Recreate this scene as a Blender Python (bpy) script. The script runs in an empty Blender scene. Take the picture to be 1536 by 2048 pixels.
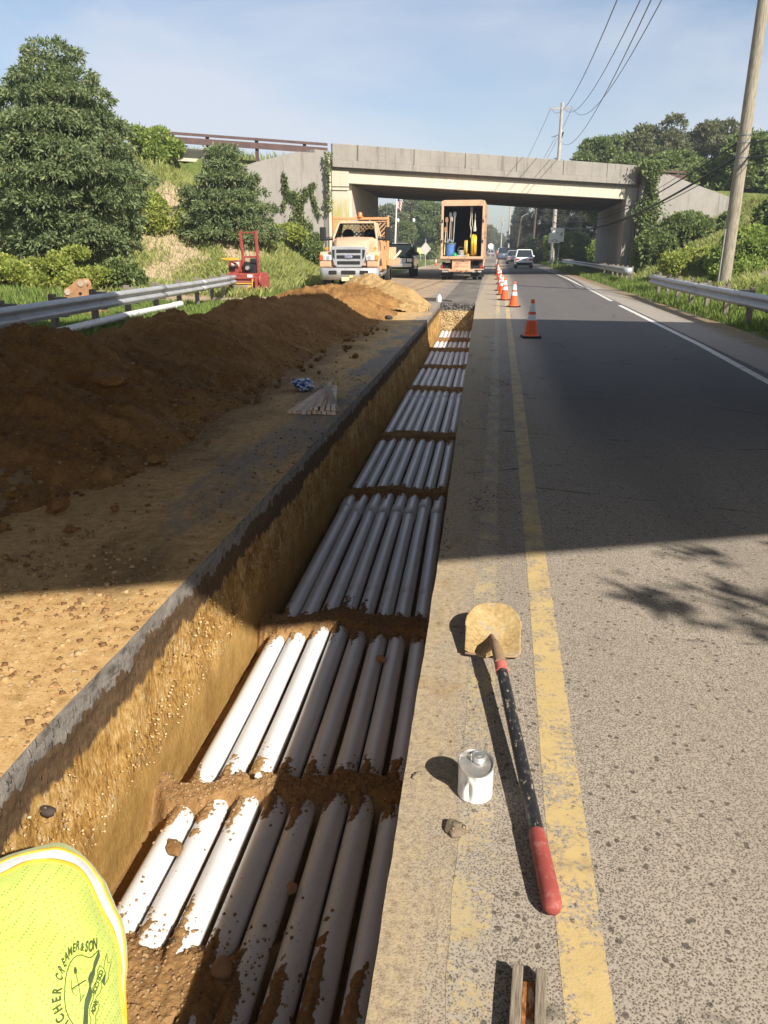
import bpy, bmesh, math, random
import numpy as np
from mathutils import Vector, Matrix, Euler, Quaternion
R = math.radians
SC = bpy.context.scene
COL = SC.collection

# ------------------------------------------------------------------ camera
CAM_H = 1.6
cam_d = bpy.data.cameras.new("camera")
cam = bpy.data.objects.new("camera", cam_d)
COL.objects.link(cam)
cam.location = (0, 0, CAM_H)
cam.rotation_euler = (R(90 - 18.79), 0, R(8.15))
cam_d.sensor_fit = 'VERTICAL'
cam_d.sensor_height = 36.0
cam_d.sensor_width = 27.0
cam_d.lens = 1540.0 / 2048.0 * 36.0
cam_d.clip_start = 0.05
cam_d.clip_end = 3000
SC.camera = cam

# ------------------------------------------------------------------ light
SUN_DIR = Vector((0.90, -0.95, 1.0)).normalized()        # towards the sun
SUN_EL = math.asin(SUN_DIR.z)
SUN_AZ = math.atan2(SUN_DIR.x, SUN_DIR.y)
sun_d = bpy.data.lights.new("sun", 'SUN')
sun_d.energy = 4.9
sun_d.angle = R(0.55)
sun_d.color = (1.0, 0.93, 0.82)
sun = bpy.data.objects.new("sun", sun_d)
COL.objects.link(sun)
sun.rotation_euler = SUN_DIR.to_track_quat('Z', 'Y').to_euler()
sun.location = (20, -20, 40)

W = bpy.data.worlds.new("World")
SC.world = W
W.use_nodes = True
wt = W.node_tree
for n in list(wt.nodes):
    wt.nodes.remove(n)
w_out = wt.nodes.new("ShaderNodeOutputWorld")
w_bg = wt.nodes.new("ShaderNodeBackground")
sky = wt.nodes.new("ShaderNodeTexSky")
sky.sky_type = 'NISHITA'
sky.sun_disc = False
sky.sun_elevation = SUN_EL
sky.sun_rotation = SUN_AZ
sky.air_density = 1.0
sky.dust_density = 1.1
sky.ozone_density = 2.2
w_bg.inputs["Strength"].default_value = 0.085
tc = wt.nodes.new("ShaderNodeTexCoord")
mp = wt.nodes.new("ShaderNodeMapping")
mp.inputs["Scale"].default_value = (1.0, 1.0, 3.4)
mp.inputs["Rotation"].default_value = (0.0, R(14), 0.0)
cn = wt.nodes.new("ShaderNodeTexNoise")
cn.inputs["Scale"].default_value = 1.9
cn.inputs["Detail"].default_value = 7
cn.inputs["Roughness"].default_value = 0.52
cn.inputs["Distortion"].default_value = 0.35
cr = wt.nodes.new("ShaderNodeValToRGB")
cr.color_ramp.elements[0].position = 0.40
cr.color_ramp.elements[0].color = (0.05, 0.05, 0.05, 1)
cr.color_ramp.elements[1].position = 0.655
cr.color_ramp.elements[1].color = (0.80, 0.80, 0.80, 1)
cm = wt.nodes.new("ShaderNodeMix")
cm.data_type = 'RGBA'
cm.inputs[7].default_value = (5.6, 5.8, 6.4, 1)           # thin high cloud
wt.links.new(tc.outputs["Generated"], mp.inputs["Vector"])
wt.links.new(mp.outputs["Vector"], cn.inputs["Vector"])
wt.links.new(cn.outputs["Fac"], cr.inputs["Fac"])
wt.links.new(cr.outputs["Color"], cm.inputs[0])
wt.links.new(sky.outputs["Color"], cm.inputs[6])
wt.links.new(cm.outputs[2], w_bg.inputs["Color"])
wt.links.new(w_bg.outputs["Background"], w_out.inputs["Surface"])

SC.view_settings.view_transform = 'Standard'
SC.view_settings.look = 'None'
SC.view_settings.gamma = 1.0
SC.view_settings.use_curve_mapping = False
SC.view_settings.exposure = 0.72
SC.render.engine = 'CYCLES'
SC.cycles.max_bounces = 8
SC.cycles.diffuse_bounces = 5
SC.cycles.glossy_bounces = 3
SC.cycles.transmission_bounces = 4
SC.cycles.transparent_max_bounces = 6
SC.cycles.use_denoising = True

# ------------------------------------------------------------------ numeric noise
def _hash(ix, iy, seed):
    h = (ix.astype(np.int64) * 374761393 + iy.astype(np.int64) * 668265263 + seed * 1442695041) & 0xFFFFFFFF
    h = ((h ^ (h >> 13)) * 1274126177) & 0xFFFFFFFF
    h = (h ^ (h >> 16)) & 0xFFFFFFFF
    return h.astype(np.float64) / 4294967295.0
def vnoise(x, y, seed=0):
    x = np.asarray(x, float); y = np.asarray(y, float)
    ix = np.floor(x); iy = np.floor(y)
    fx = x - ix; fy = y - iy
    u = fx * fx * fx * (fx * (fx * 6 - 15) + 10); v = fy * fy * fy * (fy * (fy * 6 - 15) + 10)
    a = _hash(ix, iy, seed); b = _hash(ix + 1, iy, seed)
    c = _hash(ix, iy + 1, seed); d = _hash(ix + 1, iy + 1, seed)
    return (a + (b - a) * u + (c - a) * v + (a - b - c + d) * u * v) * 2 - 1
def fbm(x, y, seed=0, octv=5, gain=0.5):
    t = 0; amp = 1.0; f = 1.0; s = 0
    for i in range(octv):
        t = t + amp * vnoise(np.asarray(x) * f + 13.7 * i, np.asarray(y) * f - 7.1 * i, seed + i)
        s += amp; amp *= gain; f *= 2.03
    return t / s
def smooth(a, b, x):
    t = np.clip((np.asarray(x, float) - a) / (b - a), 0, 1)
    return t * t * (3 - 2 * t)

# ------------------------------------------------------------------ scene helpers
def props(o, label=None, cat=None, group=None, kind=None):
    if label: o["label"] = label
    if cat: o["category"] = cat
    if group: o["group"] = group
    if kind: o["kind"] = kind
    return o
def thing(name, label, cat, loc=(0, 0, 0), rz=0.0, group=None, rot=None):
    o = bpy.data.objects.new(name, None)
    o.empty_display_size = 0.2
    COL.objects.link(o)
    o.location = loc
    o.rotation_euler = rot if rot else (0, 0, rz)
    return props(o, label, cat, group)
def link_mesh(name, me, mats, parent=None, smooth_=False):
    o = bpy.data.objects.new(name, me)
    COL.objects.link(o)
    for m in (mats if isinstance(mats, (list, tuple)) else [mats]):
        me.materials.append(m)
    if parent is not None:
        o.parent = parent
    if smooth_:
        me.polygons.foreach_set("use_smooth", [True] * len(me.polygons))
    return o
def np_mesh(name, V, F, mats, parent=None, smooth_=False, midx=None):
    """V (n,3), F (m,k) all faces with k corners"""
    V = np.ascontiguousarray(V, np.float32); F = np.ascontiguousarray(F, np.int32)
    me = bpy.data.meshes.new(name)
    me.vertices.add(len(V)); me.vertices.foreach_set("co", V.ravel())
    k = F.shape[1]
    me.loops.add(F.size); me.loops.foreach_set("vertex_index", F.ravel())
    me.polygons.add(len(F))
    me.polygons.foreach_set("loop_start", np.arange(0, F.size, k, dtype=np.int32))
    me.polygons.foreach_set("loop_total", np.full(len(F), k, np.int32))
    if midx is not None:
        me.polygons.foreach_set("material_index", np.ascontiguousarray(midx, np.int32))
    me.update(calc_edges=True)
    me.validate()
    return link_mesh(name, me, mats, parent, smooth_)
def grid_faces(nu, nv):
    i = np.arange(nu - 1)[:, None]; j = np.arange(nv - 1)[None, :]
    a = i * nv + j
    return np.stack([a, a + nv, a + nv + 1, a + 1], -1).reshape(-1, 4)

class MB:
    """collects simple solids and links them as one mesh object"""
    def __init__(s):
        s.v = []; s.f = []; s.m = []
    def _add(s, vs, fs, mi=0):
        b = len(s.v)
        s.v += [tuple(v) for v in vs]
        for f in fs:
            s.f.append(tuple(b + i for i in f)); s.m.append(mi)
        return s
    def box(s, c, d, rot=None, mi=0, taper=(1, 1)):
        x, y, z = d[0] / 2, d[1] / 2, d[2] / 2
        vs = [Vector((-x, -y, -z)), Vector((x, -y, -z)), Vector((x, y, -z)), Vector((-x, y, -z)),
              Vector((-x * taper[0], -y * taper[1], z)), Vector((x * taper[0], -y * taper[1], z)),
              Vector((x * taper[0], y * taper[1], z)), Vector((-x * taper[0], y * taper[1], z))]
        if rot: 
            q = Euler(rot).to_matrix()
            vs = [q @ v for v in vs]
        c = Vector(c)
        return s._add([v + c for v in vs], [(0, 3, 2, 1), (4, 5, 6, 7), (0, 1, 5, 4), (1, 2, 6, 5), (2, 3, 7, 6), (3, 0, 4, 7)], mi)
    def hexa(s, vs, mi=0):
        return s._add(vs, [(0, 3, 2, 1), (4, 5, 6, 7), (0, 1, 5, 4), (1, 2, 6, 5), (2, 3, 7, 6), (3, 0, 4, 7)], mi)
    def tube(s, pts, r, n=8, mi=0, cap=True):
        pts = [Vector(p) for p in pts]
        rs = r if isinstance(r, (list, tuple)) else [r] * len(pts)
        up = None; rings = []
        for i, p in enumerate(pts):
            t = (pts[min(i + 1, len(pts) - 1)] - pts[max(i - 1, 0)])
            t = t.normalized() if t.length > 1e-9 else Vector((0, 0, 1))
            if up is None:
                up = Vector((0, 0, 1)) if abs(t.z) < 0.9 else Vector((0, 1, 0))
            u = t.cross(up)
            if u.length < 1e-6: u = t.cross(Vector((1, 0, 0)))
            u.normalize(); w = u.cross(t).normalized(); up = w
            rings.append([p + (u * math.cos(a) + w * math.sin(a)) * rs[i] for a in [2 * math.pi * k / n for k in range(n)]])
        vs = [v for ring in rings for v in ring]; fs = []
        for i in range(len(pts) - 1):
            for k in range(n):
                a = i * n + k; b = i * n + (k + 1) % n
                fs.append((a, b, b + n, a + n))
        if cap:
            fs.append(tuple(range(n - 1, -1, -1)))
            fs.append(tuple((len(pts) - 1) * n + k for k in range(n)))
        return s._add(vs, fs, mi)
    def lathe(s, prof, c=(0, 0, 0), axis='Z', n=24, mi=0, a0=0, a1=2 * math.pi):
        """prof: (radius, height)"""
        full = abs(a1 - a0 - 2 * math.pi) < 1e-6
        m = n if full else n + 1
        vs = []
        for (r, h) in prof:
            for k in range(m):
                a = a0 + (a1 - a0) * k / n
                x, y = r * math.cos(a), r * math.sin(a)
                p = (x, y, h) if axis == 'Z' else ((h, x, y) if axis == 'X' else (y, h, x))
                vs.append((p[0] + c[0], p[1] + c[1], p[2] + c[2]))
        fs = []
        for i in range(len(prof) - 1):
            for k in range(n):
                a = i * m + k; b = i * m + (k + 1) % m
                fs.append((a, b, b + m, a + m))
        return s._add(vs, fs, mi)
    def prism(s, poly, c=(0, 0, 0), t=0.1, axis='Y', mi=0, rot=None):
        """poly of 2-D points extruded along the axis by t, centred"""
        n = len(poly); vs = []
        for h in (-t / 2, t / 2):
            for (a, b) in poly:
                p = (a, h, b) if axis == 'Y' else ((a, b, h) if axis == 'Z' else (h, a, b))
                vs.append(Vector(p))
        if rot:
            q = Euler(rot).to_matrix(); vs = [q @ v for v in vs]
        c = Vector(c); vs = [v + c for v in vs]
        fs = [tuple(range(n)), tuple(range(2 * n - 1, n - 1, -1))]
        for i in range(n):
            j = (i + 1) % n
            fs.append((i, i + n, j + n, j))
        return s._add(vs, fs, mi)
    def loft(s, rings, mi=0, cap=True, closed=True):
        n = len(rings[0]); vs = [v for r in rings for v in r]; fs = []
        for i in range(len(rings) - 1):
            for k in range(n if closed else n - 1):
                a = i * n + k; b = i * n + (k + 1) % n
                fs.append((a, b, b + n, a + n))
        if cap:
            fs.append(tuple(range(n - 1, -1, -1)))
            fs.append(tuple((len(rings) - 1) * n + k for k in range(n)))
        return s._add(vs, fs, mi)
    def quad(s, a, b, c, d, mi=0):
        return s._add([a, b, c, d], [(0, 1, 2, 3)], mi)
    def build(s, name, mats, parent=None, bevel=0.0, smooth_=False, seg=2, auto=None):
        me = bpy.data.meshes.new(name)
        me.from_pydata(s.v, [], s.f)
        me.polygons.foreach_set("material_index", s.m)
        bm = bmesh.new(); bm.from_mesh(me)
        bmesh.ops.remove_doubles(bm, verts=bm.verts, dist=1e-6)
        bmesh.ops.recalc_face_normals(bm, faces=bm.faces)
        bm.to_mesh(me); bm.free()
        o = link_mesh(name, me, mats, parent, smooth_)
        if bevel > 0:
            md = o.modifiers.new("bevel", 'BEVEL'); md.width = bevel; md.segments = seg
            md.limit_method = 'ANGLE'; md.angle_limit = R(40)
        if auto is not None:
            me.polygons.foreach_set("use_smooth", [True] * len(me.polygons))
            try: me.set_sharp_from_angle(angle=R(auto))
            except Exception: pass
        return o
def copy_tree(o, parent=None):
    c = o.copy(); COL.objects.link(c)
    if parent is not None: c.parent = parent
    for ch in list(o.children):
        copy_tree(ch, c)
    return c
def text_mesh(body, size, extrude=0.002, align='CENTER', bold=False, spacing=1.0):
    cu = bpy.data.curves.new("lettering", 'FONT')
    cu.body = body; cu.size = size; cu.extrude = extrude
    cu.align_x = align; cu.align_y = 'CENTER'; cu.space_character = spacing
    if bold: cu.offset = size * 0.012 * float(bold)
    o = bpy.data.objects.new("lettering", cu); COL.objects.link(o)
    bpy.context.view_layer.update()
    dg = bpy.context.evaluated_depsgraph_get()
    me = bpy.data.meshes.new_from_object(o.evaluated_get(dg))
    bpy.data.objects.remove(o); 
    return me

# ------------------------------------------------------------------ material helpers
class NT:
    def __init__(s, name, rough=0.8, spec=0.3, metal=0.0):
        s.mat = bpy.data.materials.new(name); s.mat.use_nodes = True
        s.t = s.mat.node_tree; s.b = s.t.nodes["Principled BSDF"]
        s.b.inputs["Roughness"].default_value = rough
        s.b.inputs["Specular IOR Level"].default_value = spec
        s.b.inputs["Metallic"].default_value = metal
        s._pos = None; s._obj = None
    def n(s, t, **kw):
        nd = s.t.nodes.new(t)
        for k, v in kw.items(): setattr(nd, k, v)
        return nd
    def l(s, a, b): s.t.links.new(a, b)
    def pos(s):
        if s._pos is None: s._pos = s.n("ShaderNodeNewGeometry").outputs["Position"]
        return s._pos
    def obj(s):
        if s._obj is None: s._obj = s.n("ShaderNodeTexCoord").outputs["Object"]
        return s._obj
    def sep(s, v):
        nd = s.n("ShaderNodeSeparateXYZ"); s.l(v, nd.inputs[0]); return nd.outputs
    def mapv(s, v, scale=(1, 1, 1), rot=(0, 0, 0)):
        nd = s.n("ShaderNodeMapping"); s.l(v, nd.inputs["Vector"])
        nd.inputs["Scale"].default_value = scale; nd.inputs["Rotation"].default_value = rot
        return nd.outputs[0]
    def noise(s, scale, detail=4, rough=0.55, vec=None, dist=0.0):
        nd = s.n("ShaderNodeTexNoise"); s.l(vec if vec is not None else s.pos(), nd.inputs["Vector"])
        nd.inputs["Scale"].default_value = scale; nd.inputs["Detail"].default_value = detail
        nd.inputs["Roughness"].default_value = rough; nd.inputs["Distortion"].default_value = dist
        return nd.outputs["Fac"]
    def voro(s, scale, vec=None, feat='F1', out="Distance", rnd=1.0):
        nd = s.n("ShaderNodeTexVoronoi", feature=feat); s.l(vec if vec is not None else s.pos(), nd.inputs["Vector"])
        nd.inputs["Scale"].default_value = scale; nd.inputs["Randomness"].default_value = rnd
        return nd.outputs[out]
    def ramp(s, fac, stops, interp='LINEAR'):
        nd = s.n("ShaderNodeValToRGB"); s.l(fac, nd.inputs["Fac"]); e = nd.color_ramp.elements
        nd.color_ramp.interpolation = interp
        while len(e) < len(stops): e.new(0.5)
        for i, (p, c) in enumerate(stops):
            e[i].position = p
            if not isinstance(c, (tuple, list)): c = (c, c, c)
            e[i].color = (c[0], c[1], c[2], 1)
        return nd.outputs["Color"]
    def mr(s, v, a, b, c=0.0, d=1.0, kind='SMOOTHSTEP'):
        nd = s.n("ShaderNodeMapRange", interpolation_type=kind)
        s.l(v, nd.inputs["Value"])
        nd.inputs["From Min"].default_value = a; nd.inputs["From Max"].default_value = b
        nd.inputs["To Min"].default_value = c; nd.inputs["To Max"].default_value = d
        return nd.outputs["Result"]
    def math(s, op, a, b=None, clamp=False):
        nd = s.n("ShaderNodeMath", operation=op, use_clamp=clamp)
        for i, x in enumerate((a, b)):
            if x is None: continue
            if isinstance(x, (int, float)): nd.inputs[i].default_value = x
            else: s.l(x, nd.inputs[i])
        return nd.outputs[0]
    def mix(s, f, a, b, blend='MIX'):
        nd = s.n("ShaderNodeMix", data_type='RGBA', blend_type=blend)
        for i, x in ((0, f), (6, a), (7, b)):
            if isinstance(x, (int, float)): nd.inputs[i].default_value = x
            elif isinstance(x, (tuple, list)): nd.inputs[i].default_value = (x[0], x[1], x[2], 1)
            else: s.l(x, nd.inputs[i])
        return nd.outputs[2]
    def col(s, c):
        if isinstance(c, (tuple, list)): s.b.inputs["Base Color"].default_value = (c[0], c[1], c[2], 1)
        else: s.l(c, s.b.inputs["Base Color"])
        return s
    def rough(s, r):
        s.l(r, s.b.inputs["Roughness"]); return s
    def bump(s, h, strength=0.5, dist=0.01):
        nd = s.n("ShaderNodeBump"); s.l(h, nd.inputs["Height"])
        nd.inputs["Strength"].default_value = strength; nd.inputs["Distance"].default_value = dist
        s.l(nd.outputs["Normal"], s.b.inputs["Normal"]); return s

def painted(name, c, rough=0.4, var=0.18, scale=6, spec=0.5, metal=0.0, dirt=None, dirt_amt=0.5, coat=0.0):
    """a plain coating with slight mottling and a little grime, object coordinates"""
    m = NT(name, rough, spec, metal)
    f = m.noise(scale, 5, 0.6, m.obj())
    a = tuple(max(0, x * (1 - var)) for x in c); b = tuple(min(1, x * (1 + var)) for x in c)
    col = m.ramp(f, [(0.3, a), (0.7, b)])
    if dirt:
        g = m.mr(m.noise(scale * 2.7, 6, 0.65, m.obj()), 0.5, 0.72, 0, dirt_amt)
        col = m.mix(g, col, dirt)
    m.col(col)
    m.rough(m.mr(f, 0.2, 0.8, max(0.02, rough - 0.08), min(1, rough + 0.12), 'LINEAR'))
    if coat: m.b.inputs["Coat Weight"].default_value = coat
    return m.mat
# ================================================================== materials of the setting
def asphalt_base(m, light, mid, dark, pit=0.0, scale=1.0):
    """worn asphalt: pale stone faces, dark pits between them"""
    p = m.pos()
    a = m.noise(310 * scale, 4, 0.75, p)
    b = m.voro(160 * scale, p)
    big = m.noise(1.1, 5, 0.6, m.mapv(p, (1, 0.35, 1)))
    h = m.math('ADD', m.math('MULTIPLY', a, 0.75), m.math('MULTIPLY', b, 0.45))
    c = m.ramp(h, [(0.45 + pit, dark), (0.545 + pit, mid), (0.625 + pit, light), (0.8 + pit, tuple(x * 1.12 for x in light))])
    c = m.mix(m.mr(big, 0.3, 0.75, 0.0, 0.28), c, tuple(x * 0.72 for x in mid))
    chip = m.math('ADD', m.voro(21 * scale, p), m.math('MULTIPLY', m.noise(60 * scale, 2, .5, p), .12))
    c = m.mix(m.mr(chip, 0.22, 0.25, 0.75, 0.0), c, tuple(x * 0.9 for x in dark))
    return c, h
def tar_lines(m, c, amount=0.6):
    """fine transverse cracks and scuffs"""
    v = m.voro(0.55, m.mapv(m.pos(), (0.6, 1.0, 1.0)), 'DISTANCE_TO_EDGE')
    w = m.noise(2.2, 4, 0.6)
    k = m.math('MULTIPLY', m.mr(v, 0.0, 0.012, amount, 0.0), m.mr(w, 0.5, 0.62))
    return m.mix(k, c, (0.025, 0.022, 0.02))

# --- right hand lanes and dusty strip by the trench
m = NT("worn_asphalt", 0.85, 0.25)
c, h = asphalt_base(m, (0.375, 0.325, 0.265), (0.225, 0.190, 0.152), (0.062, 0.051, 0.041))
X, Y, Z = m.sep(m.pos())
trk_ = m.math('ADD', m.mr(m.math('ABSOLUTE', m.math('SUBTRACT', X, 1.25)), 0.0, .45, 1, 0), m.mr(m.math('ABSOLUTE', m.math('SUBTRACT', X, 2.75)), 0.0, .45, 1, 0))
c = m.mix(m.math('MULTIPLY', m.math('MULTIPLY', trk_, m.mr(m.noise(1.6, 5, .6, m.mapv(m.pos(), (1, .2, 1))), .35, .65)), 0.38), c, (0.15, 0.132, 0.112))
c = tar_lines(m, c, 0.85)
dn = m.noise(5.0, 6, 0.65, m.mapv(m.pos(), (1.6, 0.5, 1)))
dust_x = m.mr(X, -0.42, 0.52, 1.0, 0.0)
dm = m.mr(m.math('ADD', dust_x, m.math('MULTIPLY', m.math('SUBTRACT', dn, 0.5), 1.1)), 0.36, 1.0, 0.0, 0.80)
dcol = m.ramp(m.noise(38, 5, 0.7), [(0.34, (0.23, 0.17, 0.10)), (0.5, (0.40, 0.31, 0.195)), (0.66, (0.50, 0.385, 0.20))])
c = m.mix(dm, c, dcol)
gn = m.noise(2.6, 6, 0.7, m.mapv(m.pos(), (1.3, 1, 1)))
gm = m.math('MULTIPLY', m.mr(gn, 0.56, 0.72, 0.0, 0.75), m.mr(X, -0.1, 0.5, 1.0, 0.0))
c = m.mix(gm, c, m.ramp(m.noise(60, 4, 0.7), [(0.35, (0.16, 0.10, 0.05)), (0.65, (0.40, 0.27, 0.11))]))
oil = m.mr(m.noise(1.7, 5, 0.6, m.mapv(m.pos(), (1, 0.6, 1))), 0.60, 0.75, 0.0, 0.55)
c = m.mix(m.math('MULTIPLY', oil, m.mr(X, -0.1, 0.6, 1.0, 0.35)), c, (0.075, 0.062, 0.05))
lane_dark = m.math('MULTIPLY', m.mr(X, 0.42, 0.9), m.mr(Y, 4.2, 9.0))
c = m.mix(m.math('MULTIPLY', lane_dark, 0.74), c, (0.055, 0.057, 0.064))  # dark lane asphalt, its colour lowered further to deepen the shade on it
far_l = m.math('MULTIPLY', m.mr(X, 0.3, -0.2), m.mr(Y, 18.0, 24.0))
c = m.mix(m.math('MULTIPLY', far_l, 0.45), c, (0.27, 0.235, 0.20))
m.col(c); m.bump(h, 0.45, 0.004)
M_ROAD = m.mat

# --- left lane: asphalt under tracked soil
m = NT("soil_covered_asphalt", 0.92, 0.15)
c, h = asphalt_base(m, (0.30, 0.265, 0.225), (0.21, 0.18, 0.15), (0.08, 0.068, 0.056))
X, Y, Z = m.sep(m.pos())
sn = m.noise(1.5, 7, 0.66, m.mapv(m.pos(), (1.5, 0.5, 1), (0, 0, R(12))))
sn2 = m.noise(14, 5, 0.7)
soil = m.ramp(m.math('ADD', m.math('MULTIPLY', sn2, 0.6), m.math('MULTIPLY', m.noise(90, 3, 0.7), 0.4)),
              [(0.30, (0.21, 0.115, 0.042)), (0.48, (0.47, 0.295, 0.122)), (0.66, (0.64, 0.45, 0.22))])
near = m.mr(Y, 2.5, 5.5, 0.30, 0.0)
toe = m.mr(X, -1.6, -2.9, -0.02, 0.34)
far = m.mr(Y, 20, 26, 0.0, -0.22)
k = m.math('ADD', m.math('ADD', sn, near), m.math('ADD', toe, far))
k = m.mr(k, 0.44, 0.66, 0.06, 1.0)
c = m.mix(k, c, soil)
wet = m.mr(m.noise(1.2, 5, 0.62, m.mapv(m.pos(), (1.0, 0.4, 1))), 0.55, 0.68, 0.0, 0.5)
c = m.mix(m.math('MULTIPLY', wet, m.mr(Y, 24, 20)), c, (0.06, 0.042, 0.026))
brn = m.mr(m.math('ADD', X, m.math('MULTIPLY', m.math('SUBTRACT', m.noise(1.6, 6, .7), .5), 1.6)), -2.05, -2.75, 0.0, 0.9)
brn = m.math('MULTIPLY', brn, m.mr(Y, 4.0, 6.0))
brn = m.math('MULTIPLY', brn, m.mr(Y, 21, 17))
c = m.mix(brn, c, m.ramp(m.noise(24, 6, .7), [(0.34, (0.10, 0.052, 0.02)), (0.5, (0.20, 0.112, 0.045)), (0.68, (0.34, 0.21, 0.09))]))
farc = m.mr(Y, 22.5, 27.0, 0.0, 0.55)
c = m.mix(farc, c, m.ramp(m.noise(0.8, 5, 0.6, m.mapv(m.pos(), (1, 0.2, 1))), [(0.3, (0.19, 0.165, 0.14)), (0.7, (0.29, 0.255, 0.22))]))
pv = m.voro(26, m.pos(), out="Distance"); pr = m.voro(26, m.pos(), out="Color")
ps = m.math('MULTIPLY', m.mr(pv, 0.20, 0.28, 1.0, 0.0), m.mr(m.sep(pr)[0], 0.78, 0.80))
c = m.mix(m.math('MULTIPLY', ps, k), c, (0.50, 0.39, 0.25))
m.col(c)
hh = m.math('ADD', m.math('MULTIPLY', h, 0.4), m.math('ADD', m.math('MULTIPLY', sn2, 1.4), ps))
m.bump(hh, 0.55, 0.008)
M_LEFT = m.mat

def dirt_material(name, lo, mid, hi, peb=0.75, pebcol=(0.42, 0.33, 0.22), wetmask=None, damp=0.0):
    m = NT(name, 0.95, 0.1)
    a = m.noise(3.0, 7, 0.68); b = m.noise(32, 5, 0.7); f = m.math('ADD', m.math('MULTIPLY', a, 0.6), m.math('MULTIPLY', b, 0.4))
    c = m.ramp(f, [(0.34, lo), (0.5, mid), (0.66, hi)])
    v = m.voro(34, m.pos()); vc = m.voro(34, m.pos(), out="Color")
    ps = m.math('MULTIPLY', m.mr(v, 0.22, 0.30, 1.0, 0.0), m.mr(m.sep(vc)[0], peb, peb + 0.02))
    pc = m.mix(m.sep(vc)[1], tuple(x * 0.55 for x in pebcol), pebcol)
    c = m.mix(ps, c, pc)
    v2 = m.voro(13, m.pos()); vc2 = m.voro(13, m.pos(), out="Color")
    ps2 = m.math('MULTIPLY', m.mr(v2, 0.16, 0.22, 1.0, 0.0), m.mr(m.sep(vc2)[0], 0.88, 0.90))
    c = m.mix(ps2, c, tuple(x * 0.8 for x in pebcol))
    big = m.noise(0.75, 6, 0.7)
    c = m.mix(m.mr(big, 0.50, 0.66, 0, 0.55), c, tuple(x * 0.62 for x in lo))
    c = m.mix(m.mr(big, 0.46, 0.34, 0, 0.35), c, hi)
    m.col(c)
    hgt = m.math('ADD', m.math('MULTIPLY', m.noise(48, 6, 0.72), 1.0), m.math('ADD', ps, m.math('MULTIPLY', ps2, 2.0)))
    m.bump(hgt, 1.0, 0.012)
    return m.mat
M_SPOIL = dirt_material("spoil_earth", (0.135, 0.064, 0.022), (0.255, 0.132, 0.046), (0.39, 0.225, 0.088), 0.86)
M_BAND = dirt_material("backfill_earth", (0.185, 0.096, 0.038), (0.32, 0.185, 0.078), (0.45, 0.285, 0.13), 0.80)
M_GRAVEL = dirt_material("gravel_heap", (0.20, 0.165, 0.125), (0.33, 0.275, 0.21), (0.46, 0.39, 0.31), 0.55)

# --- trench wall: pale cut asphalt on top, dark base, pebbly tan soil below
m = NT("cut_earth_wall", 0.93, 0.12)
X, Y, Z = m.sep(m.pos())
jn = m.noise(4.5, 6, 0.7, m.mapv(m.pos(), (1, 1, 0.45)))
jf = m.noise(13, 4, 0.6, m.mapv(m.pos(), (1, 1, 0.22)))
zz = m.math('ADD', Z, m.math('ADD', m.math('MULTIPLY', m.math('SUBTRACT', jn, 0.5), 0.20), m.math('MULTIPLY', m.math('SUBTRACT', jf, 0.5), 0.16)))
st = m.mapv(m.pos(), (1, 1.3, 0.42))
e = m.math('ADD', m.math('MULTIPLY', m.noise(48, 7, 0.78, st), 0.62), m.math('MULTIPLY', m.noise(4, 6, 0.65), 0.38))
earth = m.ramp(e, [(0.40, (0.15, 0.072, 0.02)), (0.465, (0.36, 0.195, 0.055)), (0.53, (0.52, 0.315, 0.10)), (0.61, (0.72, 0.52, 0.28))])
vv = m.voro(30, st); vcol = m.voro(30, st, out="Color")
pb = m.math('MULTIPLY', m.mr(vv, 0.22, 0.30, 1.0, 0.0), m.mr(m.sep(vcol)[0], 0.55, 0.57))
pb = m.math('MULTIPLY', pb, m.mr(Z, -0.72, -0.5))
earth = m.mix(m.math('MULTIPLY', pb, 0.8), earth, (0.62, 0.50, 0.34))
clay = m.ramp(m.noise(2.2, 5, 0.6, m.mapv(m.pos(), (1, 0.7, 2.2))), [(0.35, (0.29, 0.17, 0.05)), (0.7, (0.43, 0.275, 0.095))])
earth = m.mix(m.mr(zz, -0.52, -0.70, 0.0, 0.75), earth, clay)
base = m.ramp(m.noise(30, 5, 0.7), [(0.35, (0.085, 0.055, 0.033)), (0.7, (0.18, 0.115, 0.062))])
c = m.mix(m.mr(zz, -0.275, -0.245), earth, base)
tar = m.ramp(m.noise(16, 6, 0.7, m.mapv(m.pos(), (1, 0.8, 1.6))), [(0.36, (0.11, 0.098, 0.086)), (0.47, (0.235, 0.212, 0.188)), (0.68, (0.33, 0.30, 0.265))])
c = m.mix(m.mr(zz, -0.100, -0.092), c, tar)
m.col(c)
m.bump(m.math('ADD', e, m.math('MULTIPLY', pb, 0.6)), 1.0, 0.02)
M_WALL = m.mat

# --- far end of the trench: broken black asphalt over gravel
m = NT("broken_asphalt_face", 0.8, 0.3)
X, Y, Z = m.sep(m.pos())
v = m.voro(17, m.pos()); n1 = m.noise(25, 4, 0.7)
blk = m.ramp(m.math('ADD', m.math('MULTIPLY', v, 0.8), m.math('MULTIPLY', n1, 0.5)), [(0.3, (0.03, 0.03, 0.03)), (0.6, (0.075, 0.073, 0.07)), (0.85, (0.20, 0.19, 0.175))])
grv = m.ramp(m.math('ADD', m.math('MULTIPLY', m.voro(22, m.pos()), 0.6), m.math('MULTIPLY', n1, 0.5)), [(0.3, (0.22, 0.14, 0.06)), (0.55, (0.40, 0.275, 0.125)), (0.8, (0.55, 0.43, 0.26))])
c = m.mix(m.mr(m.math('ADD', Z, m.math('MULTIPLY', m.math('SUBTRACT', m.noise(6, 4), 0.5), 0.16)), -0.24, -0.20), grv, blk)
m.col(c); m.bump(m.math('ADD', v, n1), 1.0, 0.03)
M_END = m.mat

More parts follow.
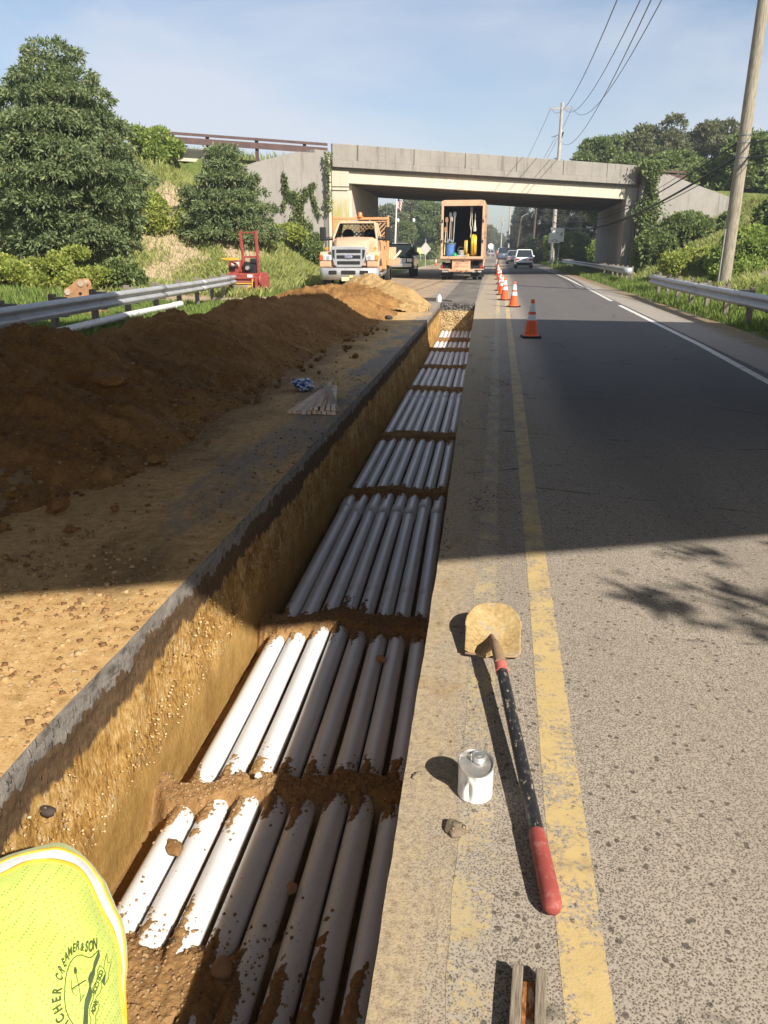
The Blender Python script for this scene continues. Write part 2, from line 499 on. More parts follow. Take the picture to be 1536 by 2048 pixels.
# --- trench continuation already backfilled
m = NT("backfilled_strip", 0.93, 0.15)
f = m.math('ADD', m.math('MULTIPLY', m.noise(30, 5, 0.7), 0.5), m.math('MULTIPLY', m.noise(1.2, 6, 0.65, m.mapv(m.pos(), (1, 0.3, 1))), 0.5))
m.col(m.ramp(f, [(0.36, (0.085, 0.075, 0.064)), (0.5, (0.14, 0.124, 0.106)), (0.64, (0.23, 0.20, 0.165))])); m.bump(f, 0.8, 0.02)
M_FILL = m.mat

def line_paint(name, c, wear):
    m = NT(name, 0.75, 0.3)
    base, h = asphalt_base(m, (0.36, 0.315, 0.26), (0.26, 0.22, 0.175), (0.07, 0.057, 0.045))
    w = m.math('ADD', m.math('MULTIPLY', m.noise(5.5, 6, 0.7), 0.55), m.math('MULTIPLY', m.noise(60, 3, 0.7), 0.45))
    k = m.mr(w, wear - 0.05, wear + 0.06)
    tone = m.mix(m.noise(9, 5, 0.65), tuple(x * 0.78 for x in c), tuple(min(1, x * 1.15) for x in c))
    col = m.mix(k, tone, base)
    dirt = m.mr(m.noise(3.2, 6, 0.7), 0.54, 0.70, 0, 0.5)
    col = m.mix(dirt, col, (0.20, 0.145, 0.075))
    m.col(col); m.bump(h, 0.3, 0.003)
    return m.mat
M_YEL = line_paint("yellow_line_paint", (0.53, 0.395, 0.18), 0.512)
M_YEL2 = line_paint("dusty_yellow_line_paint", (0.46, 0.365, 0.20), 0.475)
M_WHT = line_paint("white_line_paint", (0.60, 0.575, 0.52), 0.60)

m = NT("pale_shoulder", 0.9, 0.2)
c, h = asphalt_base(m, (0.36, 0.325, 0.28), (0.27, 0.24, 0.20), (0.10, 0.085, 0.07))
X, Y, Z = m.sep(m.pos())
c = m.mix(m.mr(m.math('ADD', X, m.math('MULTIPLY', m.noise(2.5, 5, 0.6), 0.9)), 4.75, 5.25), c, (0.22, 0.16, 0.09))
m.col(c); m.bump(h, 0.6, 0.006)
M_SHOULDER = m.mat

# --- open ground
m = NT("rough_ground", 0.97, 0.05)
X, Y, Z = m.sep(m.pos())
g1 = m.noise(0.55, 6, 0.66); g2 = m.noise(6, 6, 0.7)
grass = m.ramp(m.math('ADD', m.math('MULTIPLY', g1, 0.5), m.math('MULTIPLY', g2, 0.5)),
               [(0.32, (0.055, 0.085, 0.022)), (0.5, (0.115, 0.145, 0.040)), (0.66, (0.22, 0.21, 0.085))])
soil = m.ramp(m.noise(9, 6, 0.7), [(0.3, (0.24, 0.17, 0.10)), (0.55, (0.44, 0.34, 0.22)), (0.75, (0.58, 0.48, 0.34))])
# bare track beside the left rail, sand scars on the slopes
at = m.n("ShaderNodeAttribute"); at.attribute_name = "bare_soil"
bs = m.mr(m.math('ADD', at.outputs["Fac"], m.math('MULTIPLY', m.math('SUBTRACT', m.noise(2.2, 6, 0.7), 0.5), 0.9)), 0.3, 0.6)
c = m.mix(bs, grass, soil)
m.col(c); m.bump(g2, 1.0, 0.08)
M_GROUND = m.mat

# ================================================================== trench outline
XR = np.array([[-4, -.20], [1.2, -.215], [4, -.26], [6.8, -.32], [25.3, -.70]])
XL = np.array([[-4, -1.51], [3, -1.515], [8.2, -1.55], [17.7, -1.66], [25.15, -1.80]])
def xr(y): return np.interp(y, XR[:, 0], XR[:, 1]) + 0.004 * fbm(np.asarray(y, float) * 7, np.asarray(y, float) * 0 + 4, 91, 5)
def xl0(y): return np.interp(y, XL[:, 0], XL[:, 1])
def xl(y): return xl0(y) + 0.011 * fbm(np.asarray(y, float) * 2.2, np.asarray(y, float) * 0 + 7, 93, 6)
T_Y0, T_Y1 = -4.0, 25.2
FLOOR_Z, PIPE_Z, PIPE_R = -0.975, -0.877, 0.0575

# ================================================================== ground sheet
def road_z(x): return 6.2 - 0.041 * (np.asarray(x) + 9.5)
def ground_h(x, y):
    x = np.asarray(x, float); y = np.asarray(y, float)
    e = y - (49.8 + 0.4 * x)
    pl = road_z(x)
    left = x < 0
    sl = np.where(left, 2.0, 3.0)
    hs = pl + (e - 1.0) / sl                     # slope towards the camera
    hn = pl - (e - 13.5) / 2.0                   # slope beyond the highway
    toe_l = np.where(e < .8, (-8.9 - x) * 0.62, (-8.9 - x) * 30)
    toe_r = np.where(e < .8, (x - 7.9) * 0.55, (x - 8.2) * 30)
    side = np.where(left, toe_l, toe_r)
    side = np.where(e > 13.0, np.where(left, (-9.5 - x) * 0.5, (x - 9.5) * 0.5), side)
    hgt = np.minimum(np.minimum(pl, hs), np.minimum(hn, side))
    hgt = np.maximum(hgt, 0)
    # natural lift and lumps away from the road
    rise = np.where(left, smooth(-9, -30, x) * 0.9, smooth(6.5, 16, x) * 1.5 * smooth(70, 50, y) * smooth(14, 30, y))
    lump = fbm(x * 0.35, y * 0.35, 5, 5) * 0.25 * np.where(left, smooth(-7.5, -10, x), smooth(5.6, 8, x))
    lump = lump * np.where((hgt > 0.05) & (hgt < pl - 0.2), 1.6, 0.7)
    verge = np.where(left, -0.03, 0.0)
    flat = np.where(left, smooth(-7.2, -8.2, x), smooth(5.0, 6.2, x))
    return np.maximum(hgt, rise) * flat + lump * flat - 0.03 + 0.05 * flat + verge * 0
def axis(breaks):
    out = []
    for a, b, s in breaks:
        n = max(1, int(round((b - a) / s)))
        out += list(np.linspace(a, b, n, endpoint=False))
    return np.array(out + [breaks[-1][1]])
def bare(x, y):
    x = np.asarray(x, float); y = np.asarray(y, float)
    ty = np.abs(y + .12 * x - 25.4) - 1.5 + 1.6 * fbm(x * .6, y * .6, 9, 4)
    tr = smooth(.5, -.6, ty) * smooth(-6.5, -7.5, x) * smooth(-40, -30, x)
    hh = ground_h(x, y)
    sc = smooth(.08, .22, fbm(x * .55, y * .40, 77, 5)) * smooth(.5, 1.2, hh) * smooth(6.3, 5.2, hh) * smooth(60, 52, y) * np.where(x < 0, 1, .35)
    cl = np.abs(x + 14.9 + (y - 35) * .12 + 1.1 * fbm(x * .7, y * .5, 83, 4))
    pth = smooth(1.9, .5, cl) * smooth(30.0, 31.5, y) * smooth(42, 39, y)
    return np.maximum(np.maximum(tr, sc), pth)
gx = axis([(-900, -200, 70), (-200, -60, 14), (-60, -32, 2), (-32, -7, .45), (-7, -2.1, 1.2), (-2.1, 0.1, 2.2), (0.1, 5, 1.2), (5, 24, .45), (24, 60, 2), (60, 200, 14), (200, 900, 70)])
gy = axis([(-300, -60, 40), (-60, -6, 6), (-6, -4.5, 1.5), (-4.5, 25.6, .43), (25.6, 75, .5), (75, 140, 3), (140, 400, 26), (400, 2200, 150)])
GX, GY = np.meshgrid(gx, gy, indexing='ij')
GZ = ground_h(GX, GY)
F = grid_faces(len(gx), len(gy))
V = np.stack([GX, GY, GZ], -1).reshape(-1, 3)
fc = V[F].mean(1)
keep = ~((fc[:, 0] > -2.15) & (fc[:, 0] < 0.15) & (fc[:, 1] > -4.6) & (fc[:, 1] < 25.65))
g_ = props(np_mesh("ground", V, F[keep], M_GROUND, None, True), kind="structure")
at_ = g_.data.attributes.new('bare_soil', 'FLOAT', 'POINT'); at_.data.foreach_set('value', np.ascontiguousarray(bare(GX, GY).reshape(-1), np.float32))

def strip_sheet(name, ys, fa, fb, z, mat, nx=2):
    u = np.linspace(0, 1, nx)
    a = fa(ys); b = fb(ys)
    Xs = a[:, None] * (1 - u) + b[:, None] * u
    V = np.stack([Xs, np.repeat(ys[:, None], nx, 1), np.full_like(Xs, z)], -1).reshape(-1, 3)
    return props(np_mesh(name, V, grid_faces(len(ys), nx)[:, ::-1], mat), kind="structure")
const = lambda v: (lambda y: np.full(len(np.atleast_1d(y)), float(v)))
ys_n = np.concatenate([np.arange(-12, 0, .4), np.arange(0, 25.2, .035), [25.2]])
xin_r = lambda y: np.where(y < T_Y0, 0 * y - .2, xr(y))
strip_sheet("road", ys_n, xin_r, const(5.1), 0.0, M_ROAD, 3)
strip_sheet("left_lane", ys_n, lambda y: np.full(len(y), -7.4), lambda y: xl(y), 0.0, M_LEFT, 3)
ys_f = np.concatenate([[25.2], np.arange(25.6, 60, 2.0), np.arange(60, 420, 20.)])
edge_l = lambda y: np.interp(y, [25, 60, 90, 140, 230, 420], [-7.4, -7.4, -8.6, -12.5, -16, -18])
edge_r = lambda y: np.interp(y, [25, 90, 160, 420], [5.1, 5.1, 4.9, 4.2])
strip_sheet("road", ys_f, lambda y: np.full(len(y), -0.70), edge_r, 0.0, M_ROAD, 2)
strip_sheet("left_lane", ys_f, edge_l, lambda y: np.full(len(y), -0.70), 0.0, M_LEFT, 2)
strip_sheet("backfill_strip", np.linspace(25.205, 52, 30), lambda y: np.interp(y, [25, 52], [-1.80, -2.15]), lambda y: np.interp(y, [25, 52], [-.71, -1.05]), 0.004, M_FILL, 2)
strip_sheet("shoulder", np.concatenate([np.arange(-12, 60, 1.5), [60, 80, 100]]), lambda y: np.interp(y, [0, 15, 50, 100], [3.56, 3.72, 4.05, 4.1]), lambda y: 5.05 + 0.16 * fbm(y * 0.7, y * 0, 3, 4), 0.005, M_SHOULDER, 2)

def painted_line(fx, w, y0, y1, mat, wob=0.006, name="road_line"):
    ys = np.arange(y0, y1 + .01, .12 if y1 - y0 < 60 and y0 < 30 else 1.0)
    a = fx(ys) - w / 2 + wob * fbm(ys * 6, ys * 0 + 2, 11, 4); b = fx(ys) + w / 2 + wob * fbm(ys * 6, ys * 0 + 9, 17, 4)
    V = np.concatenate([np.stack([a, ys, 0 * ys + .0009], -1), np.stack([b, ys, 0 * ys + .0009], -1)])
    n = len(ys); i = np.arange(n - 1)
    props(np_mesh(name, V, np.stack([i, i + n, i + n + 1, i + 1], -1), mat), kind="structure")
painted_line(const(0.272), 0.112, -8, 59, M_YEL, 0.012)
painted_line(const(0.005), 0.105, -8, 21.5, M_YEL2, 0.016)
painted_line(const(0.005), 0.105, 21.5, 59, M_YEL, 0.01)
painted_line(const(0.15), 0.30, 60, 330, M_YEL)
wx = lambda y: np.interp(y, [0, 10.4, 14.6, 24.8, 32.7, 50.5, 69.4, 140], [3.36, 3.47, 3.60, 3.68, 3.82, 4.0, 3.9, 3.75])
painted_line(wx, 0.12, -8, 25.2, M_WHT)
painted_line(wx, 0.12, 27.2, 140, M_WHT)
painted_line(lambda y: np.interp(y, [60, 90, 140, 230], [-7.0, -7.9, -11.6, -15.2]), 0.12, 60, 230, M_WHT)

# ================================================================== trench
def wall_sheet(name, fx, sgn, mat, ny=900, nz=44, amp=0.022):
    ys = np.linspace(T_Y0, T_Y1, ny); zs = np.linspace(0.0, FLOOR_Z - 0.03, nz)
    Yg, Zg = np.meshgrid(ys, zs, indexing='ij')
    d = fbm(Yg * 3.0, Zg * 3.0, 21, 6, 0.55) * amp + fbm(Yg * 14, Zg * 9, 31, 4) * amp * 0.45
    d = d * smooth(0.0, -0.05, Zg) + sgn * 0.0
    lip = smooth(-0.13, -0.16, Zg) * 0.012 + smooth(-.3, -.95, Zg) * -0.03
    Xg = fx(Yg) + d - sgn * lip
    Xg += 0.010 * fbm(Yg * 5, Yg * 0, 77, 4) * smooth(-0.2, 0, Zg) * 0
    V = np.stack([Xg, Yg, Zg], -1).reshape(-1, 3)
    return props(np_mesh(name, V, grid_faces(ny, nz), mat, None, True), kind="structure")
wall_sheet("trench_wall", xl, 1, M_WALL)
wall_sheet("trench_wall", xr, -1, M_WALL, 400, 20, 0.012)
# ends and floor
def end_sheet(y, mat):
    xs = np.linspace(xl(y) - .03, xr(y) + .03, 80); zs = np.linspace(0, FLOOR_Z - .03, 60)
    Xg, Zg = np.meshgrid(xs, zs, indexing='ij')
    Yg = y + 0.05 * fbm(Xg * 5, Zg * 5, 41, 5) * smooth(0, -.05, Zg)
    props(np_mesh("trench_end", np.stack([Xg, Yg, Zg], -1).reshape(-1, 3), grid_faces(80, 60), mat, None, True), kind="structure")
end_sheet(T_Y1, M_END); end_sheet(T_Y0, M_WALL)
ysf = np.linspace(T_Y0, T_Y1, 200); u = np.linspace(0, 1, 14)
Xf = (xl(ysf) - .05)[:, None] * (1 - u) + (xr(ysf) + .05)[:, None] * u
Yf = np.repeat(ysf[:, None], 14, 1)
Zf = FLOOR_Z + 0.02 * fbm(Xf * 6, Yf * 6, 51, 4)
props(np_mesh("trench_floor", np.stack([Xf, Yf, Zf], -1).reshape(-1, 3), grid_faces(200, 14), M_BAND, None, True), kind="structure")

# ================================================================== conduits in the trench
m = NT("grey_conduit_plastic", 0.34, 0.45)
o_ = m.obj()
f1 = m.noise(3.5, 5, 0.6, m.mapv(o_, (1, 0.4, 1)))
c = m.ramp(f1, [(0.3, (0.63, 0.635, 0.65)), (0.7, (0.72, 0.725, 0.735))])
scr = m.mr(m.noise(30, 5, 0.75, m.mapv(o_, (2, 0.22, 2))), 0.66, 0.74, 0, 0.35)
c = m.mix(scr, c, (0.30, 0.25, 0.19))
X, Y, Z = m.sep(o_)
prn = m.math('MULTIPLY', m.mr(m.math('ABSOLUTE', m.math('ADD', X, .012)), .0045, .0055, 1, 0), m.mr(Z, .05, .052))
prn = m.math('MULTIPLY', prn, m.math('GREATER_THAN', m.noise(75, 2, .5, m.mapv(o_, (.6, 1, .6))), .54))
prn = m.math('MULTIPLY', prn, m.math('GREATER_THAN', m.noise(.9, 2, .5, m.mapv(o_, (3, 1, 1))), .58))
c = m.mix(m.math('MULTIPLY', prn, .7), c, (.10, .10, .11))
spk = m.math('MULTIPLY', m.mr(m.noise(95, 3, 0.6, o_), 0.655, 0.70), m.mr(m.noise(2.6, 5, 0.7, m.mapv(o_, (1.5, 0.8, 1))), 0.48, 0.62))
c = m.mix(spk, c, (0.12, 0.068, 0.032))
film = m.mr(m.noise(6, 6, 0.7, o_), 0.58, 0.75, 0, 0.32)
c = m.mix(film, c, (0.30, 0.21, 0.12))
m.col(c); m.rough(m.mr(film, 0, .3, 0.32, 0.7, 'LINEAR'))
M_PVC = m.mat
N_PIPE = 8
def pipe_x(i, y): return xl0(y) + np.interp(y, [2, 3.5, 7.4, 25], [.185, .178, .108, .10]) + i * np.interp(y, [2, 7, 25], [.1375, .1325, .1285]) + 0.005 * np.sin(i * 2.7 + y * 0.31)
LBL = ["pale conduit hard against the left trench wall", "second pale conduit in from the left trench wall", "third pale conduit in from the left trench wall",
       "fourth conduit from the left wall in the row of eight", "fifth conduit from the left wall in the row of eight", "third conduit in from the shaded right trench edge",
       "second conduit in from the shaded right trench edge", "darkest conduit tucked under the right trench edge"]
rng = random.Random(5)
for i in range(N_PIPE):
    y0 = -3.6; px = float(pipe_x(i, 0.0))
    root = thing("conduit_pipe", LBL[i], "conduit", (px, 0, PIPE_Z), 0, "grey conduits laid along the trench floor")
    joints = [1.15, 7.3, 13.4, 19.5]
    joints = [j + rng.uniform(-.12, .12) for j in joints]
    cuts = [y0] + joints + [25.0 + rng.uniform(-.05, .1)]
    for s in range(5):
        a, b = cuts[s], cuts[s + 1]
        mb = MB()
        n = 10
        pts = [(float(pipe_x(i, a + (b - a) * k / n)) - px, a + (b - a) * k / n, 0) for k in range(n + 1)]
        mb.tube(pts, PIPE_R, 26)
        mb.build("pipe_section", M_PVC, root, auto=45)
    for j in joints:
        mb = MB()
        qs = [(-.13, PIPE_R + .0008), (-.126, PIPE_R + .0078), (.08, PIPE_R + .0082), (.11, PIPE_R + .003), (.15, PIPE_R + .0009)]
        mb.tube([(float(pipe_x(i, j + q[0])) - px, j + q[0], 0) for q in qs], [q[1] for q in qs], 26, cap=False)
        mb.build("bell_joint", M_PVC, root, auto=60)

# ================================================================== earth ridges over the conduits
CRUMB_PTS = []
def pipe_top(X_, Y_):
    z = np.full_like(X_, FLOOR_Z)
    for i in range(N_PIPE):
        d = np.abs(X_ - pipe_x(i, Y_))
        z = np.maximum(z, np.where(d < PIPE_R, PIPE_Z + np.sqrt(np.maximum(PIPE_R ** 2 - d ** 2, 0)), FLOOR_Z))
    return z
def band(label, yc, hw, hmax, seed, skew=0.0, res=(260, 220), left_bias=0.0, reach=0.45, extra=None):
    y = np.linspace(yc - hw - reach, yc + hw + reach, res[1]); u = np.linspace(0, 1, res[0])
    Yg = np.repeat(y[None, :], res[0], 0); Ug = np.repeat(u[:, None], res[1], 1)
    A = xl(Yg) - .02; B = xr(Yg) + .0
    Xg = A * (1 - Ug) + B * Ug
    yy = Yg - yc - skew * (Ug - .5) + 0.16 * fbm(Xg * 3.0, Yg * 0 + seed, seed, 5)
    env = smooth(hw + 0.10, hw * 0.5, np.abs(yy))                    # the body of the ridge
    if extra is not None: env = extra(Xg, Yg)
    body = PIPE_Z + PIPE_R * 0.62 + hmax * env + 0.013 * fbm(Xg * 6, Yg * 6, seed + 3, 4) + 0.010 * fbm(Xg * 30, Yg * 30, seed + 5, 5, .65) + 0.016 * np.maximum(fbm(Xg * 20, Yg * 20, seed + 6, 3) - .15, 0)
    body = body - (1 - env) * 0.17
    # tongues of soil caught on the pipes, ragged, lying to the left of each crown
    side = np.zeros_like(Xg)
    for i in range(N_PIPE):
        d = (Xg - pipe_x(i, Yg)) / PIPE_R
        side = np.maximum(side, np.exp(-((d + 0.35) / 0.55) ** 2) * (np.abs(d) < 1.05))
    tong = smooth(hw + reach * (0.55 + 0.45 * vnoise(Ug * 16, Yg * 0 + seed, seed)), hw * 0.5, np.abs(yy))
    t = -0.016 + 0.026 * tong * (0.25 + 0.95 * side) + 0.012 * fbm(Xg * 26, Yg * 20, seed + 9, 4) + 0.006 * fbm(Xg * 90, Yg * 80, seed + 19, 2)
    top = pipe_top(Xg, Yg) + np.minimum(t, 0.014)
    top = np.where(top < PIPE_Z, PIPE_Z - .125 - seed * 3e-5, top)
    Zg = np.maximum(body, top)
    Zg = np.where((Ug < .02), Zg + .01, Zg)
    rg = np.random.default_rng(seed); n_ = 2600 if yc < 6 else 1000
    a = rg.integers(1, res[0] - 1, n_ * 6); b = rg.integers(1, res[1] - 1, n_ * 6)
    near_ = np.clip(env + tong * .5, 0, 1)[a, b]
    ok = (Zg[a, b] > PIPE_Z + .01) & (rg.random(n_ * 6) < near_ ** 1.5)
    top0 = np.maximum(Zg, pipe_top(Xg, Yg))[a, b]
    CRUMB_PTS.append(np.stack([Xg[a, b], Yg[a, b], top0], -1)[ok][:n_])
    o = np_mesh("earth_ridge", np.stack([Xg, Yg, Zg], -1).reshape(-1, 3), grid_faces(*res), M_BAND, None, True)
    return props(o, label, "earth ridge", "earth ridges over the conduits")
near_x = lambda X_, Y_: smooth(-0.60, -0.88, X_ + 0.22 * fbm(X_ * 4, Y_ * 4, 61, 4) - (Y_ - 1.9) * .25) * smooth(2.32, 2.0, Y_ - 0.10 * fbm(X_ * 9, Y_ * 3, 71, 3)) * smooth(1.2, 1.5, Y_)
band("widest brown earth heap over the conduits, beside the worker", 1.82, .12, .026, 101, 0.1, (320, 360), reach=.75, extra=near_x)
band("earth ridge over the conduits level with the paint can, half sunlit", 2.95, .09, .046, 113, 0.12, (300, 260))
band("earth ridge over the conduits at the near edge of the deep shadow", 4.68, .15, .05, 127, 0.0, (280, 240))
band("earth ridge broken by bare conduits, beyond the first row of bell joints", 7.75, .13, .044, 131, 0.15, (300, 240), reach=.55)
band("broad dark earth ridge across the conduits near the bundle of stakes", 10.3, .23, .054, 149, 0.1, (300, 240), reach=.6)
band("earth ridge over the conduits just beyond the stakes, behind the bell joints", 14.2, .19, .052, 151, -0.1, (260, 200), reach=.7)
band("third earth ridge from the far end of the trench", 17.0, .21, .052, 163, 0.1, (220, 170), reach=.7)
band("second earth ridge from the far end of the trench", 20.0, .28, .075, 173, 0.0, (140, 110))
band("farthest earth ridge over the conduits, by the trench end", 22.3, .28, .080, 181, 0.0, (140, 110))
# a few stones and flat clods lying on and between the pipes
def stone(name, label, cat, loc, size, seed, mat, group=None, flat=0.7, parent=None):
    bm = bmesh.new(); bmesh.ops.create_icosphere(bm, subdivisions=3, radius=1.0)
    for v in bm.verts:
        k = 1 + 0.30 * float(vnoise(v.co.x * 1.7 + seed, v.co.y * 1.7 + v.co.z * 1.3, seed)) + 0.10 * float(vnoise(v.co.x * 6 + seed, v.co.y * 6 + v.co.z * 5, seed + 1))
        v.co *= k
    me = bpy.data.meshes.new(name); bm.to_mesh(me); bm.free()
    o = link_mesh(name, me, mat, parent, True); o.location = loc
    o.scale = (size[0], size[1], size[2]); o.rotation_euler = (0, 0, seed * 1.3)
    if label: props(o, label, cat, group)
    return o
M_CLOD = dirt_material("dry_clod", (0.17, 0.13, 0.085), (0.25, 0.20, 0.14), (0.33, 0.27, 0.19), 0.9)
M_STONE = painted("brown_stone", (0.34, 0.20, 0.11), 0.85, 0.3, 9)
M_WSTONE = painted("white_pebble", (0.74, 0.70, 0.64), 0.7, 0.1, 9)
BAND_DONE = True
stone("earth_clod", "flat pale clod of soil stuck between two sunlit conduits by the worker", "clod", (float(pipe_x(1, 2.52)) - .07, 2.50, -.822), (.030, .055, .022), 3, M_BAND)
stone("stone", "round brown stone wedged between conduits in the near shadow", "stone", (float(pipe_x(5, 2.35)) - .07, 2.36, -.822), (.022, .026, .02), 5, M_STONE)
stone("stone", "brown stone between two shaded conduits beyond the paint can", "stone", (float(pipe_x(6, 4.25)) - .07, 4.22, -.822), (.021, .032, .02), 8, M_STONE)
stone("stone", "larger brown stone half buried in the earth heap beside the worker", "stone", (-.86, 1.95, -.80), (.036, .034, .03), 13, M_STONE)
stone("pebble", "white pebble on the earth ridge level with the paint can", "pebble", (-1.02, 2.93, -.752), (.016, .016, .013), 4, M_WSTONE)
# ================================================================== spoil pile
PILE_PTS = []
def pile_mesh(name, label, cat, y0, y1, crest, mat, seed, ny=620, nx=360, x0=-7.6, x1=-1.9, rough=1.0):
    ys = np.linspace(y0, y1, ny); xs = np.linspace(x0, x1, nx)
    Xg, Yg = np.meshgrid(xs, ys, indexing='ij')
    cx, hc, wr, wl = crest(Yg)
    warp = 0.32 * fbm(Yg * 0.8, Xg * 0.8, seed, 4)
    dx = Xg - cx + warp * 0.6
    w = np.where(dx > 0, wr, wl)
    s = 1 - np.abs(dx) / w
    rnd = 0.10
    prof = hc * (np.sqrt(np.maximum(s, 0) ** 2 + 0) - rnd * np.exp(-(dx / 0.25) ** 2))
    gul = fbm(Yg * 1.9 + 0.35 * Xg, Xg * 0.45, seed + 7, 5) * 0.20          # runnels down the face
    clod = np.maximum(fbm(Xg * 2.6, Yg * 2.6, seed + 11, 5), -.3) * 0.11 + fbm(Xg * 11, Yg * 11, seed + 15, 4) * 0.030 + np.maximum(fbm(Xg * 22, Yg * 22, seed + 23, 2) - .25, 0) * 0.07
    ed = smooth(0, .28, s)
    h = prof + (gul + clod) * (0.3 + 0.7 * ed) * rough - 0.02
    h = np.where(s <= -0.05, -0.06 - 0.03 * np.abs(s), h - 0.06 * smooth(.06, -.05, s))
    h = h + 0.05 * np.maximum(fbm(Xg * 5, Yg * 5, seed + 31, 4), 0) * smooth(-.1, .1, s) * smooth(.5, .1, s)
    rg = np.random.default_rng(seed); n_ = 9000 if name == 'spoil_pile' else 700
    a = rg.integers(0, nx, n_ * 5); b = (rg.random(n_ * 5) ** 1.4 * ny).astype(int)
    ok = (h[a, b] > -.015) & (rg.random(n_ * 5) < (0.10 + .9 * smooth(.35, .0, s[a, b])) * (dx[a, b] > -.3))
    PILE_PTS.append(np.stack([Xg[a, b], Yg[a, b], np.maximum(h[a, b], 0)], -1)[ok][:n_])
    o = np_mesh(name, np.stack([Xg, Yg, h], -1).reshape(-1, 3), grid_faces(nx, ny)[:, ::-1], mat, None, True)
    return props(o, label, cat)
def crest_main(y):
    cx = np.interp(y, [3, 6, 12, 18, 22, 25], [-4.9, -4.75, -4.6, -4.35, -4.1, -4.0])
    hc = np.interp(y, [2.2, 4.0, 6.4, 7.5, 8.6, 10, 11.2, 12.6, 14.5, 16, 18.2, 20.5, 22.6, 24.2, 25.4], [0.28, .55, .76, .86, .62, .68, .78, .72, .80, .76, .80, .78, .76, .45, 0.0])
    wr = np.interp(y, [2, 5, 12, 18, 22, 25.4], [2.0, 2.15, 1.8, 1.75, 1.7, 1.4])
    wl = np.interp(y, [2, 8, 16, 25], [1.9, 2.0, 2.0, 2.1])
    return cx, np.maximum(hc, 0.01), wr, wl
pile_mesh("spoil_pile", "long ridge of brown excavated earth between trench and left guardrail", "spoil pile", 1.6, 25.6, crest_main, M_SPOIL, 201)
def crest_small(y):
    return (-3.75 + 0 * y, np.maximum(np.interp(y, [3.2, 4.6, 5.4], [0.05, .34, 0.0]), .01), 0.75 + 0 * y, .9 + 0 * y)
M_SPOIL2 = dirt_material("pale_spoil_earth", (0.19, 0.12, 0.06), (0.30, 0.205, 0.11), (0.40, 0.29, 0.17), 0.80)
pile_mesh("earth_heap", "small paler earth heap slumped at the foot of the long spoil ridge", "earth heap", 3.0, 5.5, crest_small, M_SPOIL2, 233, 120, 110, -5, -2.6)
def crest_far(y):
    return (np.interp(y, [22, 27], [-3.75, -4.35]), np.maximum(np.interp(y, [21.6, 23.3, 24.6, 25.4, 26.6, 28.0], [0.02, .62, 1.02, .82, .96, 0.0]), .01), 2.0 + 0 * y, 1.5 + 0 * y)
M_SPOIL_LIT = dirt_material("sunlit_tone_spoil", (0.25, 0.155, 0.065), (0.38, 0.25, 0.11), (0.50, 0.35, 0.17), 0.86)  # same spoil earth, with its sunlit tan put into the colour
pile_mesh("sunlit_tone_heap", "heap of spoil earth coloured in its sunlit tan in front of the flatbed truck", "sand heap", 21.4, 28.2, crest_far, M_SPOIL_LIT, 251, 260, 260, -6.6, -1.9)
# loose clods and stones along the toe of the pile: many of a kind, each a small thing of its own
rng = random.Random(11)
CL = ["clod of brown earth fallen at the foot of the spoil ridge"]
clod0 = None
for k in range(110):
    y = rng.uniform(3.0, 17); x = -2.7 + rng.gauss(0, .22) - (0.25 if y < 9 else 0) + (.2 if 3.5 < y < 6.5 else 0)
    r = abs(rng.gauss(0, .024)) + .012
    if clod0 is None:
        o = clod0 = stone("earth_clod", None, None, (x, y, r * .4), (r, r, r * .75), 21, M_SPOIL)
    else:
        o = clod0.copy(); COL.objects.link(o); o.location = (x, y, r * .4 + .01); o.scale = (r * rng.uniform(.8, 1.4), r, r * .75)
        o.rotation_euler = (rng.uniform(0, .5), rng.uniform(0, .5), rng.uniform(0, 6))
    props(o, "small brown earth clod scattered at the foot of the long spoil ridge", "clod", "loose clods at the foot of the spoil ridge")
stone("earth_clod", "large flat slab of earth fallen on the lower face of the spoil ridge", "clod", (-3.35, 6.4, .52), (.26, .16, .06), 31, M_SPOIL)
def crest_gravel(y):
    return (10.6 + 0 * y, np.maximum(np.interp(y, [29.5, 31.6, 34], [0.02, .85, 0.0]), .01), 2.8 + 0 * y, 2.0 + 0 * y)
pile_mesh("gravel_heap", "low tan gravel heap behind the right guardrail beside the utility pole", "gravel heap", 29.0, 34.4, crest_gravel, M_GRAVEL, 271, 150, 180, 8.2, 14, 0.5).location.z = 0.35
# ================================================================== overpass in front
def concrete(name, a, b, stain=0.35, tint=None):
    m = NT(name, 0.9, 0.2)
    p = m.pos()
    n1 = m.noise(0.9, 7, 0.65); st = m.noise(2.6, 7, 0.74, m.mapv(p, (1.6, 1.6, 0.10)))
    c = m.ramp(m.math('ADD', m.math('MULTIPLY', n1, 0.5), m.math('MULTIPLY', m.noise(14, 4, 0.7), 0.5)), [(0.34, a), (0.66, b)])
    c = m.mix(m.mr(st, 0.50, 0.70, 0, stain), c, tuple(x * 0.42 for x in a))
    X, Y, Z = m.sep(p)
    if tint is not None:
        k = m.math('MULTIPLY', m.mr(m.noise(1.3, 5, 0.6, m.mapv(p, (1.5, 1.5, .25))), 0.40, 0.55, 0.25, 0.8), m.mr(Z, 4.5, 4.2))
        c = m.mix(k, c, tint)
    m.col(c); m.bump(m.noise(22, 6, 0.7), 0.4, 0.02)
    return m.mat
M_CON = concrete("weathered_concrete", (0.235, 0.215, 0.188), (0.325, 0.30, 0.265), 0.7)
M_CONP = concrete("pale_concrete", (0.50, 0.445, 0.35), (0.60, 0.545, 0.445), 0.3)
M_CONW = concrete("grey_wing_wall_concrete", (0.255, 0.235, 0.21), (0.335, 0.31, 0.28), 0.6)
M_PIL = concrete("mossy_pier_concrete", (0.44, 0.39, 0.30), (0.53, 0.48, 0.38), 0.35, (0.33, 0.30, 0.085))
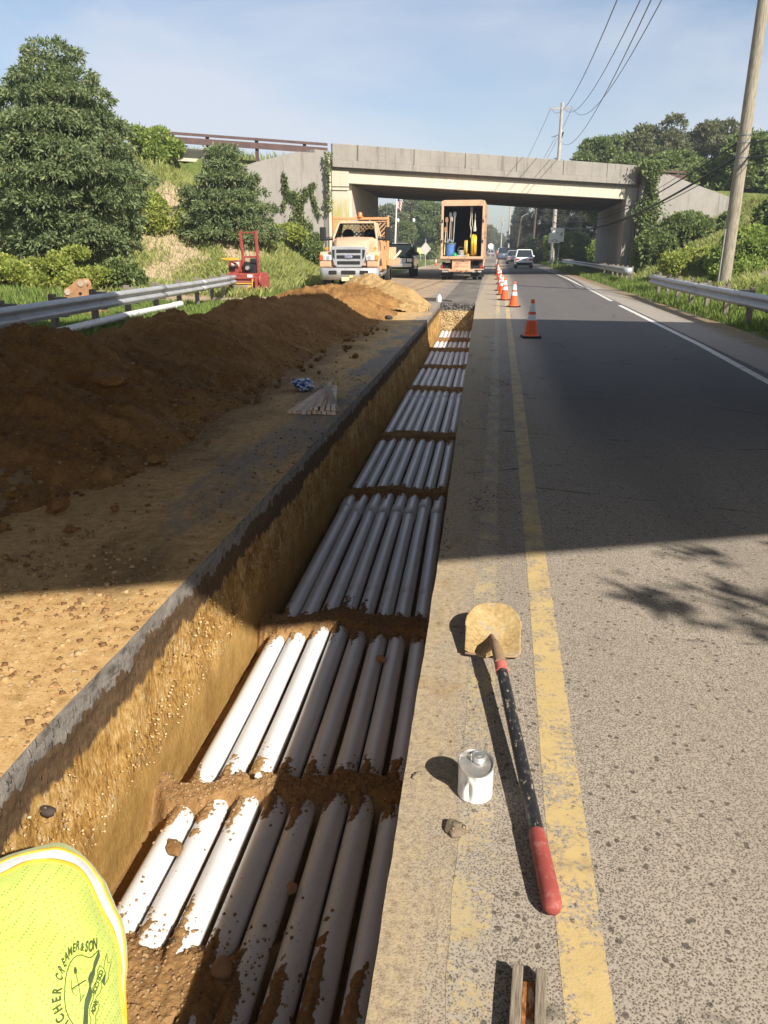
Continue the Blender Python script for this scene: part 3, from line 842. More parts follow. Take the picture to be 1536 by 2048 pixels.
M_UNDER = concrete("shade_darkened_concrete", (0.15, 0.135, 0.12), (0.21, 0.19, 0.17), 0.5)  # underside concrete, coloured darker to deepen the shade below the decks
M_STEELR = painted("rusty_rail_steel", (0.10, 0.058, 0.050), 0.8, 0.3, 3)
ND = Vector((0.371, -0.928, 0))          # towards the camera, square to the deck
DL, DR = Vector((-9.5, 46.0, 0)), Vector((8.42, 53.1, 0))
br = thing("overpass", "concrete highway overpass crossing the road behind the two trucks", "bridge", (0, 0, 0))
def span(mb, zl0, zl1, zr0, zr1, d0, d1, a=0.0, b=1.0, mi=0):
    """a bar along the deck face from d0 (front) to d1 (behind) metres off the face"""
    def P(t, z, d): 
        v = DL.lerp(DR, t) - ND * d; return (v.x, v.y, z)
    L0, L1 = zl0 + (zr0 - zl0) * a, zl1 + (zr1 - zl1) * a
    R0, R1 = zl0 + (zr0 - zl0) * b, zl1 + (zr1 - zl1) * b
    mb.hexa([P(a, L0, d0), P(b, R0, d0), P(b, R0, d1), P(a, L0, d1), P(a, L1, d0), P(b, R1, d0), P(b, R1, d1), P(a, L1, d1)], mi)
cuts = [0, .075, .245, .405, .57, .725, .875, 1.0]
mb = MB()
for k in range(7):
    span(mb, 6.36, 7.20, 5.69, 6.47, 0.0, 0.35, cuts[k] + .0006, cuts[k + 1] - .0006)
mb.build("parapet", M_CON, br, bevel=.02)
mb = MB(); span(mb, 6.00, 6.357, 5.38, 5.687, -0.06, 0.9, 0, 1); mb.build("deck_edge", M_CON, br, bevel=.015)
mb = MB(); span(mb, 5.86, 5.998, 5.25, 5.378, 0.12, .9, 0, 1); mb.build("shadow_gap_strip", M_UNDER, br)  # dark strip standing in for the shadow gap below the deck edge
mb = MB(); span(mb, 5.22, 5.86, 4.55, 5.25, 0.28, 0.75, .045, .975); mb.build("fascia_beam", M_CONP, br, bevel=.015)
# underside: deck slab and longitudinal beams
NL, NR, FL, FR = Vector((-9.6, 46.6, 0)), Vector((9.2, 54.0, 0)), Vector((-9.6, 57.3, 0)), Vector((9.2, 70.2, 0))
mb = MB()
def zt(t): return 5.75 + (5.12 - 5.75) * t
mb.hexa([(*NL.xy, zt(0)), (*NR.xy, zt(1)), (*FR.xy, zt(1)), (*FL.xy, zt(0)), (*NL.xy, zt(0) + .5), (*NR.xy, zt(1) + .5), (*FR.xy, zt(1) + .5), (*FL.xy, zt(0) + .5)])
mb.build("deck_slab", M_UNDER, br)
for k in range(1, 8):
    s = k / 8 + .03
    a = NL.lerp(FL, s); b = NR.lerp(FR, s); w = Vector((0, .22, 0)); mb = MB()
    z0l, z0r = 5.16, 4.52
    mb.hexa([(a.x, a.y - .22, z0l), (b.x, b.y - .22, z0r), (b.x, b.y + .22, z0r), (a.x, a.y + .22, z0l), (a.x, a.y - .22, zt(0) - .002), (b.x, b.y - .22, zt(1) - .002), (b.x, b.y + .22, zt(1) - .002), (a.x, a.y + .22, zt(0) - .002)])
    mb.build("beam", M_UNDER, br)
a, b = FL, FR; mb = MB()
mb.hexa([(a.x, a.y - .1, 5.14), (b.x, b.y - .1, 4.50), (b.x, b.y + .3, 4.50), (a.x, a.y + .3, 5.14), (a.x, a.y - .1, 7.1), (b.x, b.y - .1, 6.5), (b.x, b.y + .3, 6.5), (a.x, a.y + .3, 7.1)])
mb.build("far_parapet", M_CON, br)
# abutments
mb = MB(); mb.hexa([(-9.6, 46.75, -.3), (-8.62, 47.1, -.3), (-8.62, 57.3, -.3), (-9.6, 57.3, -.3), (-9.6, 46.75, 5.16), (-8.62, 47.1, 5.16), (-8.62, 57.3, 5.16), (-9.6, 57.3, 5.16)])
mb.build("abutment", M_CONP, br)
mb = MB(); mb.hexa([(7.55, 53.2, -.3), (8.7, 53.6, -.3), (8.9, 70, -.3), (7.8, 69.6, -.3), (7.55, 53.2, 4.52), (8.7, 53.6, 4.52), (8.9, 70, 4.52), (7.8, 69.6, 4.52)])
mb.build("abutment", M_CONW, br)
# pier faces with an incised band
def prism_face(mb, P0, P1, z0, z1, d0, d1, z0r=None, z1r=None):
    z0r = z0 if z0r is None else z0r; z1r = z1 if z1r is None else z1r
    q = []
    for (z_l, z_r) in ((z0, z0r), (z1, z1r)):
        for p, d, z in ((P0, d0, z_l), (P1, d0, z_r), (P1, d1, z_r), (P0, d1, z_l)):
            v = Vector(p) - ND * d; q.append((v.x, v.y, z))
    mb.hexa(q)
mb = MB(); prism_face(mb, (-9.52, 46.0, 0), (-8.6, 46.37, 0), -.3, 4.75, .16, .9); prism_face(mb, (-9.52, 46.0, 0), (-8.6, 46.37, 0), 4.80, 4.95, .13, .9); prism_face(mb, (-9.52, 46.0, 0), (-8.6, 46.37, 0), 5.0, 5.85, .16, .9)
mb.build("pier", M_PIL, br, bevel=.02)
mb = MB(); prism_face(mb, (7.6, 52.78, 0), (8.5, 53.13, 0), -.3, 4.2, .16, .6); prism_face(mb, (7.6, 52.78, 0), (8.5, 53.13, 0), 4.2, 5.25, .1, .6)
mb.build("pier", M_CON, br, bevel=.02)
# wing walls
def wing(name, pts, mat, t=1.25, back=.0):
    mb = MB(); n = len(pts)
    for i in range(n - 1):
        (x0, y0, z0), (x1, y1, z1) = pts[i], pts[i + 1]
        q = []
        for zz in ((-.4, -.4), (z0, z1)):
            for (x, y, d, z) in ((x0, y0, back, zz[0]), (x1, y1, back, zz[1]), (x1, y1, back + t, zz[1]), (x0, y0, back + t, zz[0])):
                v = Vector((x, y, 0)) - ND * d; q.append((v.x, v.y, z))
        mb.hexa(q)
    return mb.build(name, mat, br)
wing("wing_wall", [(-18.5, 42.4, 4.3), (-13.5, 44.4, 6.12), (-11.0, 45.4, 6.80), (-10.4, 45.64, 6.86), (-9.72, 45.9, 6.80)], M_CONW)
wing("wing_wall", [(9.05, 53.36, 6.02), (10.1, 53.8, 6.02), (13.6, 55.2, 5.0), (19, 57.3, 3.4)], M_CONW)
mb = MB(); prism_face(mb, (-9.95, 45.8, 0), (-9.52, 46.0, 0), -.3, 6.75, .25, .8); mb.build("joint_panel", M_CONP, br)
mb = MB(); prism_face(mb, (8.45, 53.1, 0), (9.1, 53.36, 0), -.3, 6.1, .25, .8); mb.build("joint_panel", M_CONW, br)
# rusty box rail on the highway, left and right
def hwy_rail(label, x0, x1, n, zoff=0.85):
    r_ = thing("bridge_rail", label, "railing", (0, 0, 0))
    def pt(x, z): return (x, 49.85 + .4 * x - .05, float(road_z(x)) + z)
    for dz, h in ((zoff, .13), (zoff - .40, .30)):
        mb = MB()
        a, b = pt(x0, dz), pt(x1, dz)
        mb.hexa([(a[0], a[1], a[2]), (b[0], b[1], b[2]), (b[0], b[1] + .12, b[2]), (a[0], a[1] + .12, a[2]), (a[0], a[1], a[2] + h), (b[0], b[1], b[2] + h), (b[0], b[1] + .12, b[2] + h), (a[0], a[1] + .12, a[2] + h)])
        mb.build("rail", M_STEELR, r_)
    for k in range(n):
        x = x0 + (x1 - x0) * (k + .5) / n; p = pt(x, 0); mb = MB()
        mb.box((p[0], p[1] + .2, p[2] + zoff / 2 - .1), (.16, .14, zoff + .3)); mb.build("post", M_STEELR, r_)
hwy_rail("rusty brown highway railing above the left slope, running down to the overpass", -34, -9.75, 10)
hwy_rail("short rusty railing end beyond the right end of the overpass parapet", 8.6, 11.2, 2, .75)
mb = MB(); a, b = (-40, 34.6), (-15.5, 44.4)
mb.hexa([(a[0], a[1], 7.05), (b[0], b[1], 6.1), (b[0], b[1] + .1, 6.1), (a[0], a[1] + .1, 7.05), (a[0], a[1], 7.72), (b[0], b[1], 6.72), (b[0], b[1] + .1, 6.72), (a[0], a[1] + .1, 7.72)])
props(mb.build("concrete_barrier", M_CONP), "pale concrete barrier below the rusty highway railing behind the big tree", "barrier")

# ================================================================== the overpass above the camera: its shadow lies across the work site
ob = thing("overpass", "twin overpass out of view above, whose shadow lies across the trench", "bridge", (0, 0, 0))
S0, S1 = Vector((-20, -9.74)), Vector((18.5, 4.1)); N0, NM, N1 = Vector((-20, 4.4)), Vector((6.3, 13.05)), Vector((18.5, 11.8))
mb = MB()
def zz(x): return 5.15
mb.prism([tuple(S0), tuple(S1), tuple(N1), tuple(NM), tuple(N0)], (0, 0, 5.95), .5, "Z"); mb.build("deck_slab", M_UNDER, ob)
mb = MB(); mb.hexa([(*S0, 5.1), (*S1, 5.1), (S1.x, S1.y + .5, 5.1), (S0.x, S0.y + .5, 5.1), (*S0, 5.69), (*S1, 5.69), (S1.x, S1.y + .5, 5.69), (S0.x, S0.y + .5, 5.69)]); mb.build("fascia_beam", M_CONP, ob)
for k in range(1, 8):
    s = k / 8; a = S0.lerp(N0, s); b = S1.lerp(N1, s * .93); mb = MB()
    mb.hexa([(a.x, a.y - .22, 5.12), (b.x, b.y - .22, 5.12), (b.x, b.y + .22, 5.12), (a.x, a.y + .22, 5.12), (a.x, a.y - .22, 5.695), (b.x, b.y - .22, 5.695), (b.x, b.y + .22, 5.695), (a.x, a.y + .22, 5.695)]); mb.build("beam", M_UNDER, ob)
for a, b, s in ((S0, S1, .35), (N0, NM, -.35), (NM, N1, -.35)):
    mb = MB(); mb.hexa([(a.x, a.y, 6.203), (b.x, b.y, 6.203), (b.x, b.y + s, 6.203), (a.x, a.y + s, 6.203), (a.x, a.y, 7.0), (b.x, b.y, 7.0), (b.x, b.y + s, 7.0), (a.x, a.y + s, 7.0)]); mb.build("parapet", M_CON, ob)
for x0, x1, yn in ((-10.9, -9.7, 6.6), (8.5, 9.6, 12.4)):
    mb = MB(); f = lambda x: S0.y + (x - S0.x) * (S1.y - S0.y) / (S1.x - S0.x)
    mb.hexa([(x0, f(x0) + .6, -.3), (x1, f(x1) + .6, -.3), (x1, yn, -.3), (x0, yn, -.3), (x0, f(x0) + .6, 5.10), (x1, f(x1) + .6, 5.10), (x1, yn, 5.10), (x0, yn, 5.10)]); mb.build("abutment", M_CONP, ob)

# ================================================================== guardrails
M_GALV = painted("galvanised_steel", (0.42, 0.43, 0.44), 0.5, 0.14, 2.5, 0.5, 0.35, dirt=(0.26, 0.23, 0.19), dirt_amt=.5)
M_GALVD = painted("dull_galvanised_steel", (0.33, 0.335, 0.33), 0.55, 0.18, 2.5, 0.5, 0.45, dirt=(0.20, 0.17, 0.13), dirt_amt=.5)
M_WOODP = painted("grey_timber_post", (0.20, 0.17, 0.135), 0.9, 0.3, 8)
WB = [(-.155, .0), (-.148, .028), (-.115, .060), (-.085, .078), (-.060, .070), (-.038, .022), (0, .0), (.038, .022), (.060, .070), (.085, .078), (.115, .060), (.148, .028), (.155, .0)]
def guardrail(name, label, path, side, zc=.56, spacing=1.905, group=None, buffer_end=False, blocks=True, mat=None):
    """path of (x, y); side +1: the corrugation faces +x"""
    mat = mat or M_GALV
    P = [Vector((x, y)) for x, y in path]
    # arc-length resample
    seg = [0]
    for i in range(1, len(P)): seg.append(seg[-1] + (P[i] - P[i - 1]).length)
    L = seg[-1]
    def at(s):
        x = np.interp(s, seg, [p.x for p in P]); y = np.interp(s, seg, [p.y for p in P]); return float(x), float(y)
    def nrm(s):
        a, b = at(max(0, s - .4)), at(min(L, s + .4)); t = Vector((b[0] - a[0], b[1] - a[1])).normalized()
        n = Vector((t.y, -t.x)); 
        return n if n.x * side > 0 else -n
    x0, y0 = at(0)
    root = thing(name, label, "guardrail", (x0, y0, 0), 0, group)
    panel = 3.81; ns = int(math.ceil(L / panel))
    for k in range(ns):
        a, b = k * panel, min(L, (k + 1) * panel + .32)
        rings = []
        m_ = 9
        for q in range(m_):
            s = a + (b - a) * q / (m_ - 1); x, y = at(min(s, L)); n = nrm(min(s, L))
            off = 0.004 if k % 2 else 0.0
            rings.append([(x - x0 + n.x * (d + off), y - y0 + n.y * (d + off), zc + h) for h, d in WB])
        mb = MB(); mb.loft(rings, cap=False, closed=False)
        o = mb.build("rail_panel", mat, root, auto=50)
        sd = o.modifiers.new("thickness", 'SOLIDIFY'); sd.thickness = .004; sd.offset = 0
    s = .35
    while s < L:
        x, y = at(s); n = nrm(s); ang = math.atan2(n.y, n.x)
        mb = MB()
        bx, by = x - x0 - n.x * .26, y - y0 - n.y * .26
        mb.box((bx, by, zc - .22 + .0), (.10, .16, .90), (0, 0, ang))
        p = mb.build("post", M_WOODP, root, bevel=.006)
        if blocks:
            mb = MB(); mb.box((x - x0 - n.x * .105, y - y0 - n.y * .105, zc + .0), (.20, .15, .36), (0, 0, ang)); mb.build("spacer_block", M_WOODP, p, bevel=.008)
        s += spacing
    if buffer_end:
        x, y = at(0); n = nrm(0); a, b = at(0), at(.5); t = Vector((a[0] - b[0], a[1] - b[1])).normalized()
        ring = []
        for k in range(9):
            th = -math.pi / 2 + math.pi * k / 8
            q = Vector((math.cos(th) * .22, math.sin(th) * .22))
            ring.append((t * q.x + n * q.y))
        mb = MB(); mb.loft([[(v.x, v.y, zc - .18), (v.x, v.y, zc + .18)] for v in ring], cap=False, closed=False)
        o = mb.build("buffer_end", mat, root, auto=60); sd = o.modifiers.new("thickness", 'SOLIDIFY'); sd.thickness = .005
    return root
guardrail("guardrail", "long grey steel guardrail curving behind the spoil ridge to the red roller", [(-6.3, 4.0), (-6.9, 7.5), (-7.6, 11), (-8.2, 16.6), (-8.6, 21.5), (-9.05, 25.5), (-9.45, 28.0)], 1, .60)
guardrail("guardrail", "nearer right hand guardrail, grey in the grass by the gravel heap", [(5.45, 30.3), (5.3, 26), (5.25, 20), (5.25, 14), (5.4, 6)], -1, .60, group=None)
guardrail("guardrail", "right hand guardrail with a rounded end, running past the overpass pier", [(6.25, 41.0), (6.35, 46), (6.35, 55), (6.25, 66), (6.0, 80)], -1, .60, buffer_end=True)

# white spare conduit lying on the grass, seen behind the ridge
M_WPVC = painted("white_conduit_plastic", (0.66, 0.66, 0.64), 0.4, 0.08, 5, dirt=(0.35, 0.28, 0.18), dirt_amt=.4)
rt = thing("spare_conduit", "white spare conduit lying on the grass below the left guardrail", "conduit", (-7.25, 9.2, .18))
mb = MB(); mb.tube([(0, 0, 0), (-.55, 3.8, 0.02), (-1.0, 7.6, .03), (-1.35, 11.5, .02)], .075, 18); mb.build("pipe_section", M_WPVC, rt, auto=50)
mb = MB(); mb.tube([(-1.30, 11.0, .021), (-1.36, 11.6, .021)], .085, 18); mb.build("bell_joint", M_WPVC, rt, auto=50)
# dark steel post leaning at the near end of the ridge
rt = thing("steel_post", "dark square steel post leaning on the spoil ridge at the left edge", "post", (-5.22, 7.3, 0), 0)
mb = MB(); mb.box((0, 0, .66), (.12, .12, .95), (0, R(-42), R(8))); mb.build("post_shaft", M_GALVD, rt, bevel=.01)
mb = MB(); mb.box((-.325, -.045, 1.02), (.17, .17, .02), (0, R(-42), R(8))); mb.build("base_plate", M_GALVD, rt, bevel=.004)
# rusty excavator bucket behind the rail
M_RUST = painted("rusty_bucket_steel", (0.36, 0.19, 0.095), 0.85, 0.25, 4, dirt=(0.20, 0.12, 0.07), dirt_amt=.6)
M_PIN = painted("worn_pin_steel", (0.55, 0.45, 0.35), 0.6, 0.15, 9, 0.5, .4)
bk = thing("excavator_bucket", "rusty excavator bucket lug with two pin holes behind the guardrail", "bucket", (-10.35, 18.5, -.12), R(8))
mb = MB()
for dy in (0, .34):
    mb.prism([(-.28, .15), (-.30, .62), (-.27, .80), (-.16, .86), (.10, 1.05), (.22, 1.04), (.28, .92), (.29, .15)], (0, dy, 0), .05)
mb.build("lug_plate", M_RUST, bk, bevel=.012)
mb = MB(); prof = [(.42, 0), (.45, .25), (.36, .42), (.0, .45)]
mb.prism([(-.5, .0), (.5, .0), (.52, .3), (.3, .45), (-.4, .42), (-.55, .25)], (0, .2, 0), .75); mb.build("bucket_shell", M_RUST, bk, bevel=.03)
for px, pz in ((-.19, .74), (.16, .94)):
    mb = MB(); mb.lathe([(0, -.05), (.075, -.05), (.075, .42), (0, .42)], (px, 0, pz), 'Y', 16); mb.build("pin", M_PIN, bk, auto=40)
mb = MB(); mb.lathe([(0, -.032), (.04, -.032), (.04, .0)], (.12, 0, .70), 'Y', 12); mb.build("pin_hole", painted("black_hole", (0.02, .015, .012), .9), bk)
# stakes by the track
M_WOODL = painted("raw_pine", (0.56, 0.45, 0.30), 0.85, 0.2, 8)
for (x, y, z, h, lab) in ((-16.9, 27.5, .35, 1.0, "white topped survey stake in the grass below the big tree"), (-15.9, 23.5, .2, .8, "short orange and yellow survey stake at the left edge of the photo")):
    st = thing("survey_stake", lab, "stake", (x, y, z), .3)
    mb = MB(); mb.box((0, 0, h / 2), (.10, .03, h)); mb.build("stake_shaft", M_WOODL if h > .9 else painted("orange_stake_paint", (.62, .34, .08), .8), st)
    mb = MB(); mb.prism([(-.05, 0), (.12, -.05), (.10, -.22), (.02, -.3), (-.05, -.2)], (0, -.02, h), .008); mb.build("flagging", painted("white_ribbon", (.75, .74, .7), .7), st)

# ================================================================== utility poles and wires
m = NT("weathered_pole_wood", 0.9, 0.15)
o_ = m.obj(); st = m.noise(7, 7, 0.7, m.mapv(o_, (4, 4, 0.35)))
c = m.ramp(st, [(0.34, (0.17, 0.14, 0.10)), (0.5, (0.30, 0.262, 0.20)), (0.68, (0.43, 0.385, 0.31))])
c = m.mix(m.mr(m.noise(2.5, 5, .6, m.mapv(o_, (2, 2, .7))), .55, .7, 0, .5), c, (0.30, 0.29, 0.19))
m.col(c); m.bump(st, 0.8, 0.02); M_POLE = m.mat
M_POLE2 = painted("pale_pole_wood", (0.42, 0.38, 0.33), 0.9, 0.2, 1.0)
M_POLED = painted("dark_pole_wood", (0.11, 0.075, 0.055), 0.9, 0.25, 1.0)
M_CABLE = painted("black_cable", (0.025, 0.025, 0.028), 0.6)
M_WIREG = painted("grey_wire", (0.12, 0.125, 0.14), 0.5)
M_BLACK = painted("black_rubber", (0.022, 0.022, 0.024), 0.75, 0.2, 6, 0.3)
NP = (8.13, 30.8)
pl = thing("utility_pole", "tall weathered wooden utility pole behind the right guardrail", "utility pole", (NP[0], NP[1], 0))
mb = MB(); mb.tube([(0, 0, -.3), (0.02, 0, 3), (.03, 0, 6), (.05, 0, 12.5)], [.225, .215, .20, .165], 22); mb.build("pole_shaft", M_POLE, pl, auto=50)
for z in (5.36, 5.12, 4.65, 4.42):
    mb = MB(); mb.lathe([(.222, -.025), (.225, .025)], (.03, 0, z), 'Z', 20); mb.build("band", M_GALVD, pl)
mb = MB(); mb.tube([(-.2, -.1, 0), (-.235, -.12, .02), (-.21, -.11, 2.3)], .025, 8); mb.build("ground_conduit", M_GALVD, pl)
mb = MB(); mb.box((.05, 0, 12.0), (2.4, .1, .12)); mb.build("crossarm", M_POLE, pl)
FP = (5.75, 92.5)
p2 = thing("utility_pole", "tall pole with a crossarm rising behind the overpass parapet", "utility pole", (FP[0], FP[1], 0))
mb = MB(); mb.tube([(0, 0, 0), (0, 0, 16.3)], [.24, .16], 14); mb.build("pole_shaft", M_POLE2, p2, auto=50)
mb = MB(); mb.box((-.15, 0, 15.75), (2.4, .1, .12)); mb.build("crossarm", M_POLE2, p2)
mb = MB(); mb.tube([(-.9, 0, 13.0), (-.3, 0, 13.2), (0, 0, 13.35)], .03, 6); mb.tube([(.12, 0, 12.9), (.3, 0, 13.5)], .09, 8); mb.build("insulator_bracket", M_BLACK, p2)
for x in (-1.3, -.6, .2, 1.0):
    mb = MB(); mb.lathe([(.03, 0), (.07, .03), (.05, .1), (.07, .16), (0, .22)], (x, 0, 15.82), 'Z', 8); mb.build("insulator", M_GALV, p2)
def wire(label, a, b, sag, r, group, mat=M_CABLE, n=26, name="overhead_wire"):
    a = Vector(a); b = Vector(b); pts = []
    for k in range(n + 1):
        t = k / n; p = a.lerp(b, t); p.z -= sag * 4 * t * (1 - t); pts.append(p - a)
    mb = MB(); mb.tube(pts, r, 6)
    o = mb.build(name, mat, None, auto=60); o.location = a
    return props(o, label, "wire", group)
G1 = "power wires rising to the top edge"
for (ax, az, b, sg, lab) in ((-1.2, 15.95, (2.62, 8, 8.74), 2.6, "leftmost power wire running from the far crossarm to the top edge"),
                             (-.1, 16.3, (3.12, 8, 8.80), 2.9, "middle power wire leaving the top of the far pole"),
                             (1.0, 15.95, (3.60, 8, 8.92), 2.9, "rightmost power wire leaving the far crossarm"),
                             (.1, 12.6, (3.2, 8, 8.80), 2.4, "lower wire leaving the far pole below its crossarm and crossing the power wires")):
    wire(lab, (FP[0] + ax, FP[1], az), b, sg, .017, G1, M_WIREG)
G2 = "thin wires from the far crossarm down behind the overpass"
for dx, px in ((-1.2, 0.9), (-.45, 2.6), (1.0, 4.2)):
    wire({-1.2: "leftmost thin wire dropping from the far crossarm to the parapet", -.45: "middle thin wire dropping from the far pole to the parapet", 1.0: "thin wire dropping just right of the far pole to the parapet"}[dx],
         (FP[0] + dx, FP[1], 15.7 if dx != -.45 else 13.1), (px - 1.0, 150, 10.5), 1.0, .022, G2, M_WIREG)
G3 = "cables strung from the near pole under the overpass"
for z0, z1, r, sg, lab in ((5.12, 5.3, .028, 1.5, "upper thick cable from the near pole toward the overpass"), (4.65, 4.55, .045, 1.45, "thickest black cable bundle from the near pole, sagging under the overpass"),
                           (5.36, 5.7, .012, 1.6, "thin top cable from the near pole toward the overpass"), (4.42, 4.35, .016, 1.3, "lowest thin cable from the near pole toward the overpass")):
    wire(lab, (NP[0] - .18, NP[1], z0), (FP[0] - .1, FP[1], z1), sg, r, G3)
G4 = "cables from the near pole to the right edge"
for z0, r, lab in ((5.12, .03, "upper cable running from the near pole to the right edge"), (4.65, .045, "thick cable bundle running from the near pole to the right edge"), (5.36, .012, "thin top wire running from the near pole to the right edge"), (4.42, .014, "lowest thin wire running from the near pole to the right edge")):
    wire(lab, (NP[0] + .2, NP[1], z0), (10.5, -6, z0 + .3), .9, r, G4)

# smaller poles down the road, each with what the photo shows of it
def far_pole(label, x, y, h, mat, r=.15, arm=None, lamp=None, box=None, lean=0.0, cat="utility pole"):
    t = thing("street_lamp" if lamp else "utility_pole", label, "street lamp" if lamp else cat, (x, y, 0), 0, None if lamp else "utility poles down the road")
    mb = MB(); mb.tube([(0, 0, -.2), (lean, 0, h)], [r, r * .7], 10); mb.build("pole_shaft", mat, t, auto=50)
    if arm: 
        mb = MB(); mb.box((lean, 0, h - .4), (arm, .12, .14)); mb.build("crossarm", mat, t)
    if lamp:
        mb = MB(); mb.tube([(lean, 0, h - .2), (lean + lamp * .4, 0, h + .25), (lean + lamp, 0, h + .4)], [.06, .05, .04], 8); mb.build("lamp_arm", M_GALV, t)
        mb = MB(); mb.box((lean + lamp + .2, 0, h + .38), (.6, .25, .14)); mb.build("lamp_head", M_GALV, t, bevel=.04)
    if box:
        mb = MB(); mb.lathe([(0, 0), (.28, 0), (.28, .8), (0, .85)], (lean + .35, 0, box), 'Z', 12); mb.build("transformer", M_GALV, t)
    return t
far_pole("slim dark pole with a curved lamp arm beyond the overpass", 2.4, 130, 6.6, M_POLED, .16, lamp=1.5, lean=.6)
far_pole("pale utility pole with a crossarm, left of the street lamp down the road", 1.7, 180, 10.6, M_POLE2, .2, arm=3.4)
far_pole("dark leaning utility pole right of the street lamp down the road", 4.2, 112, 9.0, M_POLED, .17, lean=.35)
far_pole("thin pale utility pole with a transformer among the distant poles", 0.1, 235, 10.4, M_POLE2, .2, arm=2.0, box=8.2)
far_pole("very distant pale utility pole near the end of the road", -1.6, 300, 10.5, M_POLE2, .22, arm=3.0)
far_pole("most distant thin dark pole beside the box truck's right edge", -3.9, 360, 10.5, M_POLE2, .25, arm=3.4)

# ================================================================== traffic cones
M_CONE = painted("orange_cone_plastic", (0.80, 0.115, 0.028), 0.5, 0.06, 5, 0.4, dirt=(.35, .12, .06), dirt_amt=.3)
M_REFL = painted("reflective_sleeve", (0.74, 0.74, 0.75), 0.35, 0.05, 5, .6, dirt=(.5, .45, .42), dirt_amt=.4)
def make_cone(label, loc, rz):
    t = thing("traffic_cone", label, "traffic cone", loc, rz, "orange cones along the double yellow line")
    mb = MB(); mb.prism([(-.17, -.185), (.17, -.185), (.185, -.17), (.185, .17), (.17, .185), (-.17, .185), (-.185, .17), (-.185, -.17)], (0, 0, .018), .036, 'Z'); mb.build("base", M_BLACK, t, bevel=.008)
    H, r0, r1 = .71, .135, .033
    rr = lambda z: r0 + (r1 - r0) * (z - .036) / (H - .036)
    mb = MB(); mb.lathe([(.155, .0365), (.15, .05)] + [(rr(z), z) for z in (.06, .3, .5, .70)] + [(.022, .715), (.018, .69)], n=28); mb.build("cone_body", M_CONE, t, auto=50)
    for z0, z1 in ((.33, .435), (.485, .64)):
        mb = MB(); mb.lathe([(rr(z) + .0025, z) for z in (z0, z1)], n=28); mb.build("reflective_band", M_REFL, t, auto=50)
    return t
c0 = make_cone("nearest orange cone, standing alone in the shadow on the right lane", (.655, 15.4, .002), .1)
CP = [(.46, 23.9, "first cone standing in full sun beyond the shadow edge"), (.21, 27.2, "second sunlit cone beyond the shadow edge"), (.12, 30.4, "third sunlit cone along the yellow line"), (.06, 33.6, "fourth sunlit cone, level with the flatbed truck's front wheels"),
      (.05, 40.3, "cone level with the rear of the flatbed truck"), (-.03, 46.5, "cone beside the box truck's rear wheels"), (-.1, 54, "cone standing at the near edge of the overpass shadow"), (-.15, 61.2, "cone in the overpass shadow"),
      (-.2, 69.5, "cone at the far edge of the overpass shadow"), (-.3, 79, "small cone left of the white car"), (-.35, 90, "farthest small cone in the line")]
for x, y, lab in CP:
    c = copy_tree(c0); c.location = (x, y, .002); c.rotation_euler = (0, 0, x * 9 + y); c["label"] = lab
c = copy_tree(c0); c.location = (-6.9, 88, .002); c["label"] = "lone cone on the left side between the pickup and the box truck"; del c["group"]

# ================================================================== signs
M_SIGN = painted("white_sign_face", (0.74, 0.73, 0.70), 0.5, 0.06, 3)
M_INK = painted("black_sign_ink", (0.03, 0.03, 0.03), 0.6)
def strokes(mb, pts, w, y=0.0, t=.004):
    for (x0, z0), (x1, z1) in zip(pts[:-1], pts[1:]):
        d = Vector((x1 - x0, z1 - z0)); L = d.length
        mb.box(((x0 + x1) / 2, y, (z0 + z1) / 2), (L, t, w), (0, -math.atan2(d.y, d.x), 0))
sg = thing("road_sign", "white square sign with black crossing arrows on two posts right of the road", "road sign", (5.55, 84, 0), R(4))
for x in (-.28, .28):
    mb = MB(); mb.box((x, .04, 1.6), (.07, .05, 3.2)); mb.build("post", M_GALV, sg)
mb = MB(); mb.box((.05, 0, 3.05), (1.35, .012, 1.35)); mb.build("sign_panel", M_SIGN, sg)
mb = MB(); mb.box((-.25, -.02, 2.75), (1.1, .012, .95)); mb.build("lower_panel", M_SIGN, sg)
mb = MB()
strokes(mb, [(-.1, 2.95), (.55, 3.2)], .07, -.012); strokes(mb, [(.05, 3.3), (.3, 2.75)], .07, -.012); strokes(mb, [(-.05, 3.15), (.6, 2.95)], .06, -.012)
strokes(mb, [(.5, 3.3), (.56, 3.2), (.46, 3.12)], .05, -.013); strokes(mb, [(-.5, 2.5), (-.2, 2.62), (0.1, 2.5)], .05, -.032); strokes(mb, [(-.5, 2.45), (.1, 2.43)], .035, -.033)
mb.build("sign_marks", M_INK, sg)
dg = thing("road_sign", "pale grey back of a diamond road sign left of the box truck", "road sign", (-6.95, 76, 0), R(3))
mb = MB(); mb.box((0, .03, 1.3), (.07, .05, 2.6)); mb.build("post", M_GALV, dg)
mb = MB(); mb.prism([(-.52, 0), (0, -.6), (.52, 0), (0, .6)], (0, 0, 1.72), .012); mb.build("sign_panel", painted("sign_back_metal", (.56, .55, .50), .5, .08, 2, .5, .2), dg)
gs = thing("yard_sign", "small yellow green sign low on the grass beyond the pickup", "sign", (-11.5, 118, 0), 0)
mb = MB(); mb.box((0, 0, 1.5), (1.0, .03, .85)); mb.build("sign_panel", painted("yellow_green_sign", (.62, .66, .28), .5), gs)
mb = MB(); mb.box((0, .03, .5), (.1, .05, 1.15)); mb.build("post", M_GALV, gs)
fg = thing("flagpole", "white flagpole with a striped flag hanging limp behind the trucks", "flagpole", (-14.3, 110, 0), 0)
mb = MB(); mb.tube([(0, 0, 0), (.28, 0, 8.4)], [.13, .09], 10); mb.build("pole_shaft", painted("white_pole_paint", (.78, .78, .76), .4), fg, auto=50)
m = NT("striped_flag_cloth", .8, .1); X, Y, Z = m.sep(m.obj())
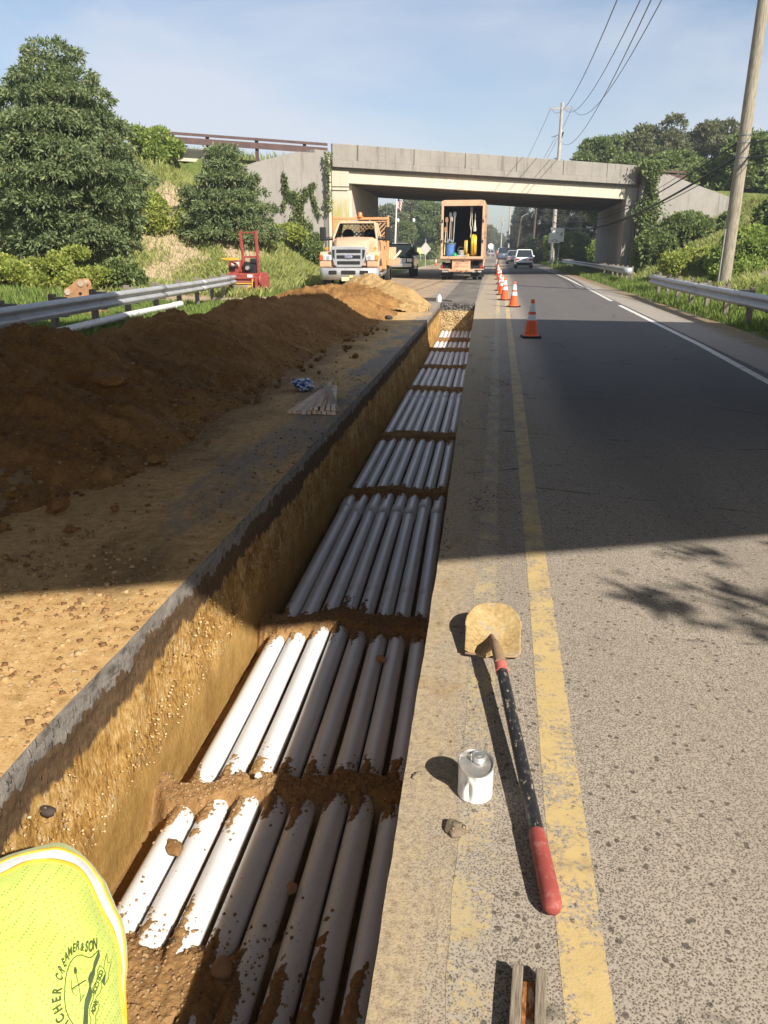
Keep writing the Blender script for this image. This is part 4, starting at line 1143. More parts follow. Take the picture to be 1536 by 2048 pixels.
sx = m.math('FRACT', m.math('MULTIPLY', m.math('ADD', X, m.math('MULTIPLY', Z, .35)), 5.5))
c = m.mix(m.math('GREATER_THAN', sx, .5), (.75, .72, .70), (.55, .05, .06))
c = m.mix(m.math('MULTIPLY', m.math('GREATER_THAN', Z, 7.75), m.math('LESS_THAN', X, .62)), c, (.04, .06, .2)); m.col(c)
xs = np.linspace(0, 1, 14); zs = np.linspace(0, 1, 12); V = []
for a in xs:
    for b in zs:
        V.append((.33 + a * .62 - .05 * b, .22 * math.sin(a * 14 + b * 2) * a, 8.3 - b * 1.3 - a * .55))
o = np_mesh("flag", np.array(V), grid_faces(14, 12), m.mat, fg, True)
for x, lab in ((-12.0, "left of two small round white globes on posts beside the flagpole"), (-9.9, "right of two small round white globes on posts beside the flagpole")):
    gl = thing("globe_lamp", lab, "lamp", (x - 1.6, 108, 0), 0, "white globe lamps by the flagpole")
    mb = MB(); mb.tube([(0, 0, 0), (0, 0, 5.1)], .06, 8); mb.build("post", M_POLED, gl)
    mb = MB(); mb.lathe([(0, -.27), (.14, -.2), (.2, 0), (.14, .2), (0, .27)], (0, 0, 5.3), 'Z', 12); mb.build("globe", painted("white_globe", (.8, .8, .76), .4), gl, auto=60)
# ================================================================== vehicles
M_TAN = painted("faded_orange_truck_paint", (0.62, 0.385, 0.24), 0.42, 0.10, 1.6, 0.5, dirt=(.42, .30, .20), dirt_amt=.45)
M_TAN2 = painted("orange_truck_paint", (0.58, 0.30, 0.125), 0.45, 0.14, 1.8, 0.5, dirt=(.34, .24, .15), dirt_amt=.5)
M_CHROME = painted("chrome", (0.62, 0.64, 0.67), 0.2, 0.08, 4, 0.8, 0.55)
M_DULLCH = painted("dusty_chrome_bumper", (0.50, 0.49, 0.48), 0.3, 0.14, 4, 0.6, .45, dirt=(.36, .27, .18), dirt_amt=.5)
M_DARK = painted("dark_void_plastic", (0.018, 0.018, 0.02), 0.6, .2, 6, .4)
M_TYRE = painted("tyre_rubber", (0.035, 0.033, 0.031), 0.85, 0.3, 8, .3, dirt=(.20, .15, .10), dirt_amt=.55)
M_LENS = painted("clear_lens", (0.62, 0.62, 0.60), 0.1, 0.15, 8, .8)
M_AMBER = painted("amber_lens", (0.75, 0.26, 0.03), 0.2, 0.1, 8, .7)
M_REDL = painted("red_lens", (0.42, 0.03, 0.02), 0.2, 0.15, 8, .7)
m = NT("tinted_window_glass", 0.04, 0.6); m.b.inputs["Base Color"].default_value = (0.02, .028, .032, 1); M_GLASS = m.mat
m = NT("windscreen_glass", 0.02, 0.5)
m.b.inputs["Base Color"].default_value = (.22, .30, .32, 1); m.b.inputs["Transmission Weight"].default_value = 1.0; m.b.inputs["IOR"].default_value = 1.02
M_WSCREEN = m.mat
M_SEAT = painted("dark_seat_cloth", (.03, .035, .05), .9)
M_PLATE = painted("licence_plate", (.70, .62, .36), .5, .1, 20)
def add_text(name, body, size, mat, parent, loc, rot, bold=True, ext=.002, sx=1.0):
    me = text_mesh(body, size, ext, bold=bold)
    o = link_mesh(name, me, mat, parent); o.location = loc; o.rotation_euler = rot; o.scale = (sx, 1, 1)
    return o
def rrect(w, h, r, n=4, cx=0, cz=0):
    P = []
    for (sx, sz, a0) in ((1, 1, 0), (-1, 1, 90), (-1, -1, 180), (1, -1, 270)):
        for k in range(n + 1):
            a = R(a0 + 90 * k / n); P.append((cx + sx * (w / 2 - r) + r * math.cos(a), cz + sz * (h / 2 - r) + r * math.sin(a)))
    return P
def wheel(parent, x, y, r, w, name="wheel", hub=None, dual=False):
    mb = MB()
    prof = [(r * .58, -w / 2), (r * .90, -w / 2), (r * .98, -w / 2 + .03), (r, -w * .25), (r, w * .25), (r * .98, w / 2 - .03), (r * .90, w / 2), (r * .58, w / 2)]
    mb.lathe(prof, (x, y, r), 'X', 36)
    t = mb.build(name, M_TYRE, parent, auto=45)
    g = MB()
    for k in range(36):
        a = 2 * math.pi * k / 36
        g.box((x, y + (r + .004) * math.cos(a), r + (r + .004) * math.sin(a)), (w * .86, .035, .016), (a - math.pi / 2, 0, 0))
    g.build("tread", M_TYRE, t)
    mb = MB(); mb.lathe([(0, -.06), (r * .3, -.06), (r * .34, -.02), (r * .6, -.05), (r * .6, .05), (r * .34, .03), (r * .3, .06), (0, .06)], (x, y, r), 'X', 24)
    mb.build("rim", hub or M_TAN2, t, auto=40)
    return t

# ---------------------------------------------------------------- flatbed truck, facing the camera
tk = thing("flatbed_truck", "orange flatbed truck with chrome grille facing the camera behind the tan earth heap", "truck", (-6.2, 33.0, 0), R(1.0))
# bonnet: rounded sections running back
def sec(y, pts): return [(x, y, z) for x, z in pts]
def nose(w0, w1, zb, zt, r):                     # bottom width, top width
    return [(-w0 / 2, zb), (-w0 / 2, zb + (zt - zb) * .45), (-w1 / 2 - .04, zt - r), (-w1 / 2 + r * .7, zt), (0, zt + .03), (w1 / 2 - r * .7, zt), (w1 / 2 + .04, zt - r), (w0 / 2, zb + (zt - zb) * .45), (w0 / 2, zb)]
mb = MB()
mb.loft([sec(.10, nose(1.42, 1.18, .98, 1.70, .16)), sec(.22, nose(1.52, 1.30, .95, 1.80, .16)), sec(.8, nose(1.62, 1.46, .95, 1.98, .14)), sec(1.45, nose(1.80, 1.66, .95, 2.10, .12)), sec(1.75, nose(1.86, 1.74, .95, 2.12, .10))])
mb.build("bonnet", M_TAN, tk, bevel=.02, auto=50)
for s in (-1, 1):
    mb = MB()
    pr = [(.02, .98), (.02, 1.36), (.22, 1.52), (.75, 1.55), (1.25, 1.40), (1.42, 1.0), (1.36, .95), (1.25, 1.0), (1.0, 1.22), (.62, 1.24), (.32, 1.08), (.22, .9), (.05, .9)]
    mb.prism(pr, (s * 1.0, 0, 0), .50, 'X'); f = mb.build("fender", M_TAN, tk, bevel=.05, seg=3)
    mb = MB(); mb.box((s * .90, .005, 1.30), (.36, .05, .22)); hl = mb.build("headlight", M_LENS, tk, bevel=.03)
    mb = MB(); mb.lathe([(0, -.03), (.08, -.02), (.085, .01)], (s * .86, -.01, 1.30), 'Y', 16); mb.build("bulb_reflector", M_CHROME, hl, auto=50)
    mb = MB(); mb.box((s * 1.16, .02, 1.30), (.15, .09, .22)); mb.build("turn_signal", M_AMBER if s > 0 else painted("red_amber_lens", (.55, .10, .03), .3), tk, bevel=.03)
    mb = MB(); mb.lathe([(0, -.05), (.06, -.04), (.07, .03)], (s * 1.02, .55, 1.66), 'Y', 12); mb.build("marker_lamp", M_AMBER, tk, auto=50)
# grille
mb = MB(); go = [(-.72, 1.74), (.72, 1.74), (.76, 1.58), (.62, 1.02), (.50, .92), (-.50, .92), (-.62, 1.02), (-.76, 1.58)]
mb.prism(go, (0, .04, 0), .16); gr = mb.build("grille", M_CHROME, tk, bevel=.025)
for z, w in ((1.555, 1.02), (1.33, 1.00), (1.10, .96)):
    mb = MB(); mb.box((0, -.046, z), (w, .03, .135)); mb.build("grille_slot", M_DARK, gr, bevel=.012)
for s in (-1, 1):
    mb = MB(); mb.prism([(s * .58, 1.62), (s * .69, 1.60), (s * .66, 1.34), (s * .585, 1.24)], (0, -.046, 0), .03); mb.build("grille_slot", M_DARK, gr)
mb = MB(); mb.lathe([(0, -.012), (.16, -.012), (.175, .0), (.17, .02)], (0, 0, 0), 'Y', 24)
bd = mb.build("badge", painted("blue_badge", (.16, .20, .32), .3, .1, 9, .6, .4), gr, auto=50); bd.location = (0, -.066, 1.33); bd.scale = (1, 1, .42)
tx = add_text("badge_lettering", "Ford", .16, M_CHROME, gr, (0, -.085, 1.33), (R(90), 0, 0))
# bumper
mb = MB(); mb.loft([[(-1.26, .30, .46), (-1.26, .30, .88)], [(-1.22, -.02, .44), (-1.22, -.02, .90)], [(-1.05, -.14, .42), (-1.05, -.14, .90)], [(1.05, -.14, .42), (1.05, -.14, .90)], [(1.22, -.02, .44), (1.22, -.02, .90)], [(1.26, .30, .46), (1.26, .30, .88)]], cap=False, closed=False)
bp = mb.build("bumper", M_DULLCH, tk, auto=35); sd = bp.modifiers.new("thickness", 'SOLIDIFY'); sd.thickness = .03
for x, w in ((-.66, .34), (0, .60), (.66, .36)):
    mb = MB(); mb.box((x, -.15, .72), (w, .05, .15)); mb.build("bumper_opening", M_DARK, bp, bevel=.02)
mb = MB(); mb.box((-.12, -.175, .46), (.32, .012, .16)); pt_ = mb.build("licence_plate", M_PLATE, tk)
mb = MB(); mb.box((.12, -.165, .56), (.14, .012, .1)); mb.build("sticker", painted("yellow_sticker", (.7, .55, .2), .5), bp)
# cab
def cabsec(z, wx, y0, y1): return [(-wx / 2, y0, z), (wx / 2, y0, z), (wx / 2, y1, z), (-wx / 2, y1, z)]
mb = MB(); mb.loft([cabsec(.7, 1.98, 1.55, 3.05), cabsec(1.5, 2.02, 1.55, 3.05), cabsec(2.06, 1.96, 1.62, 3.05)]); mb.build("cab_lower", M_TAN, tk, bevel=.05, seg=3)
mb = MB()
# roof and pillars around the glass
mb.loft([cabsec(2.70, 1.58, 2.18, 3.0), cabsec(2.78, 1.44, 2.3, 2.9)])
for s in (-1, 1):
    mb.tube([(s * .95, 1.66, 2.05), (s * .775, 2.20, 2.73)], .045, 8); mb.tube([(s * .94, 3.0, 2.05), (s * .77, 2.96, 2.73)], .06, 8); mb.tube([(s * .955, 2.35, 2.05), (s * .785, 2.5, 2.73)], .03, 8)
mb.tube([(-.94, 3.0, 2.08), (.94, 3.0, 2.08)], .05, 8)
mb.build("cab_roof", M_TAN, tk, bevel=.05, seg=3)
mb = MB(); mb.quad((-.93, 1.665, 2.07), (.93, 1.665, 2.07), (.76, 2.195, 2.71), (-.76, 2.195, 2.71)); mb.build("windscreen", M_WSCREEN, tk)
mb = MB(); mb.tube([(-.86, 1.655, 2.10), (-.1, 1.655, 2.105)], .014, 6); mb.tube([(.05, 1.655, 2.105), (.8, 1.655, 2.10)], .014, 6); mb.build("wiper", M_DARK, tk)
mb = MB(); mb.box((0, 2.205, 2.69), (1.5, .02, .09), (R(-38), 0, 0)); mb.build("visor_band", M_DARK, tk)
for s in (-.48, .48):
    mb = MB(); mb.loft([[(s + x, 2.72, z) for x, z in rrect(.52, .3, .08, 3, 0, 2.0)], [(s + x, 2.80, z) for x, z in rrect(.46, .44, .16, 3, 0, 2.27)]]); mb.build("seat", M_SEAT, tk, auto=60)
mb = MB(); mb.box((0, 1.95, 2.02), (1.8, .5, .1)); mb.build("dashboard", M_DARK, tk, bevel=.03)
for s in (-1, 1):
    mb = MB(); mb.tube([(s * .98, 1.85, 2.05), (s * 1.36, 1.78, 2.03)], .045, 8); mb.tube([(s * .98, 1.85, 2.14), (s * 1.36, 1.78, 2.10)], .02, 6); mr_ = mb.build("mirror", M_DARK, tk)
    mb = MB(); mb.box((s * 1.42, 1.76, 2.26), (.27, .12, .56)); mb.build("mirror_head", M_DARK, mr_, bevel=.05, seg=3)
    mb = MB(); mb.quad((s * .955, 1.72, 2.1), (s * .955, 2.95, 2.1), (s * .79, 2.92, 2.68), (s * .79, 2.25, 2.68)); mb.build("side_window", M_GLASS, tk)
    mb = MB(); mb.box((s * 1.02, 2.3, 1.45), (.02, 1.1, 1.0)); mb.build("door", M_TAN, tk, bevel=.008)
    mb = MB(); mb.box((s * .98, 2.3, .62), (.30, .7, .06)); mb.build("step", M_DULLCH, tk, bevel=.01)
# rack with lattice behind the cab
rk = MB()
for x in (-1.24, 1.24): rk.box((x, 3.3, 2.0), (.09, .09, 2.1))
rk.box((0, 3.3, 2.93), (2.5, .1, .11)); rk.box((0, 3.3, 2.78 + .02), (2.44, .05, .04))
for x in (-.42, .42): rk.box((x, 3.3, 2.86), (.06, .08, .22))
rack = rk.build("cab_rack", M_TAN2, tk, bevel=.012)
lt = MB()
for k in range(-9, 14):
    for sg_ in (1, -1):
        x0 = k * .19 - .3
        a = Vector((x0, 0)); b = Vector((x0 + 1.6, 1.6)); P = []
        pts = []
        for q in range(41):
            p = a.lerp(b, q / 40); x = p.x * sg_; z = 1.15 + p.y
            if abs(x) < 1.2 and z < 2.76: pts.append((x, z))
        if len(pts) > 2:
            (xa, za), (xb, zb) = pts[0], pts[-1]; L = math.hypot(xb - xa, zb - za)
            lt.box(((xa + xb) / 2, 3.3 + .012 * sg_, (za + zb) / 2), (L, .018, .05), (0, -math.atan2(zb - za, xb - xa), 0))
lt.build("lattice", M_TAN2, rack)
mb = MB(); mb.lathe([(0, 2.985), (.13, 2.985), (.13, 3.03), (.10, 3.04), (.09, 3.17), (.05, 3.2), (0, 3.2)], (-.02, 3.3, 0), 'Z', 18); mb.build("beacon", painted("orange_beacon", (.75, .22, .05), .3, .1, 9, .6), tk, auto=50)
# bed, toolbox, boards, load
mb = MB(); mb.box((0, 5.6, 1.10), (2.5, 4.5, .16)); mb.build("bed_deck", M_TAN2, tk, bevel=.02)
mb = MB()
for k in range(6): mb.box((1.27, 3.6 + k * .82, 1.09), (.05, .07, .30))
for k in range(24): mb.box((1.265, 3.5 + k * .19, 1.02 - .02 * (k % 3)), (.035, .05, .16 + .05 * (k % 2)))
mb.build("side_rail", M_TAN, tk)
mb = MB(); mb.box((.98, 3.12, 1.36), (.40, .32, 1.15)); mb.build("toolbox", M_TAN2, tk, bevel=.015)
mb = MB()
for k in range(3): mb.box((1.14 - .0 * k, 2.955, 1.7 - .0 * k), (.03, .01, .15)); 
mb.build("vent", M_DARK, tk)
mb = MB(); mb.box((0, 4.6, .80), (.8, 6.2, .22)); mb.build("chassis", M_DARK, tk)
mb = MB(); mb.lathe([(0, -.45), (.28, -.45), (.28, .45), (0, .45)], (.8, 3.75, .72), 'Y', 18); mb.build("fuel_tank", M_DULLCH, tk, auto=40)
for x in (-1.0, 1.0): wheel(tk, x, .72, .48, .28)
for x in (-1.08, -.76, .76, 1.08): wheel(tk, x, 4.6, .50, .25)
mb = MB(); mb.box((1.12, 5.3, .45), (.02, .5, .55)); mb.build("mud_flap", M_TAN, tk)
# load on the bed
for (x, y, z, d, c, nm, lab, rz) in ((.72, 5.0, 1.18, (.62, .5, .42), (.62, .56, .48), "carton", "pale carton on the flatbed's deck nearest its lattice rack", .1), (.88, 6.1, 1.18, (.55, .5, .55), (.58, .36, .20), "carton", "tan carton topmost on the flatbed's load", .3), (.45, 6.0, 1.18, (.5, .7, .30), (.70, .68, .64), "carton", "white carton low on the flatbed's deck", -.15)):
    b = thing(nm, lab, "box", (-6.2 + x, 33.0 + y, z), rz, "boxes loaded on the flatbed")
    mb = MB(); mb.box((0, 0, d[2] / 2), d); mb.build("carton_body", painted("carton_" + str(int(x * 100)), c, .8, .12, 5), b, bevel=.01)
    mb = MB(); mb.quad((-d[0] / 2, -.03, d[2] + .002), (d[0] / 2, -.03, d[2] + .002), (d[0] / 2, .03, d[2] + .002), (-d[0] / 2, .03, d[2] + .002)); mb.build("tape", painted("tape", (.5, .4, .25), .4), b)
bdg = thing("timber_board", "tan board leaning over the edge of the flatbed's deck", "board", (-4.95, 38.9, 1.15), 0)
mb = MB(); mb.box((0, 0, .2), (.10, 1.2, .03), (R(25), R(30), 0)); mb.build("board_plank", M_WOODL, bdg)

# ---------------------------------------------------------------- box truck, rear towards the camera
bt = thing("box_truck", "orange box truck seen from behind with its rear open and full of tools", "truck", (-2.12, 45.3, 0), R(-0.6))
Wd, y0, y1, zf, zt_ = 2.36, 0.0, 5.2, 1.22, 4.02
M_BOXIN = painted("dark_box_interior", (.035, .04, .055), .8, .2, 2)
mb = MB()
for s in (-1, 1): mb.box((s * (Wd / 2 - .06), .05, (zf + zt_) / 2), (.12, .12, zt_ - zf + .24))
mb.box((0, .05, zt_ + .01), (Wd - .245, .12, .30)); fr = mb.build("rear_frame", M_TAN, bt, bevel=.015)
mb = MB()
for s in (-1, 1): mb.box((s * (Wd / 2 - .02), 2.7, (zf + zt_) / 2 + .02), (.04, 5.1, zt_ - zf + .16))
mb.box((0, 2.7, zt_ + .12), (Wd - .09, 5.1, .04)); mb.box((0, 5.24, (zf + zt_) / 2), (Wd, .04, zt_ - zf + .2)); mb.build("box_body", M_TAN, bt)
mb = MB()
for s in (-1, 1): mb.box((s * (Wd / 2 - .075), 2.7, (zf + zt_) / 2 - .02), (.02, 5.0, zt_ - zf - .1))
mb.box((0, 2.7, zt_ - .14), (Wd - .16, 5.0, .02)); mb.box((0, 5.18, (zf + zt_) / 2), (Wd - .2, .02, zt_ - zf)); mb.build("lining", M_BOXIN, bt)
mb = MB(); mb.box((0, 2.6, zf - .06), (Wd, 5.2, .14)); mb.build("cargo_floor", M_TAN, bt, bevel=.01)
mb = MB(); mb.box((0, -.02, zf - .02), (Wd + .02, .08, .13)); mb.build("rear_sill", M_TAN, bt, bevel=.01)
for s in (-1, 1):
    for z in (2.05, 3.1):
        mb = MB(); mb.box((s * (Wd / 2 - .06), -.02, z), (.07, .03, .16)); mb.build("hinge", M_DARK, fr, bevel=.01)
# lower rear panel, step bumper, tow hitch
mb = MB(); mb.box((-.02, .1, .86), (1.02, .1, .60)); tg = mb.build("tail_panel", M_TAN, bt, bevel=.015)
mb = MB(); mb.box((-.02, .045, 1.0), (.82, .015, .02)); mb.box((-.02, .045, .72), (.82, .015, .02)); mb.box((-.4, .045, 1.06), (.18, .02, .07)); mb.box((-.25, .045, .92), (.03, .015, .14)); mb.box((.3, .045, .92), (.12, .015, .03)); mb.build("panel_seam", M_RUST, tg)
mb = MB(); mb.box((.18, -.03, 1.16), (.1, .03, .18), (0, R(20), 0)); mb.build("strap_hook", M_RUST, tg)
mb = MB(); mb.box((0, -.02, .52), (1.42, .2, .14)); mb.box((-.95, .02, .58), (.6, .14, .06)); mb.box((.95, .02, .58), (.6, .14, .06)); mb.build("step_bumper", M_TAN, bt, bevel=.015)
for x in (-.22, .30):
    mb = MB(); mb.lathe([(.03, -.02), (.065, -.02), (.065, .03)], (x, -.13, .50), 'Y', 14); mb.build("tow_eye", M_RUST, bt, auto=50)
mb = MB(); mb.box((.04, -.10, .47), (.22, .16, .13)); mb.tube([(.04, -.16, .48), (.04, -.24, .50)], .045, 10); mb.build("tow_hitch", M_RUST, bt, bevel=.015)
mb = MB(); mb.box((-.78, .12, 1.02), (.30, .012, .15)); mb.build("licence_plate", painted("pale_plate", (.66, .62, .56), .5, .1, 20), bt)
for s in (-1, 1):
    mb = MB(); mb.box((s * 1.10, .02, .72), (.12, .06, .18)); mb.build("tail_light", M_REDL, bt, bevel=.02)
    mb = MB(); mb.box((s * .80, 3.1, .86), (.55, 1.4, .3)); mb.build("side_locker", M_DARK, bt)
    mb = MB(); mb.box((s * .84, .30, .47), (.66, .016, .62)); fl = mb.build("mud_flap", M_BLACK, bt)
    add_text("flap_lettering", "CREAMER", .125, painted("white_flap_ink", (.8, .78, .74), .6), fl, (s * .84, .288, .455), (R(90), 0, 0), True, .002, 1.0)
mb = MB(); mb.box((0, 2.6, .82), (.8, 5.0, .2)); mb.build("chassis", M_DARK, bt)
mb = MB(); mb.lathe([(0, -.5), (.09, -.5), (.09, .5), (0, .5)], (0, .9, .5), 'X', 14); mb.build("axle", M_DARK, bt, auto=40)
mb = MB(); mb.box((0, 6.3, 1.5), (2.2, 1.9, 1.9)); mb.build("cab", M_TAN, bt, bevel=.12, seg=3)
for x in (-1.03, -.72, .72, 1.03): wheel(bt, x, .95, .47, .25)
for x in (-.98, .98): wheel(bt, x, 5.9, .47, .25)
def intruck(x, y, z): return (-2.12 + x, 45.3 + y, 1.235 + z)
M_BLUE = painted("blue_barrel_plastic", (.07, .19, .47), .45, .15, 4, .4, dirt=(.30, .30, .32), dirt_amt=.45)
bb = thing("barrel", "blue plastic barrel with a dark liner at the left of the open box truck", "barrel", intruck(-.68, .42, 0), .2)
mb = MB(); mb.lathe([(0, 0), (.24, 0), (.275, .08), (.28, .3), (.27, .5), (.29, .62), (.285, .72), (.25, .74), (.25, .5)], n=24); mb.build("barrel_body", M_BLUE, bb, auto=50)
mb = MB(); mb.lathe([(.30, .66), (.305, .70), (.30, .74)], n=24); mb.tube([(-.30, -.05, .7), (0, -.28, .50), (.29, -.1, .74)], .02, 6); mb.build("liner_rim", painted("dark_liner", (.10, .14, .14), .5), bb, auto=50)
mb = MB(); mb.tube([(-.2, 0, .72), (-.05, .1, .9), (.15, 0, .75)], .09, 10); mb.build("liner_bag", painted("grey_bag", (.16, .19, .2), .6), bb, auto=60)
M_YEL3 = painted("yellow_reel_paint", (.78, .50, .025), .4, .1, 4, .5, dirt=(.45, .33, .08), dirt_amt=.4)
def reel(label, loc, r, w, d, mat):
    t = thing("cable_reel", label, "reel", loc, 0, "yellow reels in the box truck")
    mb = MB(); prof = [(r * .35, -w / 2), (r * .93, -w / 2), (r, -w * .30), (r, w * .30), (r * .93, w / 2), (r * .35, w / 2)]
    mb.lathe(prof, (0, 0, r + .05), 'X', 36); mb.build("reel_drum", mat, t, auto=50)
    mb = MB(); mb.lathe([(r + .004, -.012), (r + .004, .012)], (0, 0, r + .05), 'X', 36); mb.build("strap", M_DARK, t)
    mb = MB(); 
    for s in (-1, 1): mb.tube([(s * (w / 2 + .03), -r * .7, 0), (s * (w / 2 + .03), 0, r + .05), (s * (w / 2 + .03), r * .7, 0)], .02, 6)
    mb.tube([(-w / 2 - .03, 0, r + .05), (w / 2 + .03, 0, r + .05)], .025, 8); mb.build("reel_stand", M_DARK, t)
    return t
reel("large bright yellow reel at the right of the open box truck", intruck(.64, .62, 0), .58, .30, 0, M_YEL3)
rl = reel("narrow faded yellow reel left of the large reel in the box truck", intruck(.20, .55, .0), .42, .18, 0, painted("faded_yellow_paint", (.66, .40, .07), .5, .15, 4))
gcn = thing("fuel_can", "small green can on the floor of the box truck", "can", intruck(-.42, .26, 0), .3)
mb = MB(); mb.lathe([(0, 0), (.16, 0), (.175, .04), (.175, .11), (.10, .19), (.05, .21), (.045, .25), (0, .25)], n=18); mb.build("can_body", painted("green_can", (.03, .26, .10), .4), gcn, auto=50)
mb = MB(); mb.tube([(-.1, 0, .16), (0, 0, .3), (.1, 0, .16)], .014, 6); mb.build("handle", M_DARK, gcn)
bk2 = thing("bucket", "grey bucket on the truck floor right of the green can", "bucket", intruck(-.06, .32, 0), 0)
mb = MB(); mb.lathe([(0, .01), (.15, .0), (.20, .36), (.19, .36), (.15, .03)], n=20); mb.build("bucket_body", painted("grey_bucket", (.34, .33, .30), .6), bk2, auto=50)
mb = MB(); mb.tube([(-.19, 0, .36), (-.12, 0, .52), (.12, 0, .52), (.19, 0, .36)], .008, 6); mb.build("handle", M_GALV, bk2)
lv = thing("pipe_offcut", "grey pipe lying on the truck sill below the buckets", "pipe", intruck(.02, .12, .05), 0)
mb = MB(); mb.tube([(-.28, 0, 0), (.28, 0, .01)], .045, 12); mb.build("pipe_body", M_GALV, lv, auto=50); mb = MB(); mb.lathe([(0, -.03), (.07, -.02), (.07, .03), (0, .04)], (.32, 0, .05), 'Y', 14); mb.build("yellow_plug", M_YEL3, lv, auto=50)
TL = [(-1.0, .30, 1.75, .03, (.72, .68, .30), "yellow green topped pole leaning in the left corner of the box truck", .06), (-.86, .5, 1.5, .035, (.33, .22, .15), "brown shovel handle at the left of the tool rack in the box truck", -.05), (-.74, .55, 1.85, .03, (.62, .53, .44), "pale wooden handle in the middle of the truck's tool rack", .03),
      (-.62, .5, 1.55, .03, (.30, .18, .12), "dark red brown handle right of the pale handle in the truck", -.02), (-.52, .5, 1.9, .03, (.42, .42, .42), "grey steel bar at the right of the truck's tool rack", .05)]
for x, y, h, r, c, lab, ln in TL:
    t = thing("hand_tool", lab, "tool", intruck(x, y, .78 if x > -.95 else .1), 0, "long tools standing in the box truck")
    mb = MB(); mb.tube([(0, 0, 0), (ln, 0, h * .72)], r * .8, 8); mb.build("handle", painted("tool_paint_%d" % int(-x * 100), c, .7), t, auto=50)
    mb = MB(); mb.prism([(-.07, 0), (.07, 0), (.085, .16), (.05, .26), (-.05, .26), (-.085, .16)], (ln, .02, h * .70), .02); mb.build("tool_head", M_RUST if x < -.8 else M_DULLCH, t)
sf = thing("tool_shelf", "dark steel shelf above the blue barrel in the box truck", "shelf", intruck(-.74, .55, .74), 0)
mb = MB(); mb.box((0, 0, 0), (.66, .6, .04)); mb.build("shelf_board", M_DARK, sf); mb = MB(); mb.box((.30, -.28, -.37), (.04, .04, .72)); mb.box((-.30, -.28, -.37), (.04, .04, .72)); mb.build("leg", M_DARK, sf)
hs = thing("hose", "white hoses hanging from the truck roof above the narrow reel", "hose", intruck(.42, .35, 2.62), 0)
mb = MB(); mb.tube([(0, 0, 0), (.0, 0, -.5), (-.03, 0, -.9), (.05, 0, -1.3), (0, .05, -1.6)], .022, 8); mb.build("hose_loop", painted("cream_hose", (.62, .58, .5), .6), hs, auto=60)
mb = MB(); mb.tube([(.08, 0, 0), (.07, 0, -.6), (.10, 0, -.95), (.02, .05, -1.2)], .018, 8); mb.build("hose_loop", painted("cream_hose2", (.52, .48, .42), .6), hs, auto=60)
br_ = thing("broom", "white broom head hanging upside down at the upper right of the truck", "broom", intruck(.66, .4, 2.3), 0)
mb = MB(); mb.tube([(0, 0, 0), (0, 0, -.45)], .016, 8); mb.build("handle", M_WOODL, br_, auto=50); mb = MB(); mb.lathe([(.03, -.35), (.05, -.6), (.105, -.82), (.09, -.95), (0, -.96)], n=16); mb.build("broom_head", painted("white_bristle", (.66, .63, .56), .9), br_, auto=50)

# ---------------------------------------------------------------- cars
def car(label, loc, rz, paint, L=4.6, Wc=1.86, H=1.68, kind="suv", facing="rear", cat="car", name="parked_car"):
    """local -y is the end towards the camera"""
    t = thing(name, label, cat, loc, rz)
    b0 = .30; belt = H * .60
    def ring(y, w, z0, z1, r=.10):
        return [(-w / 2, y, z0 + r), (-w / 2, y, z1 - r), (-w / 2 + r, y, z1), (w / 2 - r, y, z1), (w / 2, y, z1 - r), (w / 2, y, z0 + r), (w / 2 - r, y, z0), (-w / 2 + r, y, z0)]
    mb = MB()
    hb = belt - (.10 if kind != "pickup" else 0)
    mb.loft([ring(0, Wc * .86, b0 + .10, belt - .12), ring(.12, Wc * .95, b0, belt), ring(.9, Wc, b0 - .05, belt + .02), ring(L * .6, Wc, b0 - .05, belt), ring(L * .72, Wc, b0 - .03, hb), ring(L - .15, Wc * .95, b0, hb - .12), ring(L, Wc * .85, b0 + .1, hb - .22)])
    mb.build("body", paint, t, bevel=.03, auto=45)
    ya, yb = (.10, L * .60) if kind == "suv" else ((.55, L * .66) if kind == "sedan" else (L * .36, L * .68))
    wr = Wc * .74
    def cr(y0_, y1_, w, z): return [(-w / 2, y0_, z), (w / 2, y0_, z), (w / 2, y1_, z), (-w / 2, y1_, z)]
    g0, g1 = cr(ya, yb + .55, Wc * .93, belt - .02), cr(ya + .38, yb - .15, wr, H - .06)
    mb = MB(); mb.loft([g0, g1]); mb.build("windows", M_GLASS, t, bevel=.02)
    mb = MB(); mb.loft([cr(ya + .36, yb - .1, wr + .03, H - .065), cr(ya + .42, yb - .3, wr - .1, H)])
    for i in range(4):
        a, b = Vector(g0[i]), Vector(g1[i]); mb.tube([a, b], .05, 6)
    for s in (-1, 1):
        mb.tube([(s * Wc * .466, (ya + yb) / 2 + .2, belt), (s * (wr / 2 + .01), (ya + yb) / 2 + .2, H - .06)], .045, 6)
    mb.build("roof", paint, t, bevel=.02)
    for s in (-1, 1):
        mb = MB(); mb.prism([(s * Wc * .47, belt - .10), (s * Wc * .25, belt - .16), (s * Wc * .27, belt - .27), (s * Wc * .475, belt - .28)], (0, .045, 0), .14)
        mb.build("tail_light" if facing == "rear" else "headlight", M_REDL if facing == "rear" else M_LENS, t, bevel=.02)
        mb = MB(); mb.box((s * (Wc / 2 + .10), L * .62, belt + .05), (.2, .12, .14)); mb.build("mirror", paint, t, bevel=.04)
    mb = MB(); mb.box((0, -.0, b0 + .12), (Wc * .84, .10, .20)); mb.build("bumper", M_DARK, t, bevel=.04)
    mb = MB(); mb.box((0, .045, belt - .22), (.34, .10, .15)); mb.build("licence_plate", painted("grey_plate", (.42, .42, .40), .5), t)
    for x in (-Wc / 2 + .13, Wc / 2 - .13):
        for y in (L * .19, L * .80): wheel(t, x, y, .34, .23, hub=M_DULLCH)
    return t
